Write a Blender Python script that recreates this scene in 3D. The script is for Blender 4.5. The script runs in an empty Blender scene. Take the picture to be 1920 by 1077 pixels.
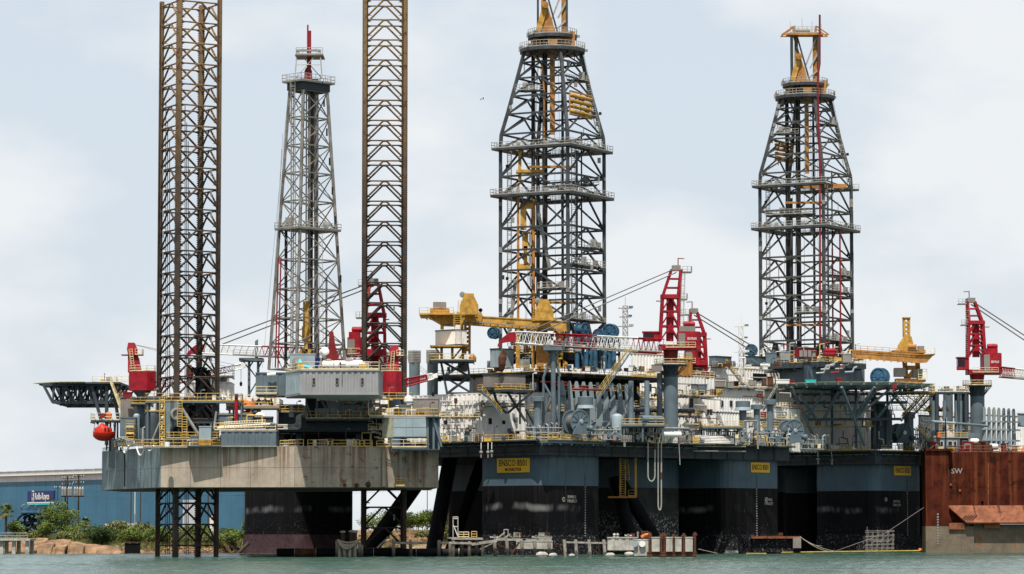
import bpy, math, random
from mathutils import Vector, Matrix, noise
random.seed(7)
sc = bpy.context.scene
COL = sc.collection
V = Vector
R = math.radians
# ------------------------------------------------------------------ camera
F, H, HOR = 6000.0, 5.3, 992.0          # focal length in photo pixels, eye height, horizon row
TH = math.atan((HOR - 538.5) / F)
cam = bpy.data.cameras.new('camera'); camo = bpy.data.objects.new('camera', cam); COL.objects.link(camo)
cam.sensor_width = 36; cam.lens = F / 1920 * 36
cam.clip_start = 1; cam.clip_end = 20000
camo.location = (0, 0, H); camo.rotation_euler = (math.pi / 2 + TH, 0, 0)
sc.camera = camo
sc.render.resolution_x, sc.render.resolution_y = 1024, 574
# ------------------------------------------------------------------ sky and sun
TO_SUN = V((-0.05, -0.42, 0.90)).normalized()
EL = math.asin(TO_SUN.z); AZ = math.atan2(TO_SUN.x, TO_SUN.y)
w = bpy.data.worlds.new('World'); sc.world = w; w.use_nodes = True
nt = w.node_tree; nt.nodes.clear()
def N(t, tree=None, **k):
    n = (tree or nt).nodes.new(t)
    for a, b in k.items(): setattr(n, a, b)
    return n
out = N('ShaderNodeOutputWorld'); bg = N('ShaderNodeBackground'); sky = N('ShaderNodeTexSky')
sky.sky_type = 'NISHITA'; sky.sun_disc = False; sky.sun_elevation = EL; sky.sun_rotation = AZ
sky.air_density = 1.0; sky.dust_density = 1.5; sky.ozone_density = 1.5
tc = N('ShaderNodeTexCoord'); mp = N('ShaderNodeMapping'); mp.inputs['Scale'].default_value = (1, 1, 2.0)
mp.inputs['Location'].default_value = (0.35, 0, 0.13)
n1 = N('ShaderNodeTexNoise'); n1.inputs['Scale'].default_value = 11; n1.inputs['Detail'].default_value = 6; n1.inputs['Roughness'].default_value = .5
n2 = N('ShaderNodeTexNoise'); n2.inputs['Scale'].default_value = 3.2; n2.inputs['Detail'].default_value = 3
ad = N('ShaderNodeMath', operation='MULTIPLY_ADD'); ad.inputs[1].default_value = .8
rp = N('ShaderNodeValToRGB'); rp.color_ramp.elements[0].position = .84; rp.color_ramp.elements[1].position = 1.32
rp.color_ramp.elements[0].color = (0, 0, 0, 1)
mx = N('ShaderNodeMix', data_type='RGBA'); mx.inputs['B'].default_value = (9.0, 9.35, 9.6, 1)
hz = N('ShaderNodeMix', data_type='RGBA'); hz.inputs['Factor'].default_value = .80; hz.inputs['B'].default_value = (8.05, 8.85, 9.7, 1)
L = nt.links.new
L(tc.outputs['Generated'], mp.inputs['Vector']); L(mp.outputs[0], n1.inputs['Vector']); L(mp.outputs[0], n2.inputs['Vector'])
L(n1.outputs[0], ad.inputs[0]); L(n2.outputs[0], ad.inputs[2]); L(ad.outputs[0], rp.inputs[0])
L(rp.outputs[0], mx.inputs['Factor']); L(sky.outputs[0], hz.inputs['A']); L(hz.outputs['Result'], mx.inputs['A']); L(mx.outputs['Result'], bg.inputs[0]); L(bg.outputs[0], out.inputs[0])
bg.inputs[1].default_value = 0.069
sl = bpy.data.lights.new('sun', 'SUN'); sl.energy = 5.0; sl.angle = R(.6); sl.color = (1, .935, .84)
so = bpy.data.objects.new('sun', sl); COL.objects.link(so); so.location = (0, 300, 400)
so.rotation_euler = TO_SUN.to_track_quat('Z', 'Y').to_euler()
sc.view_settings.view_transform = 'Standard'; sc.view_settings.look = 'None'
sc.view_settings.exposure = 0.45; sc.view_settings.gamma = 1
sc.render.engine = 'CYCLES'; sc.cycles.use_denoising = True
sc.cycles.max_bounces = 6; sc.cycles.diffuse_bounces = 3; sc.cycles.glossy_bounces = 3
# ------------------------------------------------------------------ pixel (of the 1920x1077 photo) + depth -> place
CT, ST = math.cos(TH), math.sin(TH)
def at(px, py, d):
    v = 538.5 - py; k = d / (F * CT - v * ST)
    return V(((px - 960) * k, d, H + (v * CT + F * ST) * k))
def zz(py, d): return at(960, py, d).z
def xx(px, d, py=800): return at(px, py, d).x
# ------------------------------------------------------------------ materials
MATS = {}
def mat(name, col, rough=.55, metal=0, var=.12, scale=.5, rust=0, rcol=(.16, .06, .025), rscale=.35, streak=0, scol=(.17, .08, .035), bump=0, top=None, speck=0, spcol=(.5, .5, .5), spscale=3, spz=None, detail=8, band=None, spec=.22, drip=None):
    """painted / weathered surface: colour variation, rust patches, vertical run marks, speckle; all in world space"""
    if name in MATS: return MATS[name]
    m = bpy.data.materials.new(name); m.use_nodes = True; t = m.node_tree; b = t.nodes['Principled BSDF']
    b.inputs['Roughness'].default_value = rough; b.inputs['Metallic'].default_value = metal; b.inputs['Specular IOR Level'].default_value = spec
    g = N('ShaderNodeNewGeometry', t); l = t.links.new
    def nz(sc_, vec=(1, 1, 1), det=detail, ro=.6):
        mp_ = N('ShaderNodeMapping', t); mp_.inputs['Scale'].default_value = vec; l(g.outputs['Position'], mp_.inputs[0])
        n = N('ShaderNodeTexNoise', t); n.inputs['Scale'].default_value = sc_; n.inputs['Detail'].default_value = det; n.inputs['Roughness'].default_value = ro
        l(mp_.outputs[0], n.inputs['Vector']); return n.outputs[0]
    def ramp(src, a, c, inv=False):
        r_ = N('ShaderNodeMapRange', t); r_.inputs['From Min'].default_value = a; r_.inputs['From Max'].default_value = c; l(src, r_.inputs[0]); return r_.outputs[0]
    def mixc(f, a, c):
        x = N('ShaderNodeMix', t, data_type='RGBA')
        if isinstance(f, (int, float)): x.inputs['Factor'].default_value = f
        else: l(f, x.inputs['Factor'])
        for s, q in (('A', a), ('B', c)):
            if isinstance(q, tuple): x.inputs[s].default_value = (*q, 1)
            else: l(q, x.inputs[s])
        return x.outputs['Result']
    lo = tuple(c * (1 - var * 1.6) for c in col); hi = tuple(min(1, c * (1 + var * 1.1)) for c in col)
    c = mixc(ramp(nz(scale), .3, .7), lo, hi)
    if top:                                        # (z0, z1, colour): another paint above / growth below
        sx = N('ShaderNodeSeparateXYZ', t); l(g.outputs['Position'], sx.inputs[0])
        ma = N('ShaderNodeMath', t, operation='MULTIPLY_ADD'); l(nz(.25), ma.inputs[0]); ma.inputs[1].default_value = (top[1] - top[0]) * .9; l(sx.outputs[2], ma.inputs[2])
        c = mixc(ramp(ma.outputs[0], top[0] + (top[1] - top[0]) * .45, top[1] + (top[1] - top[0]) * .45), c, top[2])
    if streak:
        s = ramp(nz(.9, (1, 1, .045)), .64 - .10 * streak, .82 - .1 * streak)
        s2 = ramp(nz(.10), .30, .52)
        mu = N('ShaderNodeMath', t, operation='MULTIPLY'); l(s, mu.inputs[0]); l(s2, mu.inputs[1])
        c = mixc(mu.outputs[0], c, scol)
    if rust: c = mixc(ramp(nz(rscale, det=10, ro=.68), .66 - .24 * rust, .72 - .2 * rust), c, rcol)
    if drip:                                       # rust runs that start at an edge: (edge height, reach, colour)
        sx = N('ShaderNodeSeparateXYZ', t); l(g.outputs['Position'], sx.inputs[0])
        ma = N('ShaderNodeMath', t, operation='MULTIPLY_ADD'); l(nz(.8, (1, 1, .004), 3), ma.inputs[0]); ma.inputs[1].default_value = drip[1] * 2.4; l(sx.outputs[2], ma.inputs[2])
        f1 = ramp(ma.outputs[0], drip[0] + drip[1] * .25, drip[0] + drip[1] * 1.5); f2 = ramp(nz(1.7, (1, 1, .012), 4), .47, .60)
        mu = N('ShaderNodeMath', t, operation='MULTIPLY'); l(f1, mu.inputs[0]); l(f2, mu.inputs[1]); c = mixc(mu.outputs[0], c, drip[2])
    if speck:
        vo = N('ShaderNodeTexNoise', t); vo.inputs['Scale'].default_value = spscale; vo.inputs['Detail'].default_value = 3; l(g.outputs['Position'], vo.inputs['Vector'])
        f = ramp(vo.outputs[0], .68 - .2 * speck, .74 - .2 * speck)
        if spz:
            sx = N('ShaderNodeSeparateXYZ', t); l(g.outputs['Position'], sx.inputs[0])
            ma = N('ShaderNodeMath', t, operation='MULTIPLY_ADD'); l(nz(.2), ma.inputs[0]); ma.inputs[1].default_value = 3; l(sx.outputs[2], ma.inputs[2])
            r_ = ramp(ma.outputs[0], spz + 2.5, spz - .5)
            mu = N('ShaderNodeMath', t, operation='MULTIPLY'); l(f, mu.inputs[0]); l(r_, mu.inputs[1]); f = mu.outputs[0]
        c = mixc(f, c, spcol)
    if band:                                       # chalky scuff line: (height, half width, colour)
        sx = N('ShaderNodeSeparateXYZ', t); l(g.outputs['Position'], sx.inputs[0])
        ma = N('ShaderNodeMath', t, operation='MULTIPLY_ADD'); l(nz(.10, (1, 1, .3), 3), ma.inputs[0]); ma.inputs[1].default_value = 3.4; l(sx.outputs[2], ma.inputs[2])
        sb = N('ShaderNodeMath', t, operation='SUBTRACT'); l(ma.outputs[0], sb.inputs[0]); sb.inputs[1].default_value = band[0] + 1.7
        ab = N('ShaderNodeMath', t, operation='ABSOLUTE'); l(sb.outputs[0], ab.inputs[0])
        r_ = ramp(ab.outputs[0], band[1], band[1] * .25); r2 = ramp(nz(.22, (1, 1, .25), 5), .46, .66)
        mu = N('ShaderNodeMath', t, operation='MULTIPLY'); l(r_, mu.inputs[0]); l(r2, mu.inputs[1]); c = mixc(mu.outputs[0], c, band[2])
    l(c, b.inputs['Base Color'])
    if bump:
        bp = N('ShaderNodeBump', t); bp.inputs['Strength'].default_value = bump; bp.inputs['Distance'].default_value = .15; l(nz(1.2), bp.inputs['Height']); l(bp.outputs[0], b.inputs['Normal'])
    MATS[name] = m; return m
M = {}
M['legsteel'] = mat('leg_steel', (.040, .033, .028), .8, 0, .35, .5, rust=.55, rcol=(.085, .034, .017), rscale=.8, top=(62, 100, (.175, .112, .055)))
M['legrack'] = mat('leg_rack', (.028, .023, .020), .7, .1, .3, .5, rust=.4, rcol=(.06, .026, .013), top=(66, 100, (.085, .05, .028)))
M['derrick'] = mat('derrick_grey_steel', (.046, .052, .057), .6, .05, .35, .6, rust=.25, rcol=(.07, .047, .033), rscale=.7)
M['derrick2'] = mat('derrick_dull_steel', (.066, .066, .060), .6, .05, .35, .6, rust=.3, rcol=(.09, .065, .04))
M['jderrick'] = mat('galvanised_derrick', (.175, .165, .15), .55, .05, .35, .6, rust=.36, rcol=(.105, .07, .046), rscale=.7)
M['galv'] = mat('galvanised', (.25, .25, .235), .45, .2, .2, 1)
M['blue_grey'] = mat('blue_grey_paint', (.100, .135, .158), .5, 0, .14, .3, rust=.1, rcol=(.11, .08, .06), rscale=.6, streak=.35, scol=(.065, .07, .07))
M['postgrey'] = mat('post_grey_paint', (.185, .225, .245), .55, 0, .12, .4, streak=.3, scol=(.12, .13, .13))
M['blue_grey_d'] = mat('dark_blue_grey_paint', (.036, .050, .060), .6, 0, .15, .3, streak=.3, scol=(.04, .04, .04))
M['blue_grey_l'] = mat('pale_blue_grey_paint', (.25, .31, .34), .5, 0, .12, .3, streak=.3, scol=(.14, .13, .12))
M['dark'] = mat('dark_steel', (.011, .012, .014), .7, 0, .3, .5, spec=.1)
M['soot'] = mat('soot_black', (.006, .006, .007), .8, 0, .3, 1, spec=.1)
M['hull'] = mat('hull_tan_grey', (.335, .285, .228), .65, 0, .16, .3, rust=.06, rcol=(.15, .08, .045), rscale=.9, streak=.7, scol=(.21, .145, .095), bump=.35, drip=(20.7, 7, (.12, .050, .020)))
M['hull_rusty'] = mat('hull_rust_stained', (.285, .242, .195), .65, 0, .2, .3, rust=.36, rcol=(.13, .05, .024), rscale=.75, streak=1.0, scol=(.17, .10, .055), bump=.35, drip=(20.7, 9, (.105, .040, .016)))
M['hull_blue'] = mat('hull_blue_grey', (.15, .20, .22), .6, 0, .24, .25, streak=1.0, scol=(.085, .11, .12), bump=.3, drip=(20.7, 4, (.075, .08, .075)))
M['hull_under'] = mat('hull_underside', (.16, .13, .10), .7, 0, .2, .4, rust=.4)
M['rail'] = mat('rail_yellow', (.52, .34, .075), .5, 0, .25, 1.2, rust=.3, rcol=(.22, .12, .05))
M['rail_g'] = mat('rail_grey', (.31, .30, .27), .5, .1, .15, 1)
M['rail_p'] = mat('rail_cream', (.62, .52, .31), .55, 0, .2, 1.2)
M['yellow'] = mat('machine_yellow', (.43, .24, .045), .6, 0, .3, .9, rust=.2, rcol=(.16, .08, .03), rscale=1.0, streak=.7, scol=(.24, .125, .035))
M['orange'] = mat('derrick_orange', (.36, .165, .042), .6, 0, .25, .8, rust=.32, rcol=(.17, .07, .028), rscale=.9)
M['red'] = mat('crane_red', (.275, .008, .018), .55, 0, .28, .9, streak=.6, scol=(.13, .008, .012), rust=.12, rcol=(.10, .02, .016), rscale=1.2)
M['red2'] = mat('dull_red', (.18, .012, .014), .55, 0, .2, .5, rust=.2)
M['white'] = mat('white_paint', (.80, .78, .74), .5, 0, .07, .3, rust=.12, rcol=(.36, .25, .16), rscale=.9, streak=.12, scol=(.46, .40, .33))
M['white_c'] = mat('clean_white', (.66, .65, .62), .4, 0, .06, .6)
M['offwhite'] = mat('greyish_white', (.66, .645, .61), .5, 0, .10, .3, rust=.12, rcol=(.28, .2, .13), rscale=.9, streak=.15, scol=(.38, .34, .28))
M['cab'] = mat('grey_corrugated', (.255, .255, .262), .55, .05, .1, .3, rust=.08, rcol=(.2, .12, .08), streak=.4, scol=(.22, .21, .20))
M['box_taupe'] = mat('taupe_box', (.20, .18, .165), .55, 0, .1, .4, streak=.3, scol=(.11, .1, .09))
M['blue'] = mat('machine_blue', (.035, .095, .16), .55, 0, .3, .8)
M['glass'] = mat('dark_glass', (.012, .014, .018), .08, 0, .1, 1)
M['orange_boat'] = mat('lifeboat_orange', (.40, .022, .008), .45, 0, .12, .8)
M['tarp'] = mat('orange_tarp', (.62, .16, .04), .7, 0, .2, 2)
M['black'] = mat('black_hull_coating', (.0045, .0046, .006), .6, 0, .3, .25, spec=.08, streak=1.0, scol=(.017, .013, .011), speck=.26, spcol=(.065, .064, .06), spscale=2.9, spz=7, drip=(14.1, 5, (.014, .011, .010)), bump=.3, band=(9.6, .9, (.13, .13, .13)))
M['black2'] = mat('black_brace_coating', (.0035, .0035, .0045), .6, 0, .3, .3, spec=.06)
M['antifoul'] = mat('worn_antifouling', (.052, .030, .034), .8, 0, .25, .5, spec=.1, speck=.4, spcol=(.016, .014, .014), spscale=2.2)
M['barn'] = mat('barnacled_coating', (.009, .009, .012), .8, 0, .3, .4, spec=.1, speck=.45, spcol=(.11, .11, .10), spscale=2.6)
M['barn_lit'] = mat('sunlit_barnacles', (.03, .03, .03), .85, 0, .3, .4, speck=.7, spcol=(.26, .26, .24), spscale=2.2, spz=8.5)  # barnacles paled to stand in for sunlight reaching the inner column
M['signy'] = mat('sign_yellow', (.62, .35, .02), .45, 0, .06, .6)
M['ink'] = mat('sign_ink', (.012, .011, .010), .5)
M['markw'] = mat('mark_white', (.24, .235, .22), .7)
M['drydock'] = mat('drydock_rust', (.060, .0125, .0066), .85, 0, .4, .35, spec=.08, rust=.42, rcol=(.024, .0075, .005), rscale=.4, streak=1.4, scol=(.120, .034, .013))
M['drydock_l'] = mat('drydock_light_rust', (.19, .068, .034), .8, 0, .3, .5, rust=.45, rcol=(.075, .026, .015), rscale=.9)
M['drydock_c'] = mat('drydock_base', (.15, .12, .085), .8, 0, .25, .35, rust=.35, rcol=(.2, .075, .03), streak=.9, scol=(.13, .06, .03), speck=.35, spcol=(.09, .08, .07))
M['wood'] = mat('weathered_timber', (.27, .25, .215), .85, 0, .35, 1.2, speck=.3, spcol=(.06, .055, .05), spscale=2)
M['wood_d'] = mat('wet_timber', (.045, .038, .032), .8, 0, .4, 1.2, top=(.5, 2.6, (.22, .19, .16)))
M['conc'] = mat('weathered_concrete', (.36, .345, .31), .85, 0, .25, .7, rust=.2, rcol=(.2, .11, .06), streak=.5, scol=(.2, .17, .14), bump=.3)
M['rust'] = mat('rust_iron', (.085, .034, .018), .85, 0, .35, .8, rust=.4, rcol=(.05, .024, .016))
M['slab'] = mat('rust_stained_slab', (.225, .138, .078), .9, 0, .4, .35, rust=.5, rcol=(.095, .058, .036), rscale=.5, bump=.5)
M['bwall'] = mat('blue_cladding', (.036, .125, .205), .5, 0, .1, .12, streak=.4, scol=(.03, .10, .165))
M['bband'] = mat('pale_cladding', (.42, .45, .49), .5, 0, .06, .1)
M['roof'] = mat('metal_roof', (.20, .20, .197), .65, .05, .1, .2)
M['navy'] = mat('sign_navy', (.008, .020, .105), .4, 0, .03)
M['teal'] = mat('sign_teal', (.015, .42, .40), .4, 0, .03)
M['pole'] = mat('pole_timber', (.050, .036, .026), .85, 0, .25, 1)
M['earth'] = mat('bank_earth', (.19, .135, .08), .95, 0, .35, .35, rust=.5, rcol=(.17, .095, .055), rscale=.8, speck=.35, spcol=(.38, .33, .27), spscale=.9, bump=.6)
M['leaf'] = mat('leaf_green', (.115, .160, .028), .6, 0, .45, .5)
M['leaf_d'] = mat('leaf_dark', (.032, .062, .013), .55, 0, .45, .5)
M['leaf_o'] = mat('leaf_olive', (.135, .150, .048), .65, 0, .4, .5)
M['leaf_y'] = mat('grass_dry', (.21, .185, .070), .7, 0, .4, .5)
M['bark'] = mat('bark', (.14, .10, .07), .9, 0, .3, 2)
M['rope'] = mat('rope', (.30, .265, .20), .8, 0, .15, 2)
M['cable'] = mat('wire_cable', (.16, .16, .15), .5, .3, .1, 2)
M['wire'] = mat('black_wire', (.03, .03, .03), .6)
M['floaty'] = mat('boom_yellow', (.36, .27, .06), .6, 0, .2, 1)
M['purple'] = mat('riser_dark', (.022, .018, .018), .5, 0, .3, .4)
# ------------------------------------------------------------------ geometry helpers
ORG = {}
def org(o): return ORG.get(o.name, V((0, 0, 0))) if o else V((0, 0, 0))
def tag(o, label, cat, group=None, kind=None):
    if label: o['label'] = label
    if cat: o['category'] = cat
    if group: o['group'] = group
    if kind: o['kind'] = kind
    return o
def thing(name, label, cat, loc, group=None):
    o = bpy.data.objects.new(name, None); COL.objects.link(o); o.location = loc; o.empty_display_size = .5
    ORG[o.name] = V(loc); return tag(o, label, cat, group)
class MB:
    def __init__(s): s.v = []; s.f = []
    def add(s, vs, fs):
        n = len(s.v); s.v += [V(q) for q in vs]; s.f += [tuple(n + i for i in f) for f in fs]; return s
    def obox(s, c, ex, ey, ez):
        c, ex, ey, ez = V(c), V(ex), V(ey), V(ez)
        vs = [c + ex * a + ey * b + ez * d for a in (-1, 1) for b in (-1, 1) for d in (-1, 1)]
        return s.add(vs, [(0, 1, 3, 2), (4, 6, 7, 5), (0, 4, 5, 1), (2, 3, 7, 6), (0, 2, 6, 4), (1, 5, 7, 3)])
    def box(s, a, b):
        a, b = V(a), V(b); c = (a + b) / 2; h = (b - a) / 2
        return s.obox(c, (h.x, 0, 0), (0, h.y, 0), (0, 0, h.z))
    def beam(s, p, q, w, h=None):
        p, q = V(p), V(q); d = (q - p); l = d.length
        if l < 1e-4: return s
        d /= l; a = d.cross(V((0, 0, 1)))
        a = V((1, 0, 0)) if a.length < .05 else a.normalized()
        b = a.cross(d); return s.obox((p + q) / 2, d * l / 2, a * w / 2, b * (h or w) / 2)
    def tube(s, p, q, r, n=6, r2=None):
        p, q = V(p), V(q); r2 = r if r2 is None else r2; d = (q - p)
        if d.length < 1e-4: return s
        d.normalize(); a = d.cross(V((0, 0, 1))); a = V((1, 0, 0)) if a.length < .05 else a.normalized(); b = d.cross(a)
        k = [(math.cos(2 * math.pi * i / n), math.sin(2 * math.pi * i / n)) for i in range(n)]
        vs = [p + (a * c + b * e) * r for c, e in k] + [q + (a * c + b * e) * r2 for c, e in k]
        fs = [(i, (i + 1) % n, n + (i + 1) % n, n + i) for i in range(n)] + [tuple(range(n))[::-1], tuple(range(n, 2 * n))]
        return s.add(vs, fs)
    def path(s, pts, r, n=6):
        for a, b in zip(pts, pts[1:]): s.tube(a, b, r, n)
        return s
    def prism(s, poly, z0, z1):
        n = len(poly); vs = [V((p[0], p[1], z0)) for p in poly] + [V((p[0], p[1], z1)) for p in poly]
        return s.add(vs, [(i, (i + 1) % n, n + (i + 1) % n, n + i) for i in range(n)] + [tuple(range(n))[::-1], tuple(range(n, 2 * n))])
    def loft(s, rings, cap=True):
        n = len(rings[0]); vs = [q for r in rings for q in r]; fs = []
        for k in range(len(rings) - 1):
            fs += [(k * n + i, k * n + (i + 1) % n, (k + 1) * n + (i + 1) % n, (k + 1) * n + i) for i in range(n)]
        if cap: fs += [tuple(range(n))[::-1], tuple(range((len(rings) - 1) * n, len(rings) * n))]
        return s.add(vs, fs)
    def lathe(s, c, prof, n=16, ax=(0, 0, 1)):
        c = V(c); ax = V(ax).normalized(); a = ax.cross(V((0, 0, 1))); a = V((1, 0, 0)) if a.length < .05 else a.normalized(); b = ax.cross(a)
        return s.loft([[c + ax * z + (a * math.cos(2 * math.pi * i / n) + b * math.sin(2 * math.pi * i / n)) * max(r, .001) for i in range(n)] for r, z in prof])
    def build(s, name, m, par=None, smooth=False, o0=None, bevel=0):
        og = org(par) if par else (V(o0) if o0 is not None else V((0, 0, 0)))
        me = bpy.data.meshes.new(name); me.from_pydata([q - og for q in s.v], [], s.f); me.materials.append(M[m] if isinstance(m, str) else m)
        if smooth: me.shade_smooth(); me.set_sharp_from_angle(angle=R(38))
        me.update()
        o = bpy.data.objects.new(name, me); COL.objects.link(o)
        if par: o.parent = par
        else: o.location = og
        ORG[o.name] = og
        if bevel:
            bm_ = o.modifiers.new('bevel', 'BEVEL'); bm_.width = bevel; bm_.segments = 2; bm_.limit_method = 'ANGLE'
        return o
UNIT = {}
TRI = {}
def gusset(p, ex, ez, th, m, par, name='gusset_plate'):
    """small triangular plate: corner p, legs ex and ez, thickness vector th"""
    if m not in TRI:
        me = bpy.data.meshes.new('gusset'); me.from_pydata([(0, 0, -.5), (1, 0, -.5), (.28, .28, -.5), (0, 1, -.5), (0, 0, .5), (1, 0, .5), (.28, .28, .5), (0, 1, .5)], [], [(3, 2, 1, 0), (4, 5, 6, 7), (0, 1, 5, 4), (1, 2, 6, 5), (2, 3, 7, 6), (3, 0, 4, 7)]); me.materials.append(M[m]); TRI[m] = me
    o = bpy.data.objects.new(name, TRI[m]); COL.objects.link(o); o.parent = par; a = V(p) - org(par)
    o.matrix_local = Matrix(((ex.x, ez.x, th.x, a.x), (ex.y, ez.y, th.y, a.y), (ex.z, ez.z, th.z, a.z), (0, 0, 0, 1))); return o
def unit(shape, m):
    k = (shape, m)
    if k not in UNIT:
        b = MB()
        if shape == 'box': b.box((-1, -1, -.5), (1, 1, .5))
        else: b.tube((0, 0, -.5), (0, 0, .5), 1, shape)
        me = bpy.data.meshes.new('bar'); me.from_pydata(b.v, [], b.f); me.materials.append(M[m]); UNIT[k] = me
    return UNIT[k]
def bar(name, p, q, r, m, par, shape=6, r2=None):
    """one straight member: shares a unit mesh, its own object"""
    p, q = V(p), V(q); d = q - p; l = d.length
    if l < 1e-4: return None
    o = bpy.data.objects.new(name, unit(shape, m)); COL.objects.link(o); o.parent = par
    d /= l
    if abs(d.z) > .999: x = V((1, 0, 0))
    else: x = d.cross(V((0, 0, 1))).normalized()
    y = d.cross(x); rot = Matrix((x, y, d)).transposed().to_4x4()
    o.matrix_local = Matrix.Translation((p + q) / 2 - org(par)) @ rot @ Matrix.Diagonal((r, r2 or r, l, 1))
    return o
def boxpart(name, a, b, m, par, bevel=0): return MB().box(a, b).build(name, m, par, bevel=bevel)
def rail(pts, par=None, m='rail', h=1.1, step=1.6, r=.045, name='guardrail', mid=2, jag=0):
    b = MB(); pts = [V(p) for p in pts]; up = V((0, 0, 1))
    for p, q in zip(pts, pts[1:]):
        n = max(1, round((q - p).length / step))
        for i in range(n + 1):
            c = p.lerp(q, i / n); b.tube(c, c + up * h, r, 4)
        for k in range(1, mid + 1): b.tube(p + up * h * k / mid, q + up * h * k / mid, r, 4)
        b.beam(p + up * .1, q + up * .1, .03, .18)
    return b.build(name, m, par)
def ladder(p, q, par=None, m='rail_g', wd=(.5, 0, 0), r=.04, name='ladder', cage=False):
    p, q, wd = V(p), V(q), V(wd); b = MB(); b.tube(p - wd / 2, q - wd / 2, r, 4); b.tube(p + wd / 2, q + wd / 2, r, 4)
    n = max(2, int((q - p).length / .45))
    for i in range(n + 1):
        c = p.lerp(q, i / n); b.tube(c - wd / 2, c + wd / 2, r * .7, 4)
    if cage:
        k = int((q - p).length / 1.3); o = V((0, -.7, 0))
        for i in range(2, k):
            c = p.lerp(q, i / k); b.path([c - wd * .7, c - wd * .7 + o, c + wd * .7 + o, c + wd * .7], r * .7, 4)
        for s_ in (-.7, .7): b.tube(p.lerp(q, .15) + wd * s_ + o, q + wd * s_ + o, r * .7, 4)
    return b.build(name, m, par)
def stair(p, q, par=None, wd=(0, .9, 0), m='rail', ms='blue_grey', name='stair'):
    p, q, wd = V(p), V(q), V(wd); b = MB(); n = max(3, int(abs(q.z - p.z) / .28))
    for s_ in (0, 1): b.beam(p + wd * s_, q + wd * s_, .08, .3)
    for i in range(1, n):
        c = p.lerp(q, i / n); b.beam(c, c + wd, .28, .05)
    o = b.build(name, ms, par); r_ = MB(); up = V((0, 0, 1))
    for s_ in (0, 1):
        for hh in (.55, 1.1): r_.tube(p + wd * s_ + up * hh, q + wd * s_ + up * hh, .05, 4)
        for i in range(0, n + 1, 4):
            c = p.lerp(q, i / n) + wd * s_; r_.tube(c, c + up * 1.1, .045, 4)
    rr = r_.build('handrail', m, par)
    return o
def corr(p, q, z0, z1, amp=.09, pitch=.6, out=None, b=None):
    """corrugated wall sheet from p to q (plan points), ribs standing proud"""
    p, q = V((p[0], p[1], 0)), V((q[0], q[1], 0)); d = (q - p); l = d.length; d /= l
    nn = V((d.y, -d.x, 0)); b = b or MB(); n = max(1, int(l / pitch)); st = l / n; pts = []
    for i in range(n):
        for f_, a in ((0, 0), (.38, 0), (.5, amp), (.88, amp)): pts.append(p + d * st * (i + f_) + nn * a)
    pts.append(q); k = len(pts); zs = V((0, 0, 1))
    b.add([x + zs * z0 for x in pts] + [x + zs * z1 for x in pts], [(i, i + 1, k + i + 1, k + i) for i in range(k - 1)])
    return b
def text(body, pos, ex, size, m, par, name='lettering', width=None, font_sx=1.0, lift=.03):
    cu = bpy.data.curves.new(name, 'FONT'); cu.body = body; cu.size = size; cu.align_x = 'CENTER'; cu.align_y = 'CENTER'; cu.extrude = .012; cu.resolution_u = 2; cu.offset = size * .012
    t = bpy.data.objects.new(name, cu); COL.objects.link(t)
    dg = bpy.context.evaluated_depsgraph_get(); me = bpy.data.meshes.new_from_object(t.evaluated_get(dg))
    bpy.data.objects.remove(t); bpy.data.curves.remove(cu)
    xs = [v.co.x for v in me.vertices]; sx = (width / (max(xs) - min(xs))) if width else font_sx
    ex = V(ex).normalized(); ez = V((0, 0, 1)); nn = ex.cross(ez)     # towards the reader
    og = org(par)
    for v in me.vertices: v.co = V(pos) + ex * v.co.x * sx + ez * v.co.y + nn * (v.co.z + lift) - og
    me.materials.clear(); me.materials.append(M[m])
    o = bpy.data.objects.new(name, me); COL.objects.link(o); o.parent = par; ORG[o.name] = og
    return o
def tower(par, levels, pat, rl, rh, rb, m, shape='box', skip=(), leg_name='tower_leg', mh=None):
    """four-legged lattice; levels = [(z, [4 plan corners])]; pat per bay: V, X, D"""
    mh = mh or m
    for k in range(len(levels)):
        z, c = levels[k]; P = [V((a[0], a[1], z)) for a in c]
        if k + 1 < len(levels):
            z2, c2 = levels[k + 1]; Q = [V((a[0], a[1], z2)) for a in c2]
            for i in range(4):
                bar(leg_name, P[i], Q[i], rl, m, par, shape)
                j = (i + 1) % 4; p_ = pat[k] if isinstance(pat, (list, tuple)) else pat
                if p_ == 'V':
                    mid = (Q[i] + Q[j]) / 2
                    bar('diagonal_brace', P[i], mid, rb, mh, par, shape); bar('diagonal_brace', P[j], mid, rb, mh, par, shape)
                elif p_ == 'X':
                    bar('diagonal_brace', P[i], Q[j], rb, mh, par, shape); bar('diagonal_brace', P[j], Q[i], rb, mh, par, shape)
                elif p_ == 'A':
                    mid = (P[i] + P[j]) / 2
                    bar('diagonal_brace', Q[i], mid, rb, mh, par, shape); bar('diagonal_brace', Q[j], mid, rb, mh, par, shape)
        if k not in skip:
            for i in range(4): bar('horizontal_beam', P[i], P[(i + 1) % 4], rh, mh, par, shape)
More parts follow.
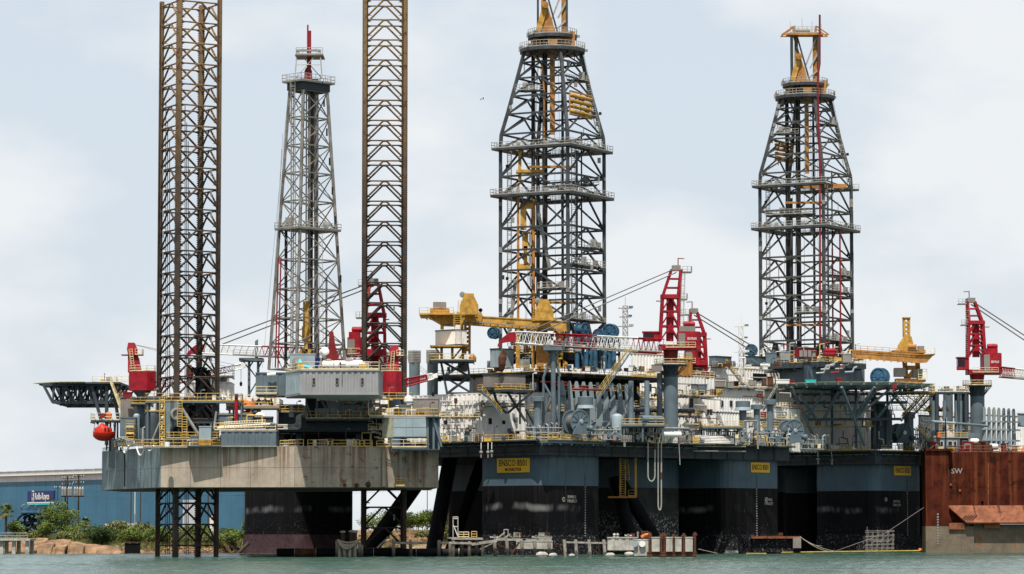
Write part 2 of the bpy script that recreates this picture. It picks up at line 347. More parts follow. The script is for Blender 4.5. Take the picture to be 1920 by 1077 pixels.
def lattice_boom(par, a, b, w, h, n, secs, w2=None, h2=None, rc=.14, rl=.07):
    """crane boom between a and b: chords and lacings per painted section; secs = [(end fraction, material)]"""
    a, b = V(a), V(b); w2 = w2 or w; h2 = h2 or h; d = (b - a).normalized(); s = d.cross(V((0, 0, 1))).normalized(); u = s.cross(d)
    def cor(t):
        c = a.lerp(b, t); ww, hh = (w + (w2 - w) * t) / 2, (h + (h2 - h) * t) / 2
        return [c - s * ww - u * hh, c + s * ww - u * hh, c + s * ww + u * hh, c - s * ww + u * hh]
    t0 = 0
    for t1, m in secs:
        A, B = cor(t0), cor(t1)
        for i in range(4): bar('boom_chord', A[i], B[i], rc, m, par)
        k = max(1, round(n * (t1 - t0)))
        for j in range(k):
            p, q = cor(t0 + (t1 - t0) * j / k), cor(t0 + (t1 - t0) * (j + 1) / k); md = cor(t0 + (t1 - t0) * (j + .5) / k)
            for i in range(4):
                i2 = (i + 1) % 4
                bar('boom_lacing', p[i], md[i2], rl, m, par, 4); bar('boom_lacing', md[i2], q[i], rl, m, par, 4)
        t0 = t1
def cable(pts, r, m, label=None, cat='cable', name='cable', par=None, group=None, n=5):
    o = MB().path([V(p) for p in pts], r, n).build(name, m, par, o0=None if par else pts[0])
    if label: tag(o, label, cat, group)
    return o
def sag(p, q, s, n=10):
    p, q = V(p), V(q); return [p.lerp(q, i / n) - V((0, 0, s * 4 * (i / n) * (1 - i / n))) for i in range(n + 1)]
# ================================================================== THE SETTING
# ---- water: one sheet, finely waved where the camera looks
def water():
    xs = [-6000, -1500, -500, -250] + [-170 + i * .85 for i in range(401)] + [260, 500, 1500, 6000]
    ys = [-3000, -500, 0, 150, 260, 320] + [350 + i * .7 for i in range(430)] + [655 + i * 4 for i in range(1, 60)] + [950, 1200, 2500, 9000]
    vs = []; nx = len(xs)
    for y in ys:
        for x in xs:
            z = 0
            if -175 < x < 175 and 345 < y < 900:
                p = V((x, y, 0))
                z = .17 * noise.noise(p * .55) + .10 * noise.noise(V((x * 1.1, y * 1.5, 5))) + .07 * math.sin(y * 1.3 + x * .5 + 2 * noise.noise(p * .06)) + .05 * math.sin(y * .8 - x * .9)
                z *= .8 + .7 * noise.noise(V((x * .02, y * .05, 2)))
            vs.append((x, y, z))
    fs = [(j * nx + i, j * nx + i + 1, (j + 1) * nx + i + 1, (j + 1) * nx + i) for j in range(len(ys) - 1) for i in range(nx - 1)]
    m = bpy.data.materials.new('harbour_water'); m.use_nodes = True; t = m.node_tree; b = t.nodes['Principled BSDF']; l = t.links.new
    g = N('ShaderNodeNewGeometry', t); n = N('ShaderNodeTexNoise', t); n.inputs['Scale'].default_value = .05; n.inputs['Detail'].default_value = 4
    mp = N('ShaderNodeMapping', t); mp.inputs['Scale'].default_value = (1, .35, 1); l(g.outputs['Position'], mp.inputs[0]); l(mp.outputs[0], n.inputs['Vector'])
    x = N('ShaderNodeMix', t, data_type='RGBA'); x.inputs['A'].default_value = (.026, .064, .048, 1); x.inputs['B'].default_value = (.052, .100, .079, 1)
    l(n.outputs[0], x.inputs['Factor']); l(x.outputs['Result'], b.inputs['Base Color'])
    b.inputs['Roughness'].default_value = .14; b.inputs['IOR'].default_value = 1.33
    n2 = N('ShaderNodeTexNoise', t); n2.inputs['Scale'].default_value = 2.2; n2.inputs['Detail'].default_value = 5; l(g.outputs['Position'], n2.inputs['Vector'])
    bp = N('ShaderNodeBump', t); bp.inputs['Strength'].default_value = .5; bp.inputs['Distance'].default_value = .25; l(n2.outputs[0], bp.inputs['Height']); l(bp.outputs[0], b.inputs['Normal'])
    me = bpy.data.meshes.new('water'); me.from_pydata(vs, [], fs); me.materials.append(m); me.shade_smooth()
    o = bpy.data.objects.new('water', me); COL.objects.link(o); o['kind'] = 'structure'
water()
# ---- land behind the basin
EDGE = [(-6000, 690), (-170, 690), (-95, 699), (-66, 700), (-57, 735), (-50, 772), (-20, 778), (20, 800), (60, 905), (6000, 905)]
def edge_y(x):
    for (a, b), (c, d) in zip(EDGE, EDGE[1:]):
        if a <= x <= c: return b + (d - b) * (x - a) / (c - a)
    return 905
def ground_z(x, y):
    e = y - edge_y(x) - 2.5 * noise.noise(V((x * .12, 3, 0)))
    h = 2.7 if x < -50 else 2.3
    k = max(-.06, min(1, e / (13 if x < -50 else 16))); k = k * (1.6 - .6 * k) if k > 0 else k * 12
    berm = 1.9 * math.exp(-((x + 27) / 16) ** 2) * math.exp(-((e - 24) / 12) ** 2)
    return h * k + berm + (.5 * noise.noise(V((x * .25, y * .25, 0))) if 0 < e < 120 else 0) * min(1, max(0, e / 4))
def ground():
    xs = [-6000, -1500, -500, -260] + [-180 + i * 1.6 for i in range(130)] + [40, 60, 90, 200, 600, 6000]
    ys = [684 + i * 1.6 for i in range(80)] + [815, 830, 850, 880, 906, 940, 1000, 1200, 2000, 5000, 9000]
    vs = [(x, y, ground_z(x, y)) for y in ys for x in xs]; nx = len(xs)
    fs = [(j * nx + i, j * nx + i + 1, (j + 1) * nx + i + 1, (j + 1) * nx + i) for j in range(len(ys) - 1) for i in range(nx - 1)]
    me = bpy.data.meshes.new('ground'); me.from_pydata(vs, [], fs); me.materials.append(M['earth']); me.shade_smooth()
    o = bpy.data.objects.new('ground', me); COL.objects.link(o); o['kind'] = 'structure'
ground()
def onground(px, d, py=1000):
    x = xx(px, d, py); return V((x, d, ground_z(x, d)))
# ---- blue warehouse
B0, B1 = V((-182, 955.4, 0)), V((-65.8, 786, 0))
def warehouse():
    t = thing('warehouse', 'long blue clad warehouse with a pale band under its grey roof', 'building', (-100, 850, 2))
    d = (B1 - B0); ln = d.length; d /= ln; nn = V((d.y, -d.x, 0)); zt, zb, zband = 20.2, 1.0, 18.3
    back = V((-.10, 1, 0)) * 40
    MB().prism([B0 + back * .01, B1 + back * .01, B1 + back, B0 + back], zb, zt - .05).build('wall', 'bwall', t)
    n = 34; st = ln / n
    for i in range(n):
        p, q = B0 + d * (st * i + .06), B0 + d * (st * (i + 1) - .06)
        MB().prism([p + nn * .12, q + nn * .12, q - nn * .3, p - nn * .3], zb, zband - .04).build('wall_panel', 'bwall', t)
        MB().prism([p + nn * .14, q + nn * .14, q - nn * .3, p - nn * .3], zband, zt).build('upper_panel', 'bband', t)
    up = V((0, 0, 1)); e0, e1 = B0 + nn * .8 + up * (zt + .05), B1 + nn * .8 + up * (zt + .05); r0, r1 = B0 + back * .45 + up * (zt + .85), B1 + back * .45 + up * (zt + .85)
    b0, b1 = B0 + back * 1.01 + up * zt, B1 + back * 1.01 + up * zt
    dn = V((0, 0, -.4)); roof = MB(); roof.add([e0, e1, r1, r0, b1, b0] + [q + dn for q in (e0, e1, r1, r0, b1, b0)], [(0, 1, 2, 3), (3, 2, 4, 5), (6, 9, 8, 7), (9, 11, 10, 8), (0, 6, 7, 1), (1, 7, 8, 2), (2, 8, 10, 4), (3, 9, 6, 0), (5, 11, 9, 3), (4, 10, 11, 5)])
    ro = roof.build('roof', 'roof', t)
    for i in range(1, 34):
        c = (r0 + (r1 - r0) * (i / 34)); MB().obox(c + up * .1, d * 1.2, nn * .9, up * .45).build('roof_vent', 'roof', ro)
    MB().beam(e0 - up * .12 + nn * .1, e1 - up * .12 + nn * .1, .3, .35).build('gutter', 'white_c', t)
    # pale loading door
    def onwall(px):
        k = (px - 960) / (F * CT + 430 * ST); s_ = (k * B0.y - B0.x) / (d.x - k * d.y); return B0 + d * s_
    p, q = onwall(345), onwall(377)
    MB().prism([p + nn * .35, q + nn * .35, q - nn * .2, p - nn * .2], 2, 12.6).build('loading_door', 'bband', t)
    p, q = onwall(54), onwall(103.5); y0 = (p.y + q.y) / 2
    z0, z1 = zz(947, y0), zz(921, y0)
    s = thing('company_sign', 'navy sign with white lettering and a teal stripe on the blue wall', 'sign', (p + q) / 2 + up * z0)
    def pl(name, a, b, m, off): return MB().prism([p + nn * off, q + nn * off, q + nn * .15, p + nn * .15], a, b).build(name, m, s)
    bd = pl('board', z0, z1, 'navy', .5); zt_ = z1 - z0
    pl('white_stripe', z0 + zt_ * .14, z0 + zt_ * .20, 'white_c', .54); pl('teal_stripe', z0, z0 + zt_ * .14, 'teal', .53)
    c = p.lerp(q, .56) + nn * .5 + up * (z0 + zt_ * .6)
    text('Rolls-Royce', c, d, 2.6, 'white_c', bd, width=(q - p).length * .53)
    e = p.lerp(q, .215) + nn * .52 + up * (z0 + zt_ * .6)
    MB().obox(e, d * .62, nn * .02, up * 1.65).build('emblem', 'white_c', bd)
    for k in (-1, 1):
        text('R', e + up * k * .35 - d * .12 * k, d, 1.5, 'navy', bd, lift=.04)
    for k in (-1.15, 1.15): MB().obox(e + up * k + nn * .03, d * .5, nn * .02, up * .2).build('emblem_bar', 'navy', bd)
warehouse()
# ---- foliage
def leaves(b, c, rad, n, size, clumps=14, rnd=random, flat=.0):
    c = V(c); cl = []
    for _ in range(clumps):
        while True:
            q = V((rnd.uniform(-1, 1), rnd.uniform(-1, 1), rnd.uniform(-1, 1)))
            if q.length < 1: break
        cl.append((V((q.x * rad[0], q.y * rad[1], q.z * rad[2])) * .72, rnd.uniform(.28, .55)))
    for i in range(n):
        o, r = cl[i % clumps]; q = V((rnd.gauss(0, 1), rnd.gauss(0, 1), rnd.gauss(0, 1))).normalized() * (r * (.55 + .45 * rnd.random()))
        p = c + o + V((q.x * rad[0], q.y * rad[1], q.z * rad[2])) 
        a = V((rnd.gauss(0, 1), rnd.gauss(0, 1), rnd.gauss(0, .7))).normalized() * size * rnd.uniform(.6, 1.3)
        e = a.cross(V((rnd.gauss(0, 1), rnd.gauss(0, 1), rnd.gauss(0, 1)))).normalized() * size * .5
        b.add([p - a, p - e, p + a, p + e], [(0, 1, 2, 3)])
    return b
def bush(px, py, d, rx, rz, m, label, name='bush', cat='bush', n=1400, size=.22, trunk=True, group=None):
    g = onground(px, d); zc = zz(py, d); t = thing(name, label, cat, g, group)
    rz = min(rz, max(.8, zc - g.z + .3))
    leaves(MB(), V((g.x, d, zc)), (rx * 1.05, rx * .8, rz * .92), int(n * 1.5), size, 22).build('crown', m, t)
    b = MB()
    for k in range(5):
        q = V((g.x + random.uniform(-.6, .6) * rx, d + random.uniform(-.4, .4) * rx, zc + random.uniform(-.2, .5) * rz)); mid = V(g).lerp(q, .5) + V((random.uniform(-.3, .3), 0, 0))
        b.tube(V(g) - V((0, 0, .2)), mid, .13, 5, .09); b.tube(mid, q, .09, 5, .03)
    b.build('trunk', 'bark', t)
bush(112, 972, 716, 4.6, 4.3, 'leaf', 'tall bright green tree standing between the pier and utility poles', 'shore_tree', 'tree', 3600)
bush(86, 992, 708, 2.3, 1.6, 'leaf', 'small light green shrub at the foot of the tall tree')
bush(186, 1003, 704, 4.0, 2.6, 'leaf_d', 'dark rounded bush above the rusty slabs', n=2600)
bush(140, 996, 712, 3.6, 2.2, 'leaf', 'bright leafy bush between the tall tree and the dark bush', n=1900)
bush(225, 992, 716, 4.6, 1.9, 'leaf_o', 'olive scrub on the bank right of the dark bush', n=1900)
bush(268, 994, 712, 4.2, 1.7, 'leaf_o', 'low olive scrub beside the left edge of the truss leg', n=1600)
bush(30, 990, 712, 2.4, 1.8, 'leaf', 'green shrub behind the pier next to the palm')
bush(118, 1006, 702, 3.0, 1.2, 'leaf_o', 'grey green scrub right above the highest rusty slab', n=1300)
bush(330, 1000, 718, 5.0, 1.9, 'leaf_o', 'tall reeds and scrub growing behind the truss leg', n=1700)
bush(372, 996, 722, 5.0, 1.9, 'leaf', 'green scrub at the edge of the pale warehouse door', n=1700)
bush(425, 1003, 716, 4.5, 1.7, 'leaf', 'green scrub below the corner of the warehouse', n=1700)
bush(466, 990, 735, 1.7, 3.4, 'leaf', 'narrow green tree beside the warehouse corner', 'shore_tree', 'tree', 900)
for i, (px, py, rx, rz, m, lb) in enumerate([(712, 976, 6, 3.6, 'leaf', 'green tree seen through the left lattice of the truss leg'), (745, 972, 5.5, 4, 'leaf_d', 'taller dark green tree seen through the truss leg'), (792, 972, 5, 2.6, 'leaf', 'low green tree right of the far storage tank'), (820, 974, 4.2, 3.0, 'leaf', 'rounded green tree between the two slanted black braces'), (775, 980, 4, 2.2, 'leaf', 'small green tree in front of the far storage tank'), (846, 970, 4, 4.4, 'leaf_d', 'dark green tree behind the steep black brace')]):
    bush(px, py, 850, rx, rz, m, lb, 'far_tree', 'tree', 1300, .3)
for px, py, rx, rz, lb in [(795, 1003, 3.2, 2.2, 'olive bush at the foot of the rubble berm'), (722, 1008, 3.0, 1.7, 'pale bush behind the lowest bay of the truss leg'), (835, 998, 3.2, 2.4, 'light olive bush beside the steep black brace'), (752, 1014, 3, 1.6, 'pale grassy bush right of the truss leg foot')]:
    bush(px, py, 790, rx, rz, 'leaf_o', lb, n=1300)
for px, py, rx, rz, m, lb in [(205, 1006, 3.4, 1.5, 'leaf', 'bright low scrub at the top of the slabs'), (160, 1004, 3.2, 1.6, 'leaf_o', 'olive scrub left of the dark rounded bush'), (248, 1002, 4.2, 1.6, 'leaf', 'green scrub above the dark timber crib'), (296, 1000, 4.5, 1.8, 'leaf', 'green scrub just left of the truss leg foot'), (60, 1004, 3.0, 1.4, 'leaf_o', 'olive weeds behind the end of the pier'), (350, 1010, 4.5, 1.4, 'leaf_o', 'low olive weeds between the chords of the truss leg'), (400, 1008, 4.5, 1.4, 'leaf_o', 'olive weeds right of the truss leg foot'), (446, 1006, 4, 1.6, 'leaf', 'green weeds beside the brown column foot')]: bush(px, py, 708, rx, rz, m, lb, n=1200)
def palm(px, py, d, r, lb, trunk=True):
    g = onground(px, d); c = V((g.x, d, zz(py, d))); t = thing('palm_tree', lb, 'palm', g)
    b = MB(); b.tube(g - V((0, 0, .3)), c, .34, 8, .24)
    for k in range(12): b.lathe(g.lerp(c, k / 12), [(.36 - .008 * k, 0), (.30 - .008 * k, .2)], 8)
    b.build('trunk', 'bark', t); b = MB(); dead = MB()
    for k in range(34):
        a = random.uniform(0, 6.28); el = random.uniform(-.7, 1.3); tgt = b if el > -.35 else dead
        dr = V((math.cos(a) * math.cos(el), math.sin(a) * math.cos(el), math.sin(el))); s = dr.cross(V((0, 0, 1))).normalized(); p = c + dr * r * .45
        tgt.tube(c, p, .03, 4)
        for j in range(13):
            f = (j - 6) / 6 * 1.25; q = (dr * math.cos(f) + s * math.sin(f)) * r * (.62 - .12 * abs(f)); e = p + q - V((0, 0, .25 * r * random.random()))
            sd = q.cross(V((0, 0, 1))).normalized() * .09 if q.length else s
            tgt.add([p, p + q * .5 - sd, e, p + q * .5 + sd], [(0, 1, 2, 3)])
    b.build('crown', 'leaf', t); dead.build('dead_fronds', 'leaf_y', t)
palm(11, 960, 712, 2.3, 'fan palm standing behind the left end of the pier')
palm(160, 981, 722, 1.7, 'low fan palm at the base of the transformer pole')
palm(842, 930, 840, 2.2, 'tall thin palm behind the steep black brace')
def grass():
    for nm, lb, m, x0, x1, e0, e1, n, hh in [('shore_grass', 'tall green grass covering the bank behind the truss leg', 'leaf_o', -112, -60, 3, 24, 26000, 1.3), ('dry_grass', 'dry straw coloured grass low on the bank', 'leaf_y', -100, -58, 2, 12, 7000, .7), ('berm_grass', 'green grass on the far rubble berm', 'leaf_o', -36, -14, 4, 40, 6000, 1.0), ('reed_grass', 'green weeds on the bank above the slabs', 'leaf', -118, -88, 4, 22, 12000, 1.0)]:
        b = MB()
        for _ in range(n):
            x = random.uniform(x0, x1); y = edge_y(x) + random.uniform(e0, e1)
            if noise.noise(V((x * .22, y * .22, len(nm)))) < -.12: continue
            z = ground_z(x, y); h = hh * random.uniform(.5, 1.3); a = random.uniform(0, 6.28); dx, dy = math.cos(a) * .07, math.sin(a) * .07; lx, ly = random.gauss(0, .25), random.gauss(0, .25)
            b.add([(x - dx, y - dy, z - .05), (x + dx, y + dy, z - .05), (x + lx, y + ly, z + h)], [(0, 1, 2)])
        o = b.build(nm, m); tag(o, lb, 'grass', kind='stuff')
grass()
# ---- utility poles and wires
def upole(px, ytop, d, lb, r=.19, arms=1, m='pole', arm_w=1.3):
    g = onground(px, d); tp = V((g.x, d, zz(ytop, d))); t = thing('utility_pole', lb, 'pole', g)
    MB().tube(g - V((0, 0, .5)), tp, r, 8, r * .7).build('post', m, t)
    for k in range(arms):
        z = tp.z - .5 - k * 1.5; bar('crossarm', (g.x - arm_w, d - .15, z), (g.x + arm_w, d - .15, z), .08, m, t, 'box')
        for s in (-.9, -.45, .45, .9): bar('insulator', (g.x + s * arm_w, d - .15, z + .08), (g.x + s * arm_w, d - .15, z + .38), .07, 'offwhite', t)
    return t, tp
PT = {}
PT[0] = upole(125.5, 893, 745, 'dark utility pole left of the transformers', .22, 2)
PT[5] = upole(121.5, 900, 744, 'shorter dark pole touching the left transformer pole', .2, 0)
PT[1] = upole(146.5, 890, 745, 'dark utility pole right of the transformers', .22, 2)
PT[2] = upole(107.5, 911, 740, 'leaning dark pole carrying a floodlight bar', .14, 1, arm_w=.8)
PT[3] = upole(245, 898, 738, 'dark pole just left of the white lamp post', .16, 1)
PT[4] = upole(263, 898, 735, 'dark pole just right of the white lamp post', .16, 1)
upole(252.5, 900, 742, 'slim white lamp post between two dark poles', .11, 0, 'white_c')
upole(390, 900, 748, 'dark pole beside the pale warehouse door', .15, 1)
upole(94, 930, 728, 'short timber pole in front of the sign', .15, 0)
upole(801, 905, 840, 'distant thin pole between the two slanted braces', .13, 2)
upole(836, 880, 845, 'distant pole behind the steep black brace', .14, 1)
upole(1727, 900, 960, 'distant pole in the gap beside the rusty dock', .15, 2)
trf = thing('transformer_bank', 'row of pale cylindrical transformers hung between two utility poles', 'transformer', (xx(136, 744), 744, zz(932, 744)))
for px in (117.5, 122, 129, 133, 140.5, 145, 150, 155):
    c = at(px, 930, 743.2); MB().lathe(c, [(.0, 0), (.30, .02), (.33, .2), (.33, 1.7), (.22, 1.82), (.1, 2.15)], 10).build('transformer_can', 'galv', trf, True)
bar('support_beam', at(114, 931, 743.4), at(158, 931, 743.4), .12, 'pole', trf, 'box')
for j, (a, b_, sg) in enumerate([(0, 1, .3), (1, 3, 1.4), (3, 4, .3)]):
    for k in (-1, 1):
        cable(sag(PT[a][1] + V((k, 0, -.4)), PT[b_][1] + V((k, 0, -.4)), sg), .025, 'wire', ['black power line between the transformer poles', 'black power line sagging from the right transformer pole', 'black power line between the dark poles by the lamp post'][j], 'cable', 'power_line', group='power lines in front of the warehouse')
for k in range(3): cable(sag(PT[1][1] - V((0, 0, 2.5 + k * 1.2)), V((-56, 748, 15 - k * 1.6)), .8), .022, 'wire', 'thin wire slanting across the warehouse wall behind the truss leg', 'cable', 'power_line', group='wires across the warehouse wall')
for k in range(3): cable(sag(V((-75, 740, 16 - k * 1.5)), V((-12, 840, 19 - k * 1.3)), .8), .022, 'wire', 'thin wire crossing the sky between the black column and the braces', 'cable', 'power_line', group='wires behind the braces')
# ---- big thrusters stored on the bank
def thruster(px, i):
    d = 727; g = onground(px, d); c = at(px, 980, d); t = thing('stored_thruster', 'black ducted thruster with blue gear on top stored on the bank', 'thruster', g, 'stored thrusters')
    b = MB(); n = 22; rings = []
    for k in range(n + 1):
        a = 2 * math.pi * k / n; ca, sa = math.cos(a), math.sin(a)
        rings.append([c + V((0, 0, 0)) + V((ca * r_, y_, sa * r_)) for r_, y_ in ((1.75, -.7), (1.95, -.3), (1.8, .7), (1.6, .6), (1.6, -.6))])
    b.loft(rings, False); b.build('duct', 'soot', t, True); b = MB()
    for k in range(4):
        a = k * 1.57 + i * .5; e = V((math.cos(a), 0, math.sin(a))); f = V((-math.sin(a), .5, math.cos(a)))
        b.add([c + e * .2, c + e * 1.0 + f * .6, c + e * 1.55 + f * .2, c + e * 1.5 - f * .3, c + e * .8 - f * .3], [(0, 1, 2, 3, 4)])
    b.lathe(c + V((0, -.5, 0)), [(.05, 0), (.35, .3), (.4, .9)], 10, (0, 1, 0)); b.build('propeller', 'dark', t)
    top = c + V((0, 0, 1.9)); bl = MB(); bl.lathe(top, [(.9, 0), (1.2, .25), (1.2, .6), (.6, .75), (.55, 1.3)], 14); bl.tube(top + V((-.9, 0, .6)), top + V((-.9, 0, 1.6)), .2); bl.tube(top + V((.8, 0, .5)), top + V((.8, 0, 1.25)), .28)
    bl.build('gearbox', 'blue', t); MB().path([top + V((-.9, -.2, 1.5)), top + V((-.6, -.2, 2.1)), top + V((-.1, -.2, 2.2))], .06).build('pipe', 'galv', t)
    MB().box(c + V((-1.5, -.8, -2.6)), c + V((1.5, .8, -1.75))).build('cradle', 'soot', t)
for i, px in enumerate((47, 60, 73)): thruster(px, i)
# ---- timber pier, broken slabs, rubble at the left
def pier():
    d = 676; t = thing('concrete_pier', 'short pale pier on thick piles beside the buckled slabs', 'pier', at(20, 1038, d))
    for k in range(7): boxpart('deck_plank', at(-14 + k * 10, 1014, d), at(-4.3 + k * 10, 1010.5, d) + V((0, 9, 0)), 'conc', t)
    for px in (2, 25, 50): 
        for dy in (1, 7.5): MB().prism([(at(px, 1014, d).x + a, d + dy + b) for a, b in ((-.38, -.38), (.38, -.38), (.38, .38), (-.38, .38))], -1.5, at(px, 1014, d).z).build('pile', 'conc', t)
    rail([at(-10, 1010, d + .2), at(38, 1010, d + .2)], t, 'galv', 1.15, 2.2, .05)
    rail([at(-10, 1010, d + 8.6), at(52, 1010, d + 8.6)], t, 'galv', 1.15, 2.2, .05)
pier()
SL = [(10, 58, 1020, 1015, 687), (34, 85, 1014, 1012, 691), (58, 98, 1026, 1020, 686), (84, 128, 1016, 1014, 690), (92, 122, 1028, 1024, 686), (120, 160, 1017, 1023, 690), (126, 156, 1028, 1026, 686.5), (152, 195, 1022, 1027, 689), (180, 224, 1025, 1031, 688)]
SLN = ['leftmost under the pier', 'second, rising highest near the pier', 'low front piece left of the dark hole', 'arched piece above the dark hole', 'broken front piece below the dark hole', 'arched piece right of the dark hole', 'front piece with a cracked right edge', 'long sloping piece right of the crack', 'lowest piece sinking towards the timber box']
for i, (a, b_, y0, y1, d) in enumerate(SL):
    rnd = random.Random(i); P0, P1 = at(a, y0, d), at(b_, y1, d); n = 6; vs = []; fs = []
    for j in range(2):
        for k in range(n + 1):
            f_ = k / n; top = P0.lerp(P1, f_) + V((0, 4.5, .2 + .25 * math.sin(f_ * 3.1) + rnd.uniform(-.08, .08))); base = V((top.x + rnd.uniform(-.4, .4), d - 1.2 + rnd.uniform(-.5, .5), -.2))
            mid = top.lerp(base, .45) + V((0, -.9, .5)); off = V((0, .35, -.4)) * j
            vs += [top + off, mid + off, base + off]
    m3 = (n + 1) * 3
    for j in range(2):
        for k in range(n):
            for q in range(2):
                i0 = j * m3 + k * 3 + q; fs.append((i0, i0 + 1, i0 + 4, i0 + 3) if j else (i0, i0 + 3, i0 + 4, i0 + 1))
    ring = [k * 3 for k in range(n + 1)] + [n * 3 + 1] + [k * 3 + 2 for k in range(n, -1, -1)] + [1]
    for x, y in zip(ring, ring[1:] + ring[:1]): fs.append((x, y, y + m3, x + m3))
    o = MB().add(vs, fs).build('broken_slab', 'slab', o0=P0 * .5 + P1 * .5); tag(o, 'rust brown buckled slab on the shore, ' + SLN[i], 'slab', 'buckled slabs along the left shore')
tb = thing('timber_box', 'dark square timber crib standing in the water beside the slabs', 'crib', at(248, 1037, 689))
for k in range(7): boxpart('timber', at(233.5 + k * 4.2, 1038, 688), at(237.5 + k * 4.2, 1018.5 + (k % 3) * .4, 688) + V((0, .5, 0)), 'soot', tb)
boxpart('cap', at(233, 1018.6, 687.8), at(263, 1017.2, 687.8) + V((0, 2.5, 0)), 'pole', tb)
def rubble(name, lb, m, n, x0, x1, e0, e1, s0, s1):
    b = MB()
    for _ in range(n):
        x = random.uniform(x0, x1); y = edge_y(x) + random.uniform(e0, e1); s = random.uniform(s0, s1); c = V((x, y, max(-.1, ground_z(x, y)) + s * .2))
        e = Matrix.Rotation(random.uniform(0, 6), 3, V((random.gauss(0, 1), random.gauss(0, 1), random.gauss(0, 1))).normalized())
        b.obox(c, e @ V((s, 0, 0)), e @ V((0, s * random.uniform(.4, .9), 0)), e @ V((0, 0, s * random.uniform(.25, .6))))
    tag(b.build(name, m), lb, 'rubble', kind='stuff')
rubble('shore_rubble', 'brown broken stone and rubble along the waterline of the bank', 'slab', 700, -98, -56, -1, 6, .12, .5)
rubble('pale_rubble', 'pale broken concrete lying at the end of the slabs', 'conc', 160, -101, -85, -1, 4, .15, .5)
rubble('berm_rubble', 'reddish rock on the far berm behind the braces', 'slab', 700, -38, -12, 6, 34, .2, .9)
# ---- small things on the far bank
def ftank(px0, px1, y0, y1, d, lb, m='galv', name='storage_tank', axis='z'):
    p, q = at(px0, y1, d), at(px1, y1, d); r = (q.x - p.x) / 2; c = (p + q) / 2; g = ground_z(c.x, d)
    z1 = zz(y0, d); o = MB().lathe(V((c.x, d, g - .2)), [(r, 0), (r, z1 - g), (r * .96, z1 - g + .1), (.05, z1 - g + r * .25)], 20).build(name, m, o0=(c.x, d, g)); tag(o, lb, 'tank')
ftank(763, 772, 960, 990, 860, 'pale grey storage tank between the far trees')
ftank(832, 840, 960, 990, 880, 'small grey tank behind the trees by the steep brace')
ftank(393, 402, 967, 992, 735, 'small white tank in front of the warehouse corner', 'white_c')
for k, (px, r) in enumerate([(203, .9), (222, 1.35), (236, 1.0), (246, 1.2), (268, 1.3)]):
    g = onground(px, 724); z = zz(990, 724)
    o = MB().lathe((g.x - r, 724, z), [(.1, 0), (r, .15), (r * 1.05, .3), (r * .8, .35), (r * .8, 1.9 * r), (r * 1.05, 1.95 * r), (r, 2.1 * r), (.1, 2.15 * r)], 16, (.9, .4, 0)).build('cable_drum', ['white_c', 'white_c', 'soot', 'galv', 'soot'][k], o0=g)
    tag(o, ['small white drum lying on the bank', 'large white drum half hidden by scrub', 'black drum between white drums', 'grey metal drum left of the black drum', 'large black drum beside the truss leg'][k], 'drum', 'drums on the bank')
fn = thing('chain_link_fence', 'grey chain link fence in front of the warehouse corner', 'fence', onground(430, 728))
for k in range(12): g = onground(398 + k * 6, 728); bar('fence_post', g, g + V((0, 0, 2.3)), .04, 'galv', fn)
g0, g1 = onground(398, 728), onground(464, 728); b = MB()
for z in (2.25, 1.2, .3): b.tube(g0 + V((0, 0, z)), g1 + V((0, 0, z)), .03, 4)
b.build('rail', 'galv', fn)
o = MB().box(onground(430, 738) - V((0, 0, .3)), onground(446, 738) + V((0, 2.5, 2.2))).box(onground(430.5, 737.9) + V((0, 0, 2.2)), onground(438, 737.9) + V((0, 2.4, 2.45))).build('skip_bin', 'blue', o0=onground(438, 738)); tag(o, 'dark blue skip behind the chain link fence', 'skip')
# ---- a gull in the sky
gd = 420; gc = at(906, 186, gd); gl = thing('gull', 'gull gliding with raised wings in the open sky', 'bird', gc)
gb = MB(); gb.loft([[gc + V((x, r * math.cos(a) * .9, z + r * math.sin(a))) for a in [i * 1.0472 for i in range(6)]] for x, r, z in ((-.24, .012, .0), (-.14, .05, .01), (0, .075, 0), (.14, .055, .02), (.22, .045, .045), (.27, .04, .05), (.33, .01, .04))])
gb.build('body', 'offwhite', gl, True)
for s, pts in ((1, [(0, 0, .04), (.02, -.25, .17), (-.05, -.55, .12)]), (-1, [(0, 0, .04), (-.20, .25, .14), (-.42, .5, -.10)])):
    b = MB(); p = [gc + V(q) for q in pts]
    b.loft([[c + V((-.11 * f, 0, 0)), c + V((0, 0, .018)), c + V((.09 * f, 0, 0)), c - V((0, 0, .018))] for c, f in ((p[0], 1), (p[1], .9), (p[2], .25))]); b.build('wing', 'galv', gl)
# ================================================================== JACK-UP RIG (left, about 600 m away)
def PX(px, d): return V((xx(px, d), d, 0))
HZ0, HZ1 = zz(914, 592), zz(838.5, 592)
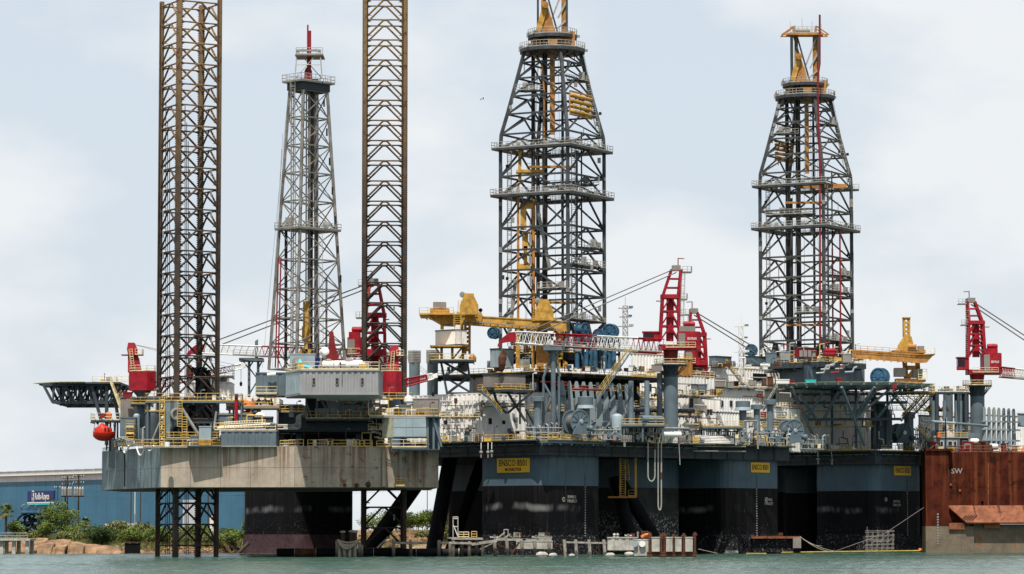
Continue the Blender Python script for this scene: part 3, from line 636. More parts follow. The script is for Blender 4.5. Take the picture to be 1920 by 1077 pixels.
# ---- hull
hull = thing('jackup_hull', 'raised tan and blue grey barge hull of the rig standing on truss legs', 'hull', (xx(500, 620), 620, HZ0))
HP = [PX(192, 632), PX(302, 592), PX(414, 591), PX(527, 590), PX(553, 589.6), PX(714, 591), PX(726, 592), PX(822, 594), PX(822, 594) + V((-2.5, 34, 0)), PX(640, 655), PX(420, 662), PX(230, 660)]
poly = [(p.x, p.y) for p in HP]
inner = [V((p.x, p.y, 0)) * 1 for p in HP]
MB().prism([(p.x, p.y + .25) for p in HP], HZ0 + .25, HZ1 - .02).build('inner_hull', 'hull', hull)
sidem = ['hull_blue', 'hull', 'hull', 'hull', 'hull_rusty', 'hull', 'hull_rusty', 'hull']  # first side: shade and blue sky light put into its plate colour
for i in range(8):
    a, b_ = HP[i], HP[i + 1]; d = (b_ - a).normalized(); nn = V((d.y, -d.x, 0)); L_ = (b_ - a).length; n = max(1, round(L_ / 6.2))
    for k in range(n):
        p, q = a + d * (L_ * k / n + .025), a + d * (L_ * (k + 1) / n - .025)
        for j, (za, zb) in enumerate(((HZ0, HZ0 + 3.55), (HZ0 + 3.60, HZ1))):
            MB().prism([p + nn * .02, q + nn * .02, q - nn * .45, p - nn * .45], za, zb).build('shell_plate', sidem[i], hull)
MB().prism([(p.x, p.y + .1) for p in HP], HZ0 - .06, HZ0 + .22).build('bottom_plate', 'hull_under', hull)
MB().prism(poly, HZ1 - .01, HZ1 + .12).build('main_deck', 'box_taupe', hull)
# rubbing strakes, welded gear, doubler plates and marks on the hull side
def hp(px, py, off=.1): return at(px, py, 591 - off)
for px, pa, pb in ((545, 839, 912), (720, 842, 912)): MB().box(hp(px - 3, pb, .45), hp(px + 3, pa, .45) + V((0, .9, 0))).build('fender_strip', 'hull', hull)
for px, py in ((588, 909), (611, 909.5), (645, 909.5), (668, 910), (690, 909)):
    b = MB(); c = hp(px, py, .1); b.lathe(c, [(.55, 0), (.42, .35), (.25, .75), (.05, .85)], 10, (.3, -1, -.15)); b.build('outlet_pipe', 'rust', hull)
for x0, y0, x1, y1, m in ((556, 901, 573, 911.5, 'hull_blue'), (580, 895.5, 597, 911.5, 'blue_grey_l'), (494, 845, 526, 850.5, 'blue_grey_l'), (562, 893, 566, 896.5, 'offwhite')):
    MB().box(hp(x0, y1, .32), hp(x1, y0, .32) + V((0, .5, 0))).build('doubler_plate', m, hull, bevel=.04)
for px, py in ((579, 846), (602, 845), (624, 846), (630, 846), (653, 846), (676, 846)):
    MB().lathe(hp(px, py, -.1), [(.32, 0), (.28, .3), (.1, .34)], 8, (0, -1, 0)).build('padeye', 'rust', hull)
ladder(hp(747, 898, .5), hp(747, 858, .5), hull, 'galv', (.55, 0, 0)); MB().path([hp(752, 900, .5), hp(752, 857, .5), hp(757, 848, .8)], .13).build('drain_pipe', 'galv', hull)
boxpart('ladder_platform', hp(742, 912, 1.6), hp(760, 911, 1.6) + V((0, 1.6, 0)), 'hull', hull); rail([hp(742, 911, 0), hp(742, 911, 1.5), hp(760, 911, 1.5), hp(760, 911, 0)], hull, h=1.4, mid=3)
ladder(at(819, 912, 593.3), at(819, 848, 593.3), hull, 'galv', (.5, 0, 0))
for k in range(12):   # draught marks on the shaded face
    c = HP[0].lerp(HP[1], .68); boxpart('draught_mark', c + V((-.1, -.15, HZ0 + .8 + k * .5)), c + V((.1, .3, HZ0 + .95 + k * .5)), 'soot', hull)
b = MB(); c = HP[0].lerp(HP[1], .42); b.path([c + V((-.2, -.2, HZ0 + .4)), c + V((-.2, -.2, HZ1 - .3))], .12); b.build('vent_pipe', 'dark', hull)
# shoulder bracket and folded dark fender at the left corner
c = HP[0].lerp(HP[1], .2); MB().loft([[V((c.x + a, c.y - .1 - b2, z)) for a, b2 in ((-.8, 0), (.8, .6), (.8, 1.4), (-.8, .8))] for z in (HZ1 - 3.2, HZ1 - 2.2, HZ1 + 2.4)]).build('corner_fender', 'blue_grey_d', hull)
b = MB()
for k in range(5): b.tube(HP[0] + V((.2, -.2, HZ1 - 2 + k * .7)), HP[0] + V((1.9, -4.4, HZ1 - 2 + k * .7)), .07)
for k in range(4): b.tube(HP[0] + V((.2 + k * .55, -.2 - 1.4 * k, HZ1 - 2)), HP[0] + V((.2 + k * .55, -.2 - 1.4 * k, HZ1 + .8)), .07)
b.build('corner_cage', 'blue_grey_d', hull)
# deck edge walkways and rails
rail([at(215, 838, 621), at(250, 838, 605)], hull); 
MB().box(at(268, 840, 590.4), at(416, 837.2, 590.4) + V((0, 1.5, 0))).build('edge_walkway', 'galv', hull)
MB().prism([PX(358, 588.4), PX(413, 588.4), PX(416, 592), PX(346, 592)], HZ1 - .1, HZ1 + .17).build('walkway_bracket', 'blue_grey_d', hull)
rail([at(250, 837, 604), at(270, 837, 590.5), at(416, 837, 590.5)], hull, h=1.25, step=1.9)
for x0, x1, hh in ((525, 541, 1.1), (541, 553, 1.2), (553, 569, 1.3), (577, 587, 1.25), (588, 614, 1.25), (615, 622, 1.0), (623, 653, 1.2), (662, 674, 1.25), (675, 682, 1.1), (683, 698, 1.2), (706, 731, 1.05)):
    rail([at(x0, 837.8, 590.4), at(x1, 837.8, 590.4)], hull, 'rail', hh, 2.0, .065)
for k, (x0, x1) in enumerate(((227, 243), (229, 241), (256, 272), (275, 288))):
    p, q = at(x0, 838 - k % 2, 604 - k * 4), at(x1, 836, 600 - k * 4); tag(MB().path(sag(p, q, .9 + .4 * (k % 3)), .14).build('mooring_hose', 'white_c', o0=p), 'white hose looping over the blue grey corner of the hull', 'hose', 'white hoses over the hull corner')

# ---- lattice legs
def truss_leg(c, s, ang, label, ztop, bay=3.95, off=0.0):
    t = thing('truss_leg', label, 'rig leg', (c[0], c[1], -1.0)); cs = []
    for k in range(4):
        a = R(ang) + math.pi / 4 + k * math.pi / 2; cs.append(V((c[0] + math.cos(a) * s * .7071, c[1] + math.sin(a) * s * .7071, 0)))
    zb = -1.5
    for i in range(4):
        p = cs[i]; d = (p - V((c[0], c[1], 0))).normalized(); q = V((-d.y, d.x, 0)); e1, e2 = d * .56, q * .54
        top = ztop
        ch = MB().prism([p + e1 * .9, p + e1 * .35 + e2, p - e1 * .5 + e2 * .8, p - e1 * .9, p - e1 * .5 - e2 * .8, p + e1 * .35 - e2], zb, top).build('chord', 'legsteel', t)
        n = int((top - zb) / .42)
        for side in (1, -1):   # toothed racks, opposed
            rk = MB().obox(p + q * side * .46 + V((0, 0, (zb + top) / 2)), d * .1, q * .03, V((0, 0, (top - zb) / 2 - .05)))
            for k in range(n):
                z = zb + k * .42; o = p + q * side * .44
                f = q * side
                rk.add([o - d * .1 + V((0, 0, z)), o + d * .1 + V((0, 0, z)), o - d * .1 + f * .26 + V((0, 0, z + .1)), o + d * .1 + f * .26 + V((0, 0, z + .1)), o - d * .1 + f * .26 + V((0, 0, z + .22)), o + d * .1 + f * .26 + V((0, 0, z + .22)), o - d * .1 + V((0, 0, z + .34)), o + d * .1 + V((0, 0, z + .34))],
                       [(0, 1, 3, 2), (2, 3, 5, 4), (4, 5, 7, 6), (0, 2, 4, 6), (1, 7, 5, 3)])
            rk.build('rack', 'legrack', ch)
    nb = int((ztop - zb - 1.0) / bay) + 1
    for k in range(nb):
        z1 = ztop - .9 - k * bay - off; z0 = z1 - bay + .55
        if z1 < 0: break
        for i in range(4):
            p, q = cs[i], cs[(i + 1) % 4]; P, Q = V((p.x, p.y, z1)), V((q.x, q.y, z1)); mid = (P + Q) / 2; e = (Q - P).normalized()
            bar('horizontal_brace', P, Q, .16, 'legsteel', t)
            if z0 > -1:
                for S, sg in ((P, 1), (Q, -1)):
                    bar('diagonal_brace', V((S.x, S.y, z0)) + e * sg * .2, mid - e * sg * .25, .2, 'legsteel', t)
                    for zz_, sz in ((z1 - .1, -1), (z0 + .25, 1)): gusset(V((S.x, S.y, zz_)) + e * sg * .3, e * sg * 1.0, V((0, 0, sz * 1.0)), e.cross(V((0, 0, 1))) * .1, 'legsteel', t)
            bar('node_sleeve', mid - e * .55 - V((0, 0, .1)), mid + e * .55 - V((0, 0, .1)), .2, 'legsteel', t)
    return t, cs
l1, c1 = truss_leg((xx(352.5, 604.5, 700), 604.5), 8.3, 30, 'rusty square lattice leg with black curved exhaust stacks inside its foot', zz(-6, 600))
b = MB()
for k, px in enumerate((311, 314.5, 318, 347, 350, 353)): b.tube(at(px, 1040, 604), at(px, 195 + 35 * (k % 3), 604), .07, 4)
b.build('hydraulic_line', 'legrack', l1)
for k in range(16):
    for px in (396, 355, 306): bar('anode', at(px, 318 + 39.2 * k, 602), at(px, 329 + 39.2 * k, 602), .16, 'galv', l1)
l2, c2 = truss_leg((xx(720, 622, 700), 622), 7.7, 3, 'rusty lattice leg rising behind the grey drilling cabin and the slim red crane', zz(-40, 622), 3.95)
for k in range(9): bar('anode', at(739, 497 + 78 * k, 618), at(739, 508 + 78 * k, 618), .16, 'galv', l2)

# ---- generic pieces
def block(name, label, cat, x0, y0, x1, y1, d, dep, m, ribs=None, roof=None, group=None, bevel=0, par=None, rail_top=None, railm='rail'):
    """box-shaped module given by its front in the picture plane at depth d"""
    p, q = at(x0, y1, d), at(x1, y0, d)
    t = thing(name, label, cat, ((p.x + q.x) / 2, d + dep / 2, p.z), group) if par is None else par
    if ribs:
        MB().box((p.x + .1, d + .12, p.z), (q.x - .1, d + dep, q.z)).build('core', m, t)
        corr((p.x, d + .1), (q.x, d + .1), p.z, q.z, .1, ribs).build('front_sheet', m, t); corr((p.x, d + dep), (p.x, d + .1), p.z, q.z, .1, ribs).build('side_sheet', m, t); corr((q.x, d + .1), (q.x, d + dep), p.z, q.z, .1, ribs).build('side_sheet', m, t)
        MB().box((p.x - .12, d - .08, q.z - .05), (q.x + .12, d + dep + .1, q.z + .16)).build('roof', roof or m, t)
        MB().box((p.x - .08, d - .06, p.z - .02), (q.x + .08, d + dep + .06, p.z + .2)).build('base_frame', roof or m, t)
    else:
        MB().box((p.x, d, p.z), (q.x, d + dep, q.z)).build('body', m, t, bevel=bevel or .06)
        MB().box((p.x - .07, d - .07, q.z - .12), (q.x + .07, d + dep + .07, q.z + .08)).build('top_frame', roof or m, t)
    if rail_top: rail([(p.x, d + dep, q.z + .1), (p.x, d + .1, q.z + .1), (q.x, d + .1, q.z + .1), (q.x, d + dep, q.z + .1)], t, railm, rail_top)
    return t
def deckplate(name, label, x0, x1, y, d, dep, m='blue_grey', th=.3, railm='rail', h=1.1, legs=(), cat='platform', step=1.6, legr=.18, legy=838, group=None, rails=True):
    p, q = at(x0, y, d), at(x1, y, d); t = thing(name, label, cat, ((p.x + q.x) / 2, d + dep / 2, p.z), group)
    MB().box((p.x, d, p.z - th), (q.x, d + dep, p.z)).build('deck', m, t)
    for k in range(max(2, int((q.x - p.x) / 4)) + 1):
        x = p.x + (q.x - p.x) * k / max(2, int((q.x - p.x) / 4)); bar('joist', (x, d + .1, p.z - th - .15), (x, d + dep - .1, p.z - th - .15), .1, m, t, 'box')
    if rails: rail([(p.x, d + dep, p.z), (p.x, d + .05, p.z), (q.x, d + .05, p.z), (q.x, d + dep, p.z)], t, railm, h, step)
    for px in legs:
        for dy in (.4, dep - .4): bar('column', (xx(px, d), d + dy, zz(legy, d)), (xx(px, d), d + dy, p.z - th), legr, m, t)
    return t
def cyl(name, label, cat, px, y0, y1, r, d, m, prof=None, n=18, group=None, par=None, part='shell'):
    z0, z1 = zz(y1, d), zz(y0, d); x = xx(px, d); h = z1 - z0
    t = par or thing(name, label, cat, (x, d, z0), group)
    MB().lathe((x, d, z0), [(rr * r, zf * h) for rr, zf in (prof or [(1, 0), (1, 1)])], n).build(part, m, t, True)
    return t
def winch(label, px, py, d, r, wd, m='red2', name='winch', group=None, dirx=(1, 0, 0), base=True):
    c = at(px, py, d); ax = V(dirx).normalized(); t = thing(name, label, 'winch', c - V((0, 0, r * 1.3)), group)
    MB().lathe(c - ax * wd / 2, [(.1, -.02), (r * .55, 0), (r * .55, wd), (.1, wd + .02)], 16, ax).build('drum', 'cable', t, True)
    for s in (-1, 1): MB().lathe(c + ax * s * wd / 2, [(.1, -.06), (r, -.06), (r, .06), (.1, .06)], 22, ax).build('flange', m, t)
    sd = ax.cross(V((0, 0, 1)))
    for s in (-1, 1):
        q = c + ax * s * (wd / 2 + .2); MB().add([q - sd * r, q + sd * r, q].__class__([q - sd * r * .9 - V((0, 0, r * 1.3)), q + sd * r * .9 - V((0, 0, r * 1.3)), q + sd * .18 + V((0, 0, .2)), q - sd * .18 + V((0, 0, .2))]) + [v + ax * .14 for v in (q - sd * r * .9 - V((0, 0, r * 1.3)), q + sd * r * .9 - V((0, 0, r * 1.3)), q + sd * .18 + V((0, 0, .2)), q - sd * .18 + V((0, 0, .2)))], [(0, 1, 2, 3), (7, 6, 5, 4), (0, 4, 5, 1), (1, 5, 6, 2), (2, 6, 7, 3), (3, 7, 4, 0)]).build('stand', m, t)
    return t

# ---- crane pieces
def crane_small(label, px, d, yped, yhouse0, yhouse1, hx0, hx1, mast, boom, tip_m, boomw=1.3, secs=None, pedr=1.0, side='L'):
    """box-mast pedestal crane: pedestal, polygonal house, tapering mast, lattice boom, stay cables"""
    x = xx(px, d); zb, zh0, zh1 = zz(yped, d), zz(yhouse1, d), zz(yhouse0, d)
    t = thing('pedestal_crane', label, 'crane', (x, d, zb))
    MB().lathe((x, d, zb), [(pedr, 0), (pedr, zh0 - zb - 1.2), (pedr * 1.15, zh0 - zb - .9), (pedr * 1.7, zh0 - zb - .25), (pedr * 1.7, zh0 - zb)], 12).build('pedestal', 'blue_grey', t)
    xa, xb = xx(hx0, d), xx(hx1, d); hw = (xb - xa) / 2; hc = (xa + xb) / 2
    ho = MB().prism([(hc + hw * a, d + 2.4 * b2) for a, b2 in ((-1, -.45), (-.45, -1), (.45, -1), (1, -.45), (1, .45), (.45, 1), (-.45, 1), (-1, .45))], zh0, zh1).build('house', 'red', t)
    rail([(hc + hw * a * .95, d + 2.3 * b2, zh1) for a, b2 in ((-1, .45), (-1, -.45), (-.45, -1), (.45, -1), (1, -.45), (1, .45))], ho, 'rail_p', 1.1)
    # mast: tapered box
    pts = [at(a, y, d) for a, y in mast]
    rings = []
    for (c, wd, dp) in [(pts[0], 1.25, 1.0), (pts[1], 1.0, .8), (pts[2], .85, .7), (pts[3], .95, .7), (pts[4], .6, .5)]:
        rings.append([c + V((sx * wd, sy * dp, 0)) for sx, sy in ((-1, -1), (1, -1), (1, 1), (-1, 1))])
    MB().loft(rings).build('mast', 'red', t)
    c = pts[2]; MB().box(c + V((-2.1, -1.3, -.1)), c + V((1.9, 1.3, .05))).build('mast_platform', 'red2', t); rail([c + V((.6, -1.3, 0)), c + V((1.9, -1.3, 0)), c + V((1.9, 1.3, 0))], t, 'rail_p', 1.1)
    ladder(at(mast[0][0] - 2.5, mast[0][1], d - 1.4), at(mast[3][0] - 2.5, mast[3][1], d - 1.4), t, 'rail_p', (.5, 0, 0), .05, cage=True)
    a, b_ = at(*boom[0], d + .6), at(*boom[1], d + (4 if d == 613 else .6))
    lattice_boom(t, a, b_, boomw, boomw, 14, secs or [(.82, 'red'), (1, 'white_c')], boomw * .6, boomw * .7, .12, .06)
    MB().obox(b_, (b_ - a).normalized() * .9, V((0, .4, 0)), V((0, 0, .45))).build('boom_tip', tip_m, t)
    for k in range(3): MB().path([pts[4] + V((0, .2 * k, -.2)), a.lerp(b_, .75 + .1 * k) + V((0, 0, .4))], .035).build('stay_cable', 'cable', t)
    MB().path([b_, b_ - V((0, 0, 3))], .05).build('hoist_line', 'cable', t); MB().lathe(b_ - V((0, 0, 3.9)), [(.05, 0), (.25, .2), (.28, .7), (.06, .95)], 8).build('hook_block', 'dark', t)
    return t
cr1 = crane_small('small red crane with octagonal house on a grey pedestal by the lifeboat', 266, 613, 836, 697, 733, 242, 291, [(253, 699), (250.5, 672), (249, 666), (248, 655), (246.5, 643)], [(290, 724), (452, 687)], 'white_c')
crane_small('slim red crane with a ladder on its mast beside the grey drilling cabin', 739, 612, 838, 697, 738, 714, 753, [(737, 702), (737.5, 676), (738.5, 668), (739.5, 659), (740, 648)], [(760, 718), (812, 706)], 'white_c', 1.5, [(.8, 'red'), (1, 'white_c')], 1.2)

def crane_big(label, px, d, yped_b, yflange, house, mastb, mastt, boom_a, boom_b, secs, cab=None, face=1, flange=31, stay=None, pedm='blue_grey', pr=None, boomw=2.3, logo=True, boomrail=True):
    """offshore king-post crane: column pedestal with flared gallery, machinery house, leaning lattice mast, horizontal boom.
    house=(x0,y0,x1,y1); mast base/top=(xl,xr,y); boom ends=(px,py); face=+1 house right of the mast"""
    x = xx(px, d); zb, zf = zz(yped_b, d), zz(yflange, d); s = d / F
    t = thing('pedestal_crane', label, 'crane', (x, d, zb)); r = pr or 13.5 * s
    MB().lathe((x, d, zb), [(r, 0), (r, zf - zb - 2.6)], 24).build('pedestal', pedm, t, True)
    fl = MB().lathe((x, d, zf - 2.6), [(r, 0), (r * 1.02, .2), (r * 1.05, 1.6), (r * 1.15, 2.2), (flange * s, 2.35), (flange * s, 2.6), (.1, 2.62)], 24).build('gallery', 'blue_grey_d', t)
    for k in range(10):
        a = k * .628; e = V((math.cos(a), math.sin(a), 0)); c0 = V((x, d, zf - .3)); bar('gallery_strut', c0 + e * r - V((0, 0, 1.9)), c0 + e * flange * s * .93, .09, 'blue_grey_d', t, 'box')
    ring = [(x + math.cos(k * .5236) * flange * s * .97, d + math.sin(k * .5236) * flange * s * .97, zf) for k in range(13)]; rail(ring, fl, 'rail_p', 1.1)
    hx0, hy0, hx1, hy1 = house; p, q = at(hx0, hy1, d), at(hx1, hy0, d)
    MB().lathe((x, d, zf), [(r * .95, 0), (r * .9, .6), (r * 1.05, p.z - zf)], 20).build('slew_column', 'red2', t)
    mw = xx(mastb[1], d) - xx(mastb[0], d)
    MB().box((min(xx(mastb[0], d), p.x) - .3, d - 2.3, p.z - .1), (max(xx(mastb[1], d), q.x), d + 2.3, p.z + 1.0)).build('slew_frame', 'red', t)
    ch = (q.x - p.x) * .22
    ho = MB().prism([(p.x, d - 2.6 + (ch if face < 0 else 0)), (p.x + ch, d - 2.6), (q.x - ch, d - 2.6), (q.x, d - 2.6 + ch), (q.x, d + 2.6), (p.x, d + 2.6)], p.z + .05, q.z).build('machinery_house', 'red', t)
    MB().box((p.x + .3, d - 2.2, q.z), (q.x - ch, d + 2.2, q.z + 1.1)).build('roof_unit', 'red' if face < 0 else 'box_taupe', ho)
    MB().lathe((p.x + (q.x - p.x) * .25, d - 1, q.z + 1.6), [(.1, 0), (.55, .1), (.6, .4), (.6, 2.2), (.3, 2.5)], 12, (1, 0, 0)).build('exhaust_muffler', 'red', ho, True)
    MB().box((p.x + .15, d - 2.68, p.z + .6), (p.x + 1.5, d - 2.55, q.z - .4)).build('louvre', 'box_taupe', ho)
    if logo: text('SEATRAX', V(((p.x + q.x) / 2 + (q.x - p.x) * .12, d - 2.6, (p.z + q.z) / 2 + .3)), (1, 0, 0), .75, 'white_c', ho, width=(q.x - p.x) * .42)
    # gallery walk round the house
    rail([(p.x - 2.5, d - 2.9, p.z + .3), (q.x - ch, d - 2.9, p.z + .3)], t, 'rail_p', 1.1)
    # mast
    B = [V((xx(mastb[0], d), d - 1.7, zz(mastb[2], d))), V((xx(mastb[1], d), d - 1.7, zz(mastb[2], d))), V((xx(mastb[1], d), d + 1.7, zz(mastb[2], d))), V((xx(mastb[0], d), d + 1.7, zz(mastb[2], d)))]
    yk = mastb[2] + (mastt[2] - mastb[2]) * .62; bx = lambda f_, i: mastb[i] + (mastt[3 + i] - mastb[i]) * f_
    K = [V((xx(mastt[3], d), d - 1.5, zz(yk, d))), V((xx(mastt[4], d), d - 1.5, zz(yk, d))), V((xx(mastt[4], d), d + 1.5, zz(yk, d))), V((xx(mastt[3], d), d + 1.5, zz(yk, d)))]
    T = [V((xx(mastt[0], d), d - .9, zz(mastt[2], d))), V((xx(mastt[1], d), d - .9, zz(mastt[2], d))), V((xx(mastt[1], d), d + .9, zz(mastt[2], d))), V((xx(mastt[0], d), d + .9, zz(mastt[2], d)))]
    prev = B
    for k in range(1, 4):
        cur = [a.lerp(c, k / 3) for a, c in zip(B, K)]
        for i in range(4):
            j = (i + 1) % 4; bar('mast_leg', prev[i], cur[i], .26, 'red', t, 'box'); mid = (cur[i] + cur[j]) / 2
            bar('mast_brace', prev[i], mid, .15, 'red', t, 'box'); bar('mast_brace', prev[j], mid, .15, 'red', t, 'box'); bar('mast_beam', cur[i], cur[j], .18 if k < 3 else .42, 'red', t, 'box')
        prev = cur
    bar('king_post', (B[0] + B[2]) / 2, (K[0] + K[2]) / 2, .75, 'red', t, 'box')
    for i in range(4): bar('mast_leg', K[i], T[i], .24, 'red', t, 'box')
    for f_ in (.33, .66):
        cur = [a.lerp(c, f_) for a, c in zip(K, T)]
        for i in range(4): bar('mast_beam', cur[i], cur[(i + 1) % 4], .12, 'red', t, 'box')
    top = (T[0] + T[2]) / 2
    MB().obox(top + V((0, 0, .3)), (.9, 0, 0), (0, 1.1, 0), (0, 0, .55)).build('sheave_head', 'box_taupe', t)
    MB().path([top + V((.4 * face, 0, .5)), top + V((.4 * face, 0, 2.4)), top + V((.4 * face + 1.3 * face, 0, 2.3))], .11).build('davit', 'red2', t)
    for cc, w_ in ((T[1] if face > 0 else T[0], 1.9), (K[1] if face > 0 else K[0], 1.5)):
        o = V((cc.x + face * w_ / 2 + face * .3, d, cc.z - .6)); pf = MB().obox(o, (w_ / 2, 0, 0), (0, 1.4, 0), (0, 0, .08)).build('mast_platform', 'galv', t)
        rail([o + V((-w_ / 2, -1.4, 0)), o + V((w_ / 2, -1.4, 0)), o + V((w_ / 2, 1.4, 0))], pf, 'rail_g', 1.2, 1.0, .05)
    lx = mastb[1] + 3 if face > 0 else mastb[0] - 3
    ladder(at(lx, mastb[2], d - 1.0), at((mastt[1] + 3) if face > 0 else (mastt[0] - 3), mastt[2] + 6, d - 1.0), t, 'rail_g', (.6, 0, 0), .05, cage=True)
    bar('signal_arm', at(mastb[0] if face > 0 else mastb[1], yk + 8, d), at((mastb[0] - 8) if face > 0 else (mastb[1] + 8), yk + 8, d), .12, 'red2', t)
    if cab:
        a, c = at(cab[0], cab[3], d - 2.6), at(cab[2], cab[1], d - 2.6); cb = MB().box((a.x, d - 3.6, a.z), (c.x, d - 1.2, c.z - .25)).build('cab', 'red', t, bevel=.1)
        MB().box((a.x - .06, d - 3.66, a.z + .8), (a.x + (c.x - a.x) * .62, d - 2, c.z - .55)).build('cab_window', 'glass', cb); MB().box((a.x - .2, d - 3.8, c.z - .25), (c.x, d - 1.1, c.z)).build('cab_roof', 'red', cb)
    a, b_ = at(boom_a[0], boom_a[1], d - 2.3), at(boom_b[0], boom_b[1], boom_b[2] if len(boom_b) > 2 else d - 2.3)
    lattice_boom(t, a, b_, boomw, boomw, 26, secs, boomw * .7, boomw * .8)
    if boomrail:
        o = V((0, -boomw * .8, -boomw * .45)); MB().beam(a + o, a.lerp(b_, .8) + o, .7, .08).build('boom_walkway', 'galv', t); rail([a + o + V((0, -.3, 0)), a.lerp(b_, .8) + o + V((0, -.3, 0))], t, 'rail_g', 1.0, 1.5)
    bd = (b_ - a).normalized(); tp = MB(); tp.loft([[b_ + bd * f_ + V((0, sy * w_, sz * h_ - dr)) for sy, sz in ((-1, -1), (1, -1), (1, 1), (-1, 1))] for f_, w_, h_, dr in ((-.6, .9, 1.0, 0), (1.0, .7, .9, .05), (2.4, .45, .55, .7), (3.6, .3, .3, 1.9))]); tp.build('boom_head', 'red', t)
    hp_ = b_ + bd * 2.6 - V((0, 0, 1)); MB().path([hp_, hp_ - V((0, 0, 2.5))], .06).build('hoist_line', 'cable', t)
    MB().lathe(hp_ - V((0, 0, 6.2)), [(.1, 0), (.45, .5), (.75, 1.6), (.75, 3.0), (.3, 3.8)], 12).build('hook_block', 'rust', t)
    if stay:
        for k in (-.5, .5): MB().path([top + V((0, k, .3)), at(stay[0], stay[1], stay[2]) + V((0, k, 0))], .085).build('stay_cable', 'cable', t); MB().path([top + V((0, k, -.6)), at(stay[0], stay[1], stay[2]) + V((0, k, -1.2))], .085).build('stay_cable', 'cable', t)
    return t
crane_big('red crane inside the view of a truss leg, its boom lying across the slender derrick', 690, 641, 838, 692, (652, 634, 682, 668), (684, 722, 690), (692, 708, 531, 684, 720), (686, 668), (378, 654, 650), [(.3, 'red'), (.62, 'red'), (.82, 'white_c'), (1, 'white_c')], None, -1, 26, (398, 642, 650), logo=False)
# boom rest of that crane
br = thing('boom_rest', 'blue grey boom rest tower holding the long red and white boom', 'boom rest', at(472, 738, 652))
for px in (467, 484):
    for dy in (0, 3): bar('rest_post', at(px, 745, 652 + dy), at(px, 674, 652 + dy), .28, 'blue_grey', br, 8)
for a, b_ in (((467, 740), (484, 712)), ((484, 712), (467, 690)), ((467, 690), (477, 674)), ((455, 676), (467, 692)), ((492, 676), (484, 692))): bar('rest_brace', at(*a, 652), at(*b_, 652), .16, 'blue_grey', br)
boxpart('saddle', at(448, 677, 651), at(492, 671, 651) + V((0, 5, 0)), 'blue_grey', br); MB().add([at(478, 671, 651), at(484, 671, 651), at(484, 636, 651), at(478, 640, 651), at(478, 671, 656), at(484, 671, 656), at(484, 636, 656), at(478, 640, 656)], [(0, 1, 2, 3), (7, 6, 5, 4), (0, 4, 5, 1), (1, 5, 6, 2), (2, 6, 7, 3), (3, 7, 4, 0)]).build('guide_horn', 'blue_grey', br)

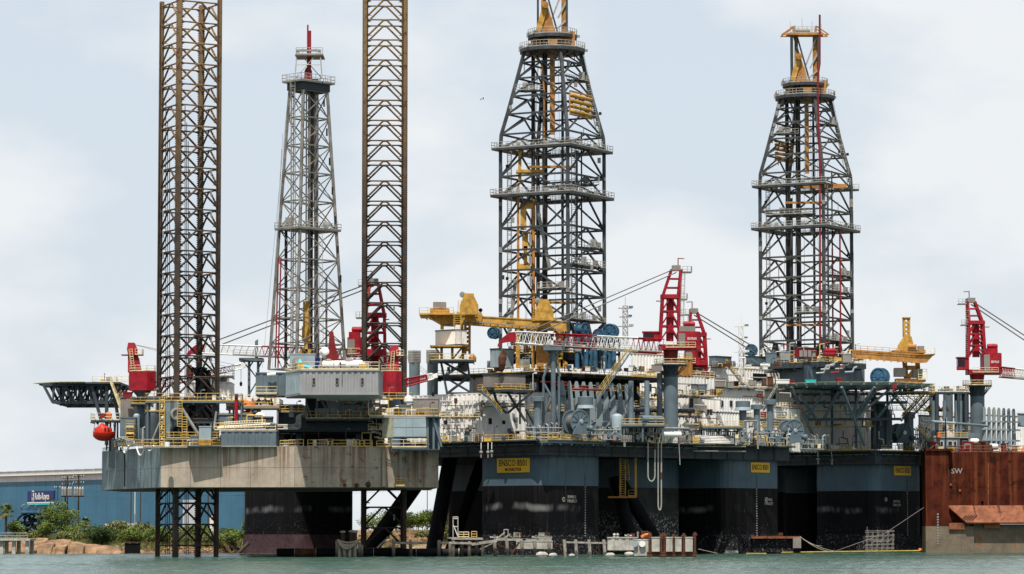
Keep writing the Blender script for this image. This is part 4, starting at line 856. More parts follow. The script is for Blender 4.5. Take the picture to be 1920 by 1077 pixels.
# ---- helideck at the left end
def heli_left():
    d0, d1 = 622, 645; t = thing('helideck', 'dark trussed helideck cantilevered over the lifeboat end of the rig', 'helideck', at(205, 760, 632)); zt = zz(721, 632)
    x0, x1 = xx(78, 632), xx(236, 632); ch = 6
    P = [(x0, d0 + ch), (x0 + ch, d0), (x1, d0), (x1, d1), (x0 + ch, d1), (x0, d1 - ch)]
    MB().prism(P, zt - .35, zt).build('landing_deck', 'blue_grey_d', t)
    n = len(P); cx, cy = (x0 + x1) / 2, (d0 + d1) / 2
    Q = [V((x0 - 1.2, d0 + ch - .6, zt + .05)), V((x0 + ch - .6, d0 - 1.3, zt + .05)), V((xx(160, 622), d0 - 1.3, zt + .05))]
    I = [V((x0, d0 + ch, zt - .1)), V((x0 + ch, d0, zt - .1)), V((xx(160, 622), d0, zt - .1))]
    for k in range(2):
        for j in range(6):
            a, b_ = I[k].lerp(I[k + 1], j / 6), I[k].lerp(I[k + 1], (j + .92) / 6); c, e = Q[k].lerp(Q[k + 1], j / 6), Q[k].lerp(Q[k + 1], (j + .92) / 6)
            MB().add([a, b_, e, c, a - V((0, 0, .05)), b_ - V((0, 0, .05)), e - V((0, 0, .05)), c - V((0, 0, .05))], [(0, 1, 2, 3), (7, 6, 5, 4), (0, 4, 5, 1), (1, 5, 6, 2), (2, 6, 7, 3), (3, 7, 4, 0)]).build('safety_net', 'rail_p', t)
    zb = zz(758, 632)
    for y in (d0 + 1.5, (d0 + d1) / 2, d1 - 1.5):
        bt = [V((xx(110 + k * 18, 632), y, zb)) for k in range(7)]; tp = [V((xx(92 + k * 21, 632), y, zt - .4)) for k in range(8)]
        bar('bottom_chord', bt[0], bt[-1], .28, 'blue_grey_d', t, 'box'); bar('top_chord', tp[0], tp[-1], .25, 'blue_grey_d', t, 'box'); bar('end_post', tp[0], bt[0], .25, 'blue_grey_d', t, 'box')
        for k in range(7):
            bar('truss_diagonal', bt[k], tp[k + 1], .16, 'blue_grey_d', t, 'box')
            if k < 6: bar('truss_diagonal', tp[k + 1], bt[k + 1], .16, 'blue_grey_d', t, 'box')
            if k < 6: bar('truss_post', bt[k], V((bt[k].x, y, zt - .4)), .1, 'blue_grey_d', t, 'box')
    for k in range(7):
        x = xx(110 + k * 18, 632); bar('cross_beam', (x, d0 + 1.5, zb), (x, d1 - 1.5, zb), .14, 'blue_grey_d', t, 'box'); bar('cross_brace', (x, d0 + 1.5, zb), (x + 2, (d0 + d1) / 2, zt - .4), .12, 'blue_grey_d', t, 'box'); bar('cross_brace', (x, d1 - 1.5, zb), (x + 2, (d0 + d1) / 2, zt - .4), .12, 'blue_grey_d', t, 'box')
    for px, pb in ((172, 190), (200, 200), (212, 222)): bar('support_leg', at(px, 723, d0 + 1), at(pb, 790, d0 + 1), .3, 'blue_grey_d', t, 'box')
    bar('support_leg', at(200, 723, d0 + 1), at(200, 835, d0 + 1), .32, 'blue_grey_d', t, 'box')
    rail([V((xx(172, 622), d0 + .1, zt)), V((xx(206, 622), d0 + .1, zt))], t, 'rail_p', 1.2); rail([V((xx(213, 622), d0 + .1, zt)), V((xx(240, 622), d0 + .1, zt))], t, 'rail_p', 1.2)
    stair(V((xx(207, 622), d0 - .5, zt)), at(229, 776, d0 - .5), t, (0, 1.4, 0), 'rail_p', 'rail_p'); stair(V((xx(215, 622), d0 + 1.6, zt)), at(236, 776, d0 + 1.6), t, (0, 1.2, 0), 'rail', 'rail_p')
    boxpart('foam_cabinet', at(199, 717, d0 + 1), at(205, 707.5, d0 + 1) + V((0, 1, 0)), 'galv', t); boxpart('equipment_locker', at(188, 717, d0 + 2), at(196, 712, d0 + 2) + V((0, 1, 0)), 'rail', t)
    bar('windsock_pole', at(196, 720, d0 + 4), at(196, 700, d0 + 4), .07, 'red2', t)
heli_left()
# ---- lifeboat and its station
ls = deckplate('lifeboat_station', 'railed lifeboat platform with a red box under the helideck', 170, 224, 788, 612, 6, 'blue_grey_d', .3, 'rail_p', 1.3, (200, 220), legy=845)
boxpart('equipment_box', at(187, 784, 611.8), at(196, 775, 611.8) + V((0, 1, 0)), 'red2', ls); MB().lathe(at(204, 786, 614), [(.5, 0), (.6, 1), (.2, 1.4)], 10).build('buoy_drum', 'tarp', ls)
lb = thing('lifeboat', 'enclosed orange lifeboat hanging under its platform under the helideck truss', 'lifeboat', at(195, 828, 610)); c = at(195, 812, 610); b = MB(); rings = []
for k in range(13):
    f_ = k / 12 * 2 - 1; w_ = (1 - abs(f_) ** 2.6) ** .6 * 1.45 + .04; sheer = .22 * f_ * f_
    rings.append([c + V((f_ * 2.1 , math.cos(a) * w_, sheer + (math.sin(a) * 1.6 * (1 - .45 * abs(f_) ** 3) if math.sin(a) < 0 else math.sin(a) * .12))) for a in [i * 2 * math.pi / 14 for i in range(14)]])
b.loft(rings).build('hull', 'orange_boat', lb, True)
b = MB(); rings = []
for k in range(9):
    f_ = k / 8 * 2 - 1; w_ = (1 - abs(f_) ** 3) ** .6 * 1.2 + .04
    rings.append([c + V((f_ * 1.7 - .15, math.cos(a) * w_, .1 + max(0, math.sin(a)) * (1.3 * (1 - .4 * f_ * f_) + (.5 if abs(f_ + .1) < .3 else 0)))) for a in [i * math.pi / 9 for i in range(10)]])
cn = b.loft(rings).build('canopy', 'orange_boat', lb, True)
for px in (197, 203): MB().box(at(px - 1.6, 806, 608.6), at(px + 1.6, 802.5, 608.6) + V((0, .3, 0))).build('window', 'glass', cn)
b = MB()
for s in (-1, 1): b.path([c + V((s * 1.3, 0, .6)), c + V((s * .9, 0, 2.6))], .06); b.path([c + V((s * 2.0, 0, .3)), c + V((s * 1.6, 0, 2.7))], .05)
b.build('fall_wire', 'wire', lb)
dv = MB(); 
for px in (180, 216): dv.path([at(px, 790, 610), at(px, 776 + 14, 612.5), at(px + (4 if px < 200 else -2), 830 if px > 200 else 795, 613)], .22)
tag(dv.build('davit', 'blue_grey_d', o0=at(216, 830, 613)), 'dark davit arms holding the orange lifeboat', 'davit')

# ---- left part of the deck
deckplate('jack_house_deck', 'long walkway with yellow rails around the truss leg with black stacks', 272, 452, 752, 593.5, 4, 'blue_grey', .35, 'rail', 1.4, (276, 330, 452))
block('jack_house', 'tall grey jacking house with round ports left of the truss leg', 'jack house', 309, 752, 338, 834, 592.5, 8, 'hull_blue')
for py in (777, 809):
    tt = thing('cooler_fan', 'round %s fan housing on the face of the jacking house' % ('upper grey' if py < 800 else 'lower dark'), 'fan', at(329, py, 592.3)); MB().lathe(at(329, py, 592.6), [(1.1, 0), (1.1, .7), (.85, .75), (.8, .3)], 18, (.5, -1, 0)).build('housing', 'galv' if py < 800 else 'dark', tt); boxpart('duct', at(319, py + 9, 592.3), at(327, py - 9, 592.3) + V((0, .6, 0)), 'hull_blue', tt)
lf = thing('leg_guide_frame', 'dark steel frame around the truss leg with black stacks above the hull', 'frame', at(370, 838, 599))
for px in (346, 404):
    for d in (596, 612): bar('frame_post', at(px, 838, d), at(px, 752, d), .5, 'blue_grey_d', lf, 'box')
for y in (756, 790): bar('frame_beam', at(344, y, 595.5), at(408, y, 595.5), .4, 'blue_grey_d', lf, 'box')
boxpart('back_plate', at(340, 838, 613), at(410, 760, 613) + V((0, .3, 0)), 'dark', lf); boxpart('dark_locker', at(361, 790, 610), at(402, 757, 610) + V((0, 2, 0)), 'soot', lf)
bar('stay_pipe', at(341, 766, 592), at(372, 815, 592), .3, 'galv', lf, 8); bar('stay_pipe', at(406, 772, 592), at(401, 804, 592), .22, 'galv', lf, 8); bar('stay_pipe', at(302, 786, 592), at(285, 827, 592), .16, 'galv', lf, 8)
bar('frame_brace', at(346, 800, 597), at(380, 760, 597), .2, 'blue_grey_d', lf, 'box'); bar('frame_brace', at(404, 800, 597), at(375, 760, 597), .2, 'blue_grey_d', lf, 'box')
ex = thing('exhaust_block', 'black exhaust block with three curved stacks between the chords of the truss leg', 'exhaust', at(380, 752, 611)); boxpart('casing', at(366, 752, 609), at(396, 709, 609) + V((0, 4, 0)), 'soot', ex)
for k in range(3):
    p = at(370 + k * 10.5, 712, 610); MB().path([p, p + V((0, 0, 1.1)), p + V((-.35, 0, 1.7)), p + V((-1.1, -.1, 2.0))], .52, 10).build('stack_pipe', 'soot', ex)
block('white_tank_house', 'white cladded house behind the foot of the truss leg with black stacks', 'deckhouse', 350, 718, 432, 745, 622, 8, 'white', .9)
block('white_silo_house', 'short white module behind the jacking deck', 'deckhouse', 395, 706, 424, 720, 624, 6, 'offwhite', .8)
deckplate('upper_walk', 'railed walkway above the white house behind the truss leg with black stacks', 392, 436, 706, 621, 4, 'galv', .2, 'rail_p', 1.2, rails=True)
cyl('bulk_tank', 'dark grey domed tank beside the small red crane pedestal', 'tank', 286, 773, 832, 1.45, 603, 'blue_grey_d', [(1, 0), (1, .88), (.8, .96), (.3, 1)])
cyl('slim_tank', 'pale slim tank at the left of the crane pedestal', 'tank', 256, 776, 830, .62, 609, 'blue_grey_l', [(1, 0), (1, .94), (.5, 1)])
block('grey_module', 'grey wall module under the end of the helideck stairs', 'deckhouse', 226, 745, 250, 830, 619, 8, 'box_taupe', 1.2)
block('deck_store', 'blue grey deck store between lifeboat and crane', 'deckhouse', 225, 783, 254, 834, 606, 6, 'blue_grey')
block('red_cabinet', 'dark red cabinet on a bracket beside the crane house', 'cabinet', 231, 736, 246, 747, 611, 2, 'red2')
deckplate('crane_gallery', 'small railed gallery around the grey pedestal of the small crane', 245, 281, 757, 610, 6, 'blue_grey_d', .25, 'rail', 1.2)
deckplate('stair_landing', 'yellow railed landing left of the jacking house', 272, 311, 771, 594, 4, 'blue_grey', .2, 'rail', 1.1, (308,))
for x, y0, y1, lbl in ((304, 838, 745, 'left of the jacking house'), (337, 800, 752, 'high on the jacking house front'), (346, 838, 782, 'beside the leaning pale pipe')): tag(ladder(at(x, y0, 591.6), at(x, y1, 591.6), None, 'rail', (.9, 0, 0), .07), 'yellow ladder ' + lbl, 'ladder')
for k, y in enumerate((818, 806, 795, 838)): deckplate('access_step', ['yellow railed landing', 'second yellow landing', 'third yellow landing', 'lowest yellow landing'][k] + ' of the stair tower by the tank', 299, 311, y, 592.5, 2.5, 'rail', .15, 'rail', 1.0)
for k, y in enumerate((800, 812, 824)): deckplate('side_landing', ['upper', 'middle', 'lower'][k] + ' small landing on the blue grey deck store', 236, 251, y, 604, 1.8, 'rail_p', .15, 'rail', 1.0)
block('blue_cabinet', 'blue grey cabinet on the deck below the leaning pale pipe', 'cabinet', 373, 800, 396, 826, 590.5, 3, 'blue_grey_l')
block('yellow_crate', 'yellow crate behind the rail at the hull edge', 'crate', 372, 827, 396, 836, 590.2, 1.5, 'yellow')
block('small_pump', 'small grey pump unit beside the blue cabinet', 'pump', 357, 818, 371, 836, 591, 2, 'blue_grey')
cyl('white_floodlight', 'pale floodlight drum hanging over the hull edge', 'lamp', 314, 829, 838, .5, 588.4, 'white_c')
# white cargo pipes at the left corner
for k in range(4): tag(MB().path([at(214 + 5 * k, 830 - k, 600), at(224 + 5 * k, 821 + k * 2, 598), at(236 + 4 * k, 820 + k * 2, 598), at(238 + 4 * k, 834, 598)], .16, 8).build('loading_pipe', 'galv', o0=at(224 + 5 * k, 830, 598)), 'bent grey loading pipe at the left corner of the deck', 'pipe', 'loading pipes at the hull corner')
# ---- corrugated store and middle deck
st = block('corrugated_store', 'blue grey corrugated store overhanging the front of the hull', 'deckhouse', 415, 809, 518, 838, 589.3, 6, 'blue_grey', 1.25, 'galv')
rail([at(402, 807, 589.4), at(517, 807, 589.4)], st, 'rail_p', 1.3, 1.8, .055)
for k in range(9):
    a = at(404 + k * 3, 806 - (k % 3) * 2.6, 590 + k * .4); o = MB().tube(a, a + V((7.5 + k % 4, 0, .25 * (k % 3))), .17, 8).build('drill_pipe', ['galv', 'rail_p', 'offwhite', 'rust'][k % 4], o0=a); tag(o, ['grey', 'cream', 'white', 'rusty'][k % 4] + ' pipe lying on the roof of the corrugated store', 'pipe', 'pipes on the corrugated store')
ladder(at(420, 794, 590.2), at(497, 790, 590.2), st, 'rail_p', (0, 1.2, .5), .06, 'folded_gangway')
for k, (x0, x1, y0, y1, m, lbl) in enumerate([(410, 436, 778, 797, 'blue_grey', 'blue grey equipment chest left on the middle deck'), (444, 473, 778, 800, 'blue_grey', 'blue grey equipment chest right of the red post'), (478, 510, 783, 800, 'blue_grey_d', 'dark chest with a pale domed top')]):
    tt = block('equipment_chest', lbl, 'chest', x0, y0, x1, y1, 594, 3, m); boxpart('lid', at(x0 - .5, y0, 593.8), at(x1 + .5, y0 - 2.2, 593.8) + V((0, 3.4, 0)), 'box_taupe', tt)
    if k == 2: MB().lathe(at(488, 781, 595), [(1.0, 0), (.8, .5), (.3, .8)], 12).build('dome', 'offwhite', tt, True)
rp_ = thing('red_post', 'slim red crane post standing on the middle deck', 'post', at(443, 800, 593)); bar('post', at(443, 806, 593), at(443, 745, 593), .33, 'red', rp_, 8); boxpart('head', at(440, 746, 592.5), at(446, 739, 592.5) + V((0, 1, 0)), 'rust', rp_)
md = deckplate('middle_deck', 'railed middle deck carrying orange nets and red winches', 424, 524, 762, 597, 9, 'box_taupe', .4, 'rail', 1.4, (430, 470, 520), legy=838)
b = MB()
for k in range(70):
    c = at(random.uniform(447, 474), 760 - random.random() ** 2 * 7, 598.5 + random.random() * 2); a = random.uniform(0, 6); b.obox(c, V((math.cos(a), math.sin(a), .2)) * .5, V((-math.sin(a), math.cos(a), .3)) * .22, V((.1, .1, .2)))
tag(b.build('cargo_net', 'tarp', o0=at(460, 761, 599)), 'heap of bright orange netting on the middle deck', 'net')
for k, (px, lbl) in enumerate(((479, 'left red winch on the middle deck beside the orange net'), (491, 'middle red winch on the railed deck'), (503, 'right red winch nearest the cabin'))): winch(lbl, px, 755, 600, .85, 1.1, 'red', group='red winches on the middle deck', dirx=(1, .3, 0))
for k, (px, lbl) in enumerate(((457, 'red air winch hanging under the net deck'), (471, 'red air winch beside the yellow beam under the net deck'))): winch(lbl, px, 774, 598, .6, .8, 'red', group='air winches under the net deck')
o = MB().box(at(462, 776, 600), at(488, 767, 600) + V((0, 2, 0))).build('yellow_beam', 'yellow', o0=at(475, 776, 600)); tag(o, 'short yellow beam under the net deck', 'beam')
block('void_shade_block', 'dark block filling the shaded void under the grey drilling cabin', 'void block', 522, 786, 688, 836, 604, 22, 'dark')  # dark block standing in for the shaded void below the cabin
block('cantilever_beam', 'long dark blue grey cantilever girder over the hull opening', 'girder', 522, 784, 690, 810, 601, 2, 'blue_grey_d', 4.5)
block('substructure_room', 'dark ribbed room left of the railed service platform', 'deckhouse', 520, 760, 566, 792, 603, 10, 'blue_grey_d', 1.4)
for px in (528, 560, 672): tag(MB().loft([[at(px - 6, 812, 600 + k) for k in (0,)] + [at(px + 6, 812, 600), at(px + 6, 812, 602), at(px - 6, 812, 602)], [at(px - 2.5, 838, 600), at(px + 2.5, 838, 600), at(px + 2.5, 838, 602), at(px - 2.5, 838, 602)]]).build('girder_foot', 'blue_grey_d', o0=at(px, 838, 601)), 'tapered dark foot under the cantilever girder', 'support', 'girder feet')
deckplate('store_platform', 'narrow walkway over the dark opening behind the yellow hull rails', 524, 700, 812, 599, 2, 'dark', .2, 'rail', .9, rails=False)
sp = deckplate('service_platform', 'yellow railed service platform below the drilling cabin', 573, 697, 785, 596, 8, 'blue_grey_d', .4, 'rail', 1.35, step=1.9, legs=())
for px in (574, 594, 618, 643, 661, 680, 695): bar('hanger_post', at(px, 785, 597), at(px, 742, 597), .16, 'blue_grey', sp, 'box')
for a, b_ in (((575, 757), (585, 785)), ((600, 745), (619, 783)), ((640, 750), (620, 783)), ((684, 750), (672, 784))): bar('hanger_brace', at(*a, 596.6), at(*b_, 596.6), .14, 'blue_grey', sp, 'box')
boxpart('mud_tank', at(590, 784, 599), at(632, 766, 599) + V((0, 4, 0)), 'blue_grey_l', sp); boxpart('back_wall', at(573, 785, 603), at(697, 742, 603) + V((0, .3, 0)), 'dark', sp)
for k in range(4):
    y = 797 + k * 2.6; x = 552 + k * 2.5; o = MB().path([at(517, y, 595), at(x, y, 595), at(x + 4, y - 4, 595), at(x + 4, 782 - k, 595), at(x + 9, 778 - k, 595), at(575, 778 - k, 596)], .13, 7).build('flow_line', 'galv', o0=at(540, 800, 595)); tag(o, 'grey flow line bending up beside the railed service platform', 'pipe', 'flow lines beside the service platform')
# ---- drilling cabin
dc = thing('drilling_cabin', 'grey corrugated cabin with three small square windows overhanging the rig front', 'cabin', at(636, 738, 582)); d = 580.5
p, q = at(563, 737, d), at(709.5, 696, d); lft = V((xx(535, 591.5), 591.5, 0))
core = [(p.x + .15, d + .2), (q.x - .15, d + .2), (q.x - .15, d + 17), (lft.x + .3, d + 17), (lft.x + .3, 591.5)]
MB().prism(core, p.z + .05, q.z - .05).build('core', 'cab', dc)
fs = corr((p.x, d + .15), (q.x, d + .15), p.z, q.z, .12, 1.05).build('front_sheet', 'cab', dc); corr((lft.x, 591.5), (p.x, d + .15), p.z, q.z, .12, 1.05).build('left_sheet', 'blue_grey_l', dc); corr((q.x, d + .15), (q.x, d + 17), p.z, q.z, .12, 1.05).build('right_sheet', 'cab', dc)
MB().prism([(lft.x - .2, 591.7), (p.x - .1, d - .1), (q.x + .2, d - .1), (q.x + .2, d + 17), (lft.x - .2, d + 17)], q.z, q.z + .3).build('roof', 'cab', dc)
MB().prism([(lft.x - .1, 591.5), (p.x, d - .02), (q.x + .1, d - .02), (q.x + .1, d + 17), (lft.x - .1, d + 17)], p.z - .35, p.z).build('base_frame', 'cab', dc)
for px in (588.5, 632, 679.5):
    a, c = at(px - 3.3, 721.5, d - .02), at(px + 3.3, 708.5, d - .02); wn = MB()
    for u0, u1 in (((a.x, a.z), (a.x + .12, c.z)), ((c.x - .12, a.z), (c.x, c.z)), ((a.x + .12, c.z - .12), (c.x - .12, c.z)), ((a.x + .12, a.z), (c.x - .12, a.z + .12))): wn.box((u0[0], d - .06, u0[1]), (u1[0], d + .3, u1[1]))
    w_ = wn.build('window', 'box_taupe', dc); boxpart('pane', (a.x + .1, d + .02, a.z + .1), (c.x - .1, d + .15, c.z - .1), 'glass', w_); boxpart('glazing_bar', (a.x + .1, d - .02, (a.z + c.z) / 2 - .04), (c.x - .1, d + .05, (a.z + c.z) / 2 + .04), 'box_taupe', w_)
z2 = zz(745, d); x0_, x1_ = xx(606, d), xx(680, d)
MB().loft([[V((x0_, d + 3, z2 - .25)), V((x1_, d + 3, z2 - .25)), V((x1_, d + 12, z2 - .25)), V((x0_, d + 12, z2 - .25))], [V((xx(575, d), d + .15, p.z - .36)), V((q.x, d + .15, p.z - .36)), V((q.x, d + 13, p.z - .36)), V((xx(575, d), d + 13, p.z - .36))]]).build('hopper_floor', 'cab', dc)
boxpart('wall_pipe', at(640.5, 716, d - .3), at(642, 696, d - .3) + V((0, .2, 0)), 'blue_grey', dc)
rail([(lft.x, 592, q.z + .3), (p.x, d + .2, q.z + .3), (q.x, d + .2, q.z + .3), (q.x, d + 6, q.z + .3)], dc, 'rail_p', 1.35, 1.8)
block('doghouse', 'blue grey ribbed doghouse left of the drilling cabin', 'cabin', 480, 700, 536, 742, 600, 9, 'blue_grey', 1.2)
deckplate('doghouse_balcony', 'cream railed balcony on the front of the doghouse', 480, 519, 738, 598, 2, 'galv', .2, 'rail_p', 1.3)
tag(MB().tube(at(501, 703, 599), at(517, 702, 599), .35, 10).build('air_receiver', 'white_c', o0=at(509, 703, 599)), 'small white air receiver on the doghouse wall', 'tank')
block('roof_house', 'pale blue box house on top of the drilling cabin', 'cabin', 543, 664, 591, 690, 598, 6, 'blue_grey_l')
block('blue_crate', 'dark blue crate on the cabin roof beside the box house', 'crate', 592, 672, 604, 690, 597, 3, 'navy')
tag(MB().lathe(at(560, 682, 594), [(.1, 0), (1.2, .05), (1.25, .5), (.5, .7), (.4, 1.2)], 16, (-.6, -.8, 0)).build('vent_fan', 'box_taupe', o0=at(558, 690, 594)), 'round vent fan on the cabin roof edge', 'fan')
tag(MB().path([at(562, 676, 592), at(563, 683, 591.5), at(568, 686, 591), at(575, 689, 591), at(582, 691, 591)], .35, 7).build('blue_tarpaulin', MATS.get('tq') or mat('turquoise_tarp', (.03, .45, .55), .6), o0=at(570, 690, 591)), 'turquoise tarpaulin bundle on the cabin roof', 'tarpaulin')
for k, (px, y, r, ln, m, ax, lbl) in enumerate([(616, 682, .9, .5, 'box_taupe', (0, -1, 0), 'round grey blower left of the white tank on the cabin roof'), (636, 684, .75, 6, 'white_c', (1, 0, 0), 'long white horizontal tank on the cabin roof'), (655, 682, 1.0, .6, 'box_taupe', (0, -1, 0), 'round grey blower right of the white tank'), (668, 684, .8, 2.2, 'white_c', (1, 0, 0), 'short white tank at the right of the cabin roof'), (684, 685, .7, 1.8, 'galv', (1, 0, 0), 'grey horizontal tank near the right cabin corner'), (608, 660, .8, 1.0, 'white_c', (.6, -1, .4), 'white curved hood standing above the cabin roof')]):
    c = at(px, y, 594); L_ = V(ax).normalized(); c0 = c - L_ * ln / 2
    tag(MB().lathe(c0, [(.05, -.25), (r * .7, -.18), (r, 0), (r, ln), (r * .7, ln + .18), (.05, ln + .25)], 16, ax).build('roof_tank' if ln > 1 else 'roof_blower', m, o0=c - V((0, 0, r)), smooth=True), lbl, 'tank' if ln > 1 else 'blower')
rw = thing('red_machinery', 'tall dark red machine casing on the drill floor at the derrick foot', 'machine', at(626, 690, 605)); MB().loft([[at(x, y, 605 + k) for x, y, k in ((a, yy, 0), (b2, yy, 0), (b2, yy, 4), (a, yy, 4))] for a, b2, yy in ((611, 641, 690), (613, 634, 668), (616, 629, 648), (618, 625, 622))]).build('casing', 'red2', rw)
# ---- jack-up derrick
jd = thing('derrick', 'slender galvanised derrick with a red pole on top behind the cabin', 'derrick', at(577, 695, 622))
def jlev(y, hw):
    d0 = 622; s = d0 / F; c = xx(577 - (y - 400) * 0.0, d0, 500); z = zz(y, d0)
    L0, Nn = -hw * s, -hw * .21 * s            # left corner offset, near corner lateral offset
    return (z, [(c - hw * s, d0 - hw * .25 * s), (c - hw * .22 * s, d0 - hw * s), (c + hw * s, d0 + hw * .25 * s), (c + hw * .22 * s, d0 + hw * s)])
def hwj(y): return 35 + (y - 173) * (70.5 - 35) / (691 - 173)
ys = [694, 646, 599, 544, 489, 431, 380, 327, 275, 223, 173]
tower(jd, [jlev(y, hwj(y)) for y in ys], ['A', 'X', 'X', 'X', 'X', 'X', 'X', 'X', 'X', 'X'], .27, .13, .085, 'jderrick')
b = MB()
zt = zz(173, 622); cx = xx(577, 622, 300)
z_, cs_ = jlev(431, hwj(431) + 9); n4 = [V((a[0], a[1], z_)) for a in cs_]
MB().prism(cs_, z_ - .3, z_).build('monkey_board', 'jderrick', jd); rail(n4 + [n4[0]], jd, 'rail_g', 1.2, 1.4, .05)
z_, cs_ = jlev(158, 40); MB().prism([(a[0] , a[1]) for a in cs_], zz(172, 622), zz(157, 622)).build('crown_block_house', 'blue_grey_d', jd)
z_, cs_ = jlev(157, 49); MB().prism(cs_, z_ - .1, z_ + .15).build('crown_platform', 'jderrick', jd); n4 = [V((a[0], a[1], z_ + .15)) for a in cs_]; rail(n4 + [n4[0]], jd, 'rail_g', 1.35, 1.2, .05)
MB().box(at(560, 157, 622), at(596, 148, 622) + V((0, 3, 0))).build('crown_sheaves', 'red2', jd); MB().loft([[at(x, y, 621 + k) for x, y, k in ((a, yy, 0), (b2, yy, 0), (b2, yy, 3), (a, yy, 3))] for a, b2, yy in ((570, 586, 157), (571, 585, 133), (574, 581, 127))]).build('sheave_cover', 'red2', jd)
T0 = [at(553, 148, 619), at(604, 148, 619), at(604, 148, 627), at(553, 148, 627)]; T1 = [at(557, 95, 620), at(600, 95, 620), at(600, 95, 625), at(557, 95, 625)]
for i in range(4):
    j = (i + 1) % 4; bar('gin_pole_leg', T0[i], T1[i], .12, 'rail_g', jd); bar('gin_pole_brace', T0[i], T1[j], .08, 'rail_g', jd); bar('gin_pole_beam', T1[i], T1[j], .18, 'jderrick', jd, 'box'); bar('gin_pole_beam', T0[i].lerp(T1[i], .5), T0[j].lerp(T1[j], .5), .08, 'rail_g', jd)
rail([at(555, 102, 619.5), at(605, 102, 619.5)], jd, 'rail_g', 1.3, 1.2, .05); rail([at(555, 102, 625), at(605, 102, 625)], jd, 'rail_g', 1.3, 1.2, .05); boxpart('gin_pole_deck', at(553, 104, 619.4), at(606, 102, 619.4) + V((0, 6, 0)), 'jderrick', jd)
bar('red_pole', at(577, 150, 623), at(577, 47, 623), .16, 'red', jd); bar('red_pole', at(581, 150, 622), at(581, 58, 622), .26, 'red', jd)
for px, yt, yb, r, m in ((580, 172, 690, .34, 'jderrick'), (584, 172, 690, .3, 'purple'), (591, 172, 690, .2, 'jderrick'), (595, 172, 690, .2, 'jderrick'), (574, 172, 690, .14, 'galv'), (550, 172, 690, .1, 'galv'), (546, 172, 690, .1, 'galv'), (536, 430, 690, .3, 'purple'), (612, 520, 690, .2, 'jderrick')):
    bar('guide_rail', at(px, yb, 622), at(px, yt, 622), r, m, jd, 8)
for px in (520, 525): bar('red_standpipe', at(px - 6, 690, 617), at(px + 4, 484, 617), .14, 'red2', jd)
ladder(at(552, 690, 617), at(549, 150, 619), jd, 'rail_g', (.7, 0, 0), .05, cage=True); ladder(at(603, 690, 617), at(601, 440, 618), jd, 'rail_g', (.7, 0, 0), .05)
td = MB(); 
for x0, x1, y0, y1 in ((568, 579, 565, 612), (566, 582, 612, 640), (570, 577, 640, 668), (563, 584, 655, 672)): td.box(at(x0, y1, 621), at(x1, y0, 621) + V((0, 1.6, 0)))
td.build('top_drive', 'yellow', jd)
for k in range(7): boxpart('floodlight', at(605 + k * 5.2 + 1, 200 + 55 * k, 615), at(608 + k * 5.2 + 1, 186 + 55 * k, 615) + V((0, .5, 0)), 'dark', jd)
boxpart('winch_box', at(535, 429, 618), at(548, 408, 618) + V((0, 2, 0)), 'box_taupe', jd); MB().lathe(at(611, 422, 617), [(.1, 0), (.7, .1), (.7, .8), (.1, .9)], 14, (0, 1, 0)).build('tugger_winch', 'galv', jd)
for k, (a, b_) in enumerate((((530, 250), (511, 690)), ((540, 180), (492, 690)), ((528, 280), (505, 690)))): cable([at(*a, 620), at(*b_, 615)], .03, 'cable', 'thin guy wire running down the left side of the slender derrick', 'cable', 'guy_wire', group='guy wires of the slender derrick')
# ---- right part of the jack-up
rb = block('blue_panel_tank', 'blue panelled tank box with one peeling cream panel at the hull edge', 'tank', 737, 783, 800, 820, 588, 7, 'blue_grey_l')
for x0, x1 in ((738.5, 761.5), (762.5, 773.5), (774.5, 799)):
    for y0, y1 in ((785, 801.5), (802.5, 819)): boxpart('wall_panel', at(x0, y1, 587.85), at(x1, y0, 587.85) + V((0, .3, 0)), 'blue_grey_l', rb)
pc = mat('peeling_cream', (.56, .54, .40), .7, 0, .1, .5, rust=.5, rcol=(.23, .26, .27), rscale=1.1); M['peel'] = pc
MB().prism([PX(716.5, 594), PX(737, 588), PX(737, 595), PX(716.5, 595)], zz(820, 588), zz(783, 588)).build('corner_panel', 'peel', rb)
deckplate('tank_roof_walk', 'curved yellow railed walkway on top of the blue panelled tank', 692, 822, 780, 590, 6, 'box_taupe', .35, 'rail', 1.35, step=1.8)
deckplate('lower_balcony', 'cream railed balcony under the blue panelled tank', 735, 800, 838.5, 586.5, 3, 'blue_grey', .3, 'rail_p', 1.35, step=1.9)
tw = thing('stair_tower', 'blue grey stair tower at the hull end facing the black columns', 'stair tower', at(812, 842, 594))
for px in (802, 813, 823):
    for d in (588, 594): bar('tower_post', at(px, 843, d), at(px, 782, d), .18, 'blue_grey', tw, 'box')
stair(at(812, 784, 587.5), at(828, 838, 587.5), tw, (0, 1.2, 0), 'blue_grey', 'blue_grey'); boxpart('wall_sheet', at(801, 838, 593), at(822, 785, 593) + V((0, .2, 0)), 'blue_grey', tw); boxpart('base_deck', at(754, 844.5, 585.5), at(824, 842.5, 585.5) + V((0, 8, 0)), 'blue_grey_d', tw); boxpart('top_deck', at(798, 783, 587), at(826, 781.5, 587) + V((0, 7, 0)), 'blue_grey_d', tw)
deckplate('stair_balcony', 'small yellow railed balcony beside the stair tower', 824, 843, 826, 590, 3, 'rail', .2, 'rail', 1.3)
block('taupe_container', 'plain taupe steel container behind the yellow walkway', 'container', 773, 748, 822, 779, 600, 5, 'box_taupe')
block('low_grey_crate', 'low blue grey crate left of the taupe container', 'crate', 748, 760, 770, 778, 597, 3, 'blue_grey')
tag(MB().lathe(at(766, 757, 600), [(.6, 0), (.9, .4), (.8, 1.1), (.3, 1.5)], 10).build('white_bag', 'white_c', o0=at(766, 760, 600), smooth=True), 'rounded white bag beside the taupe container', 'bag')
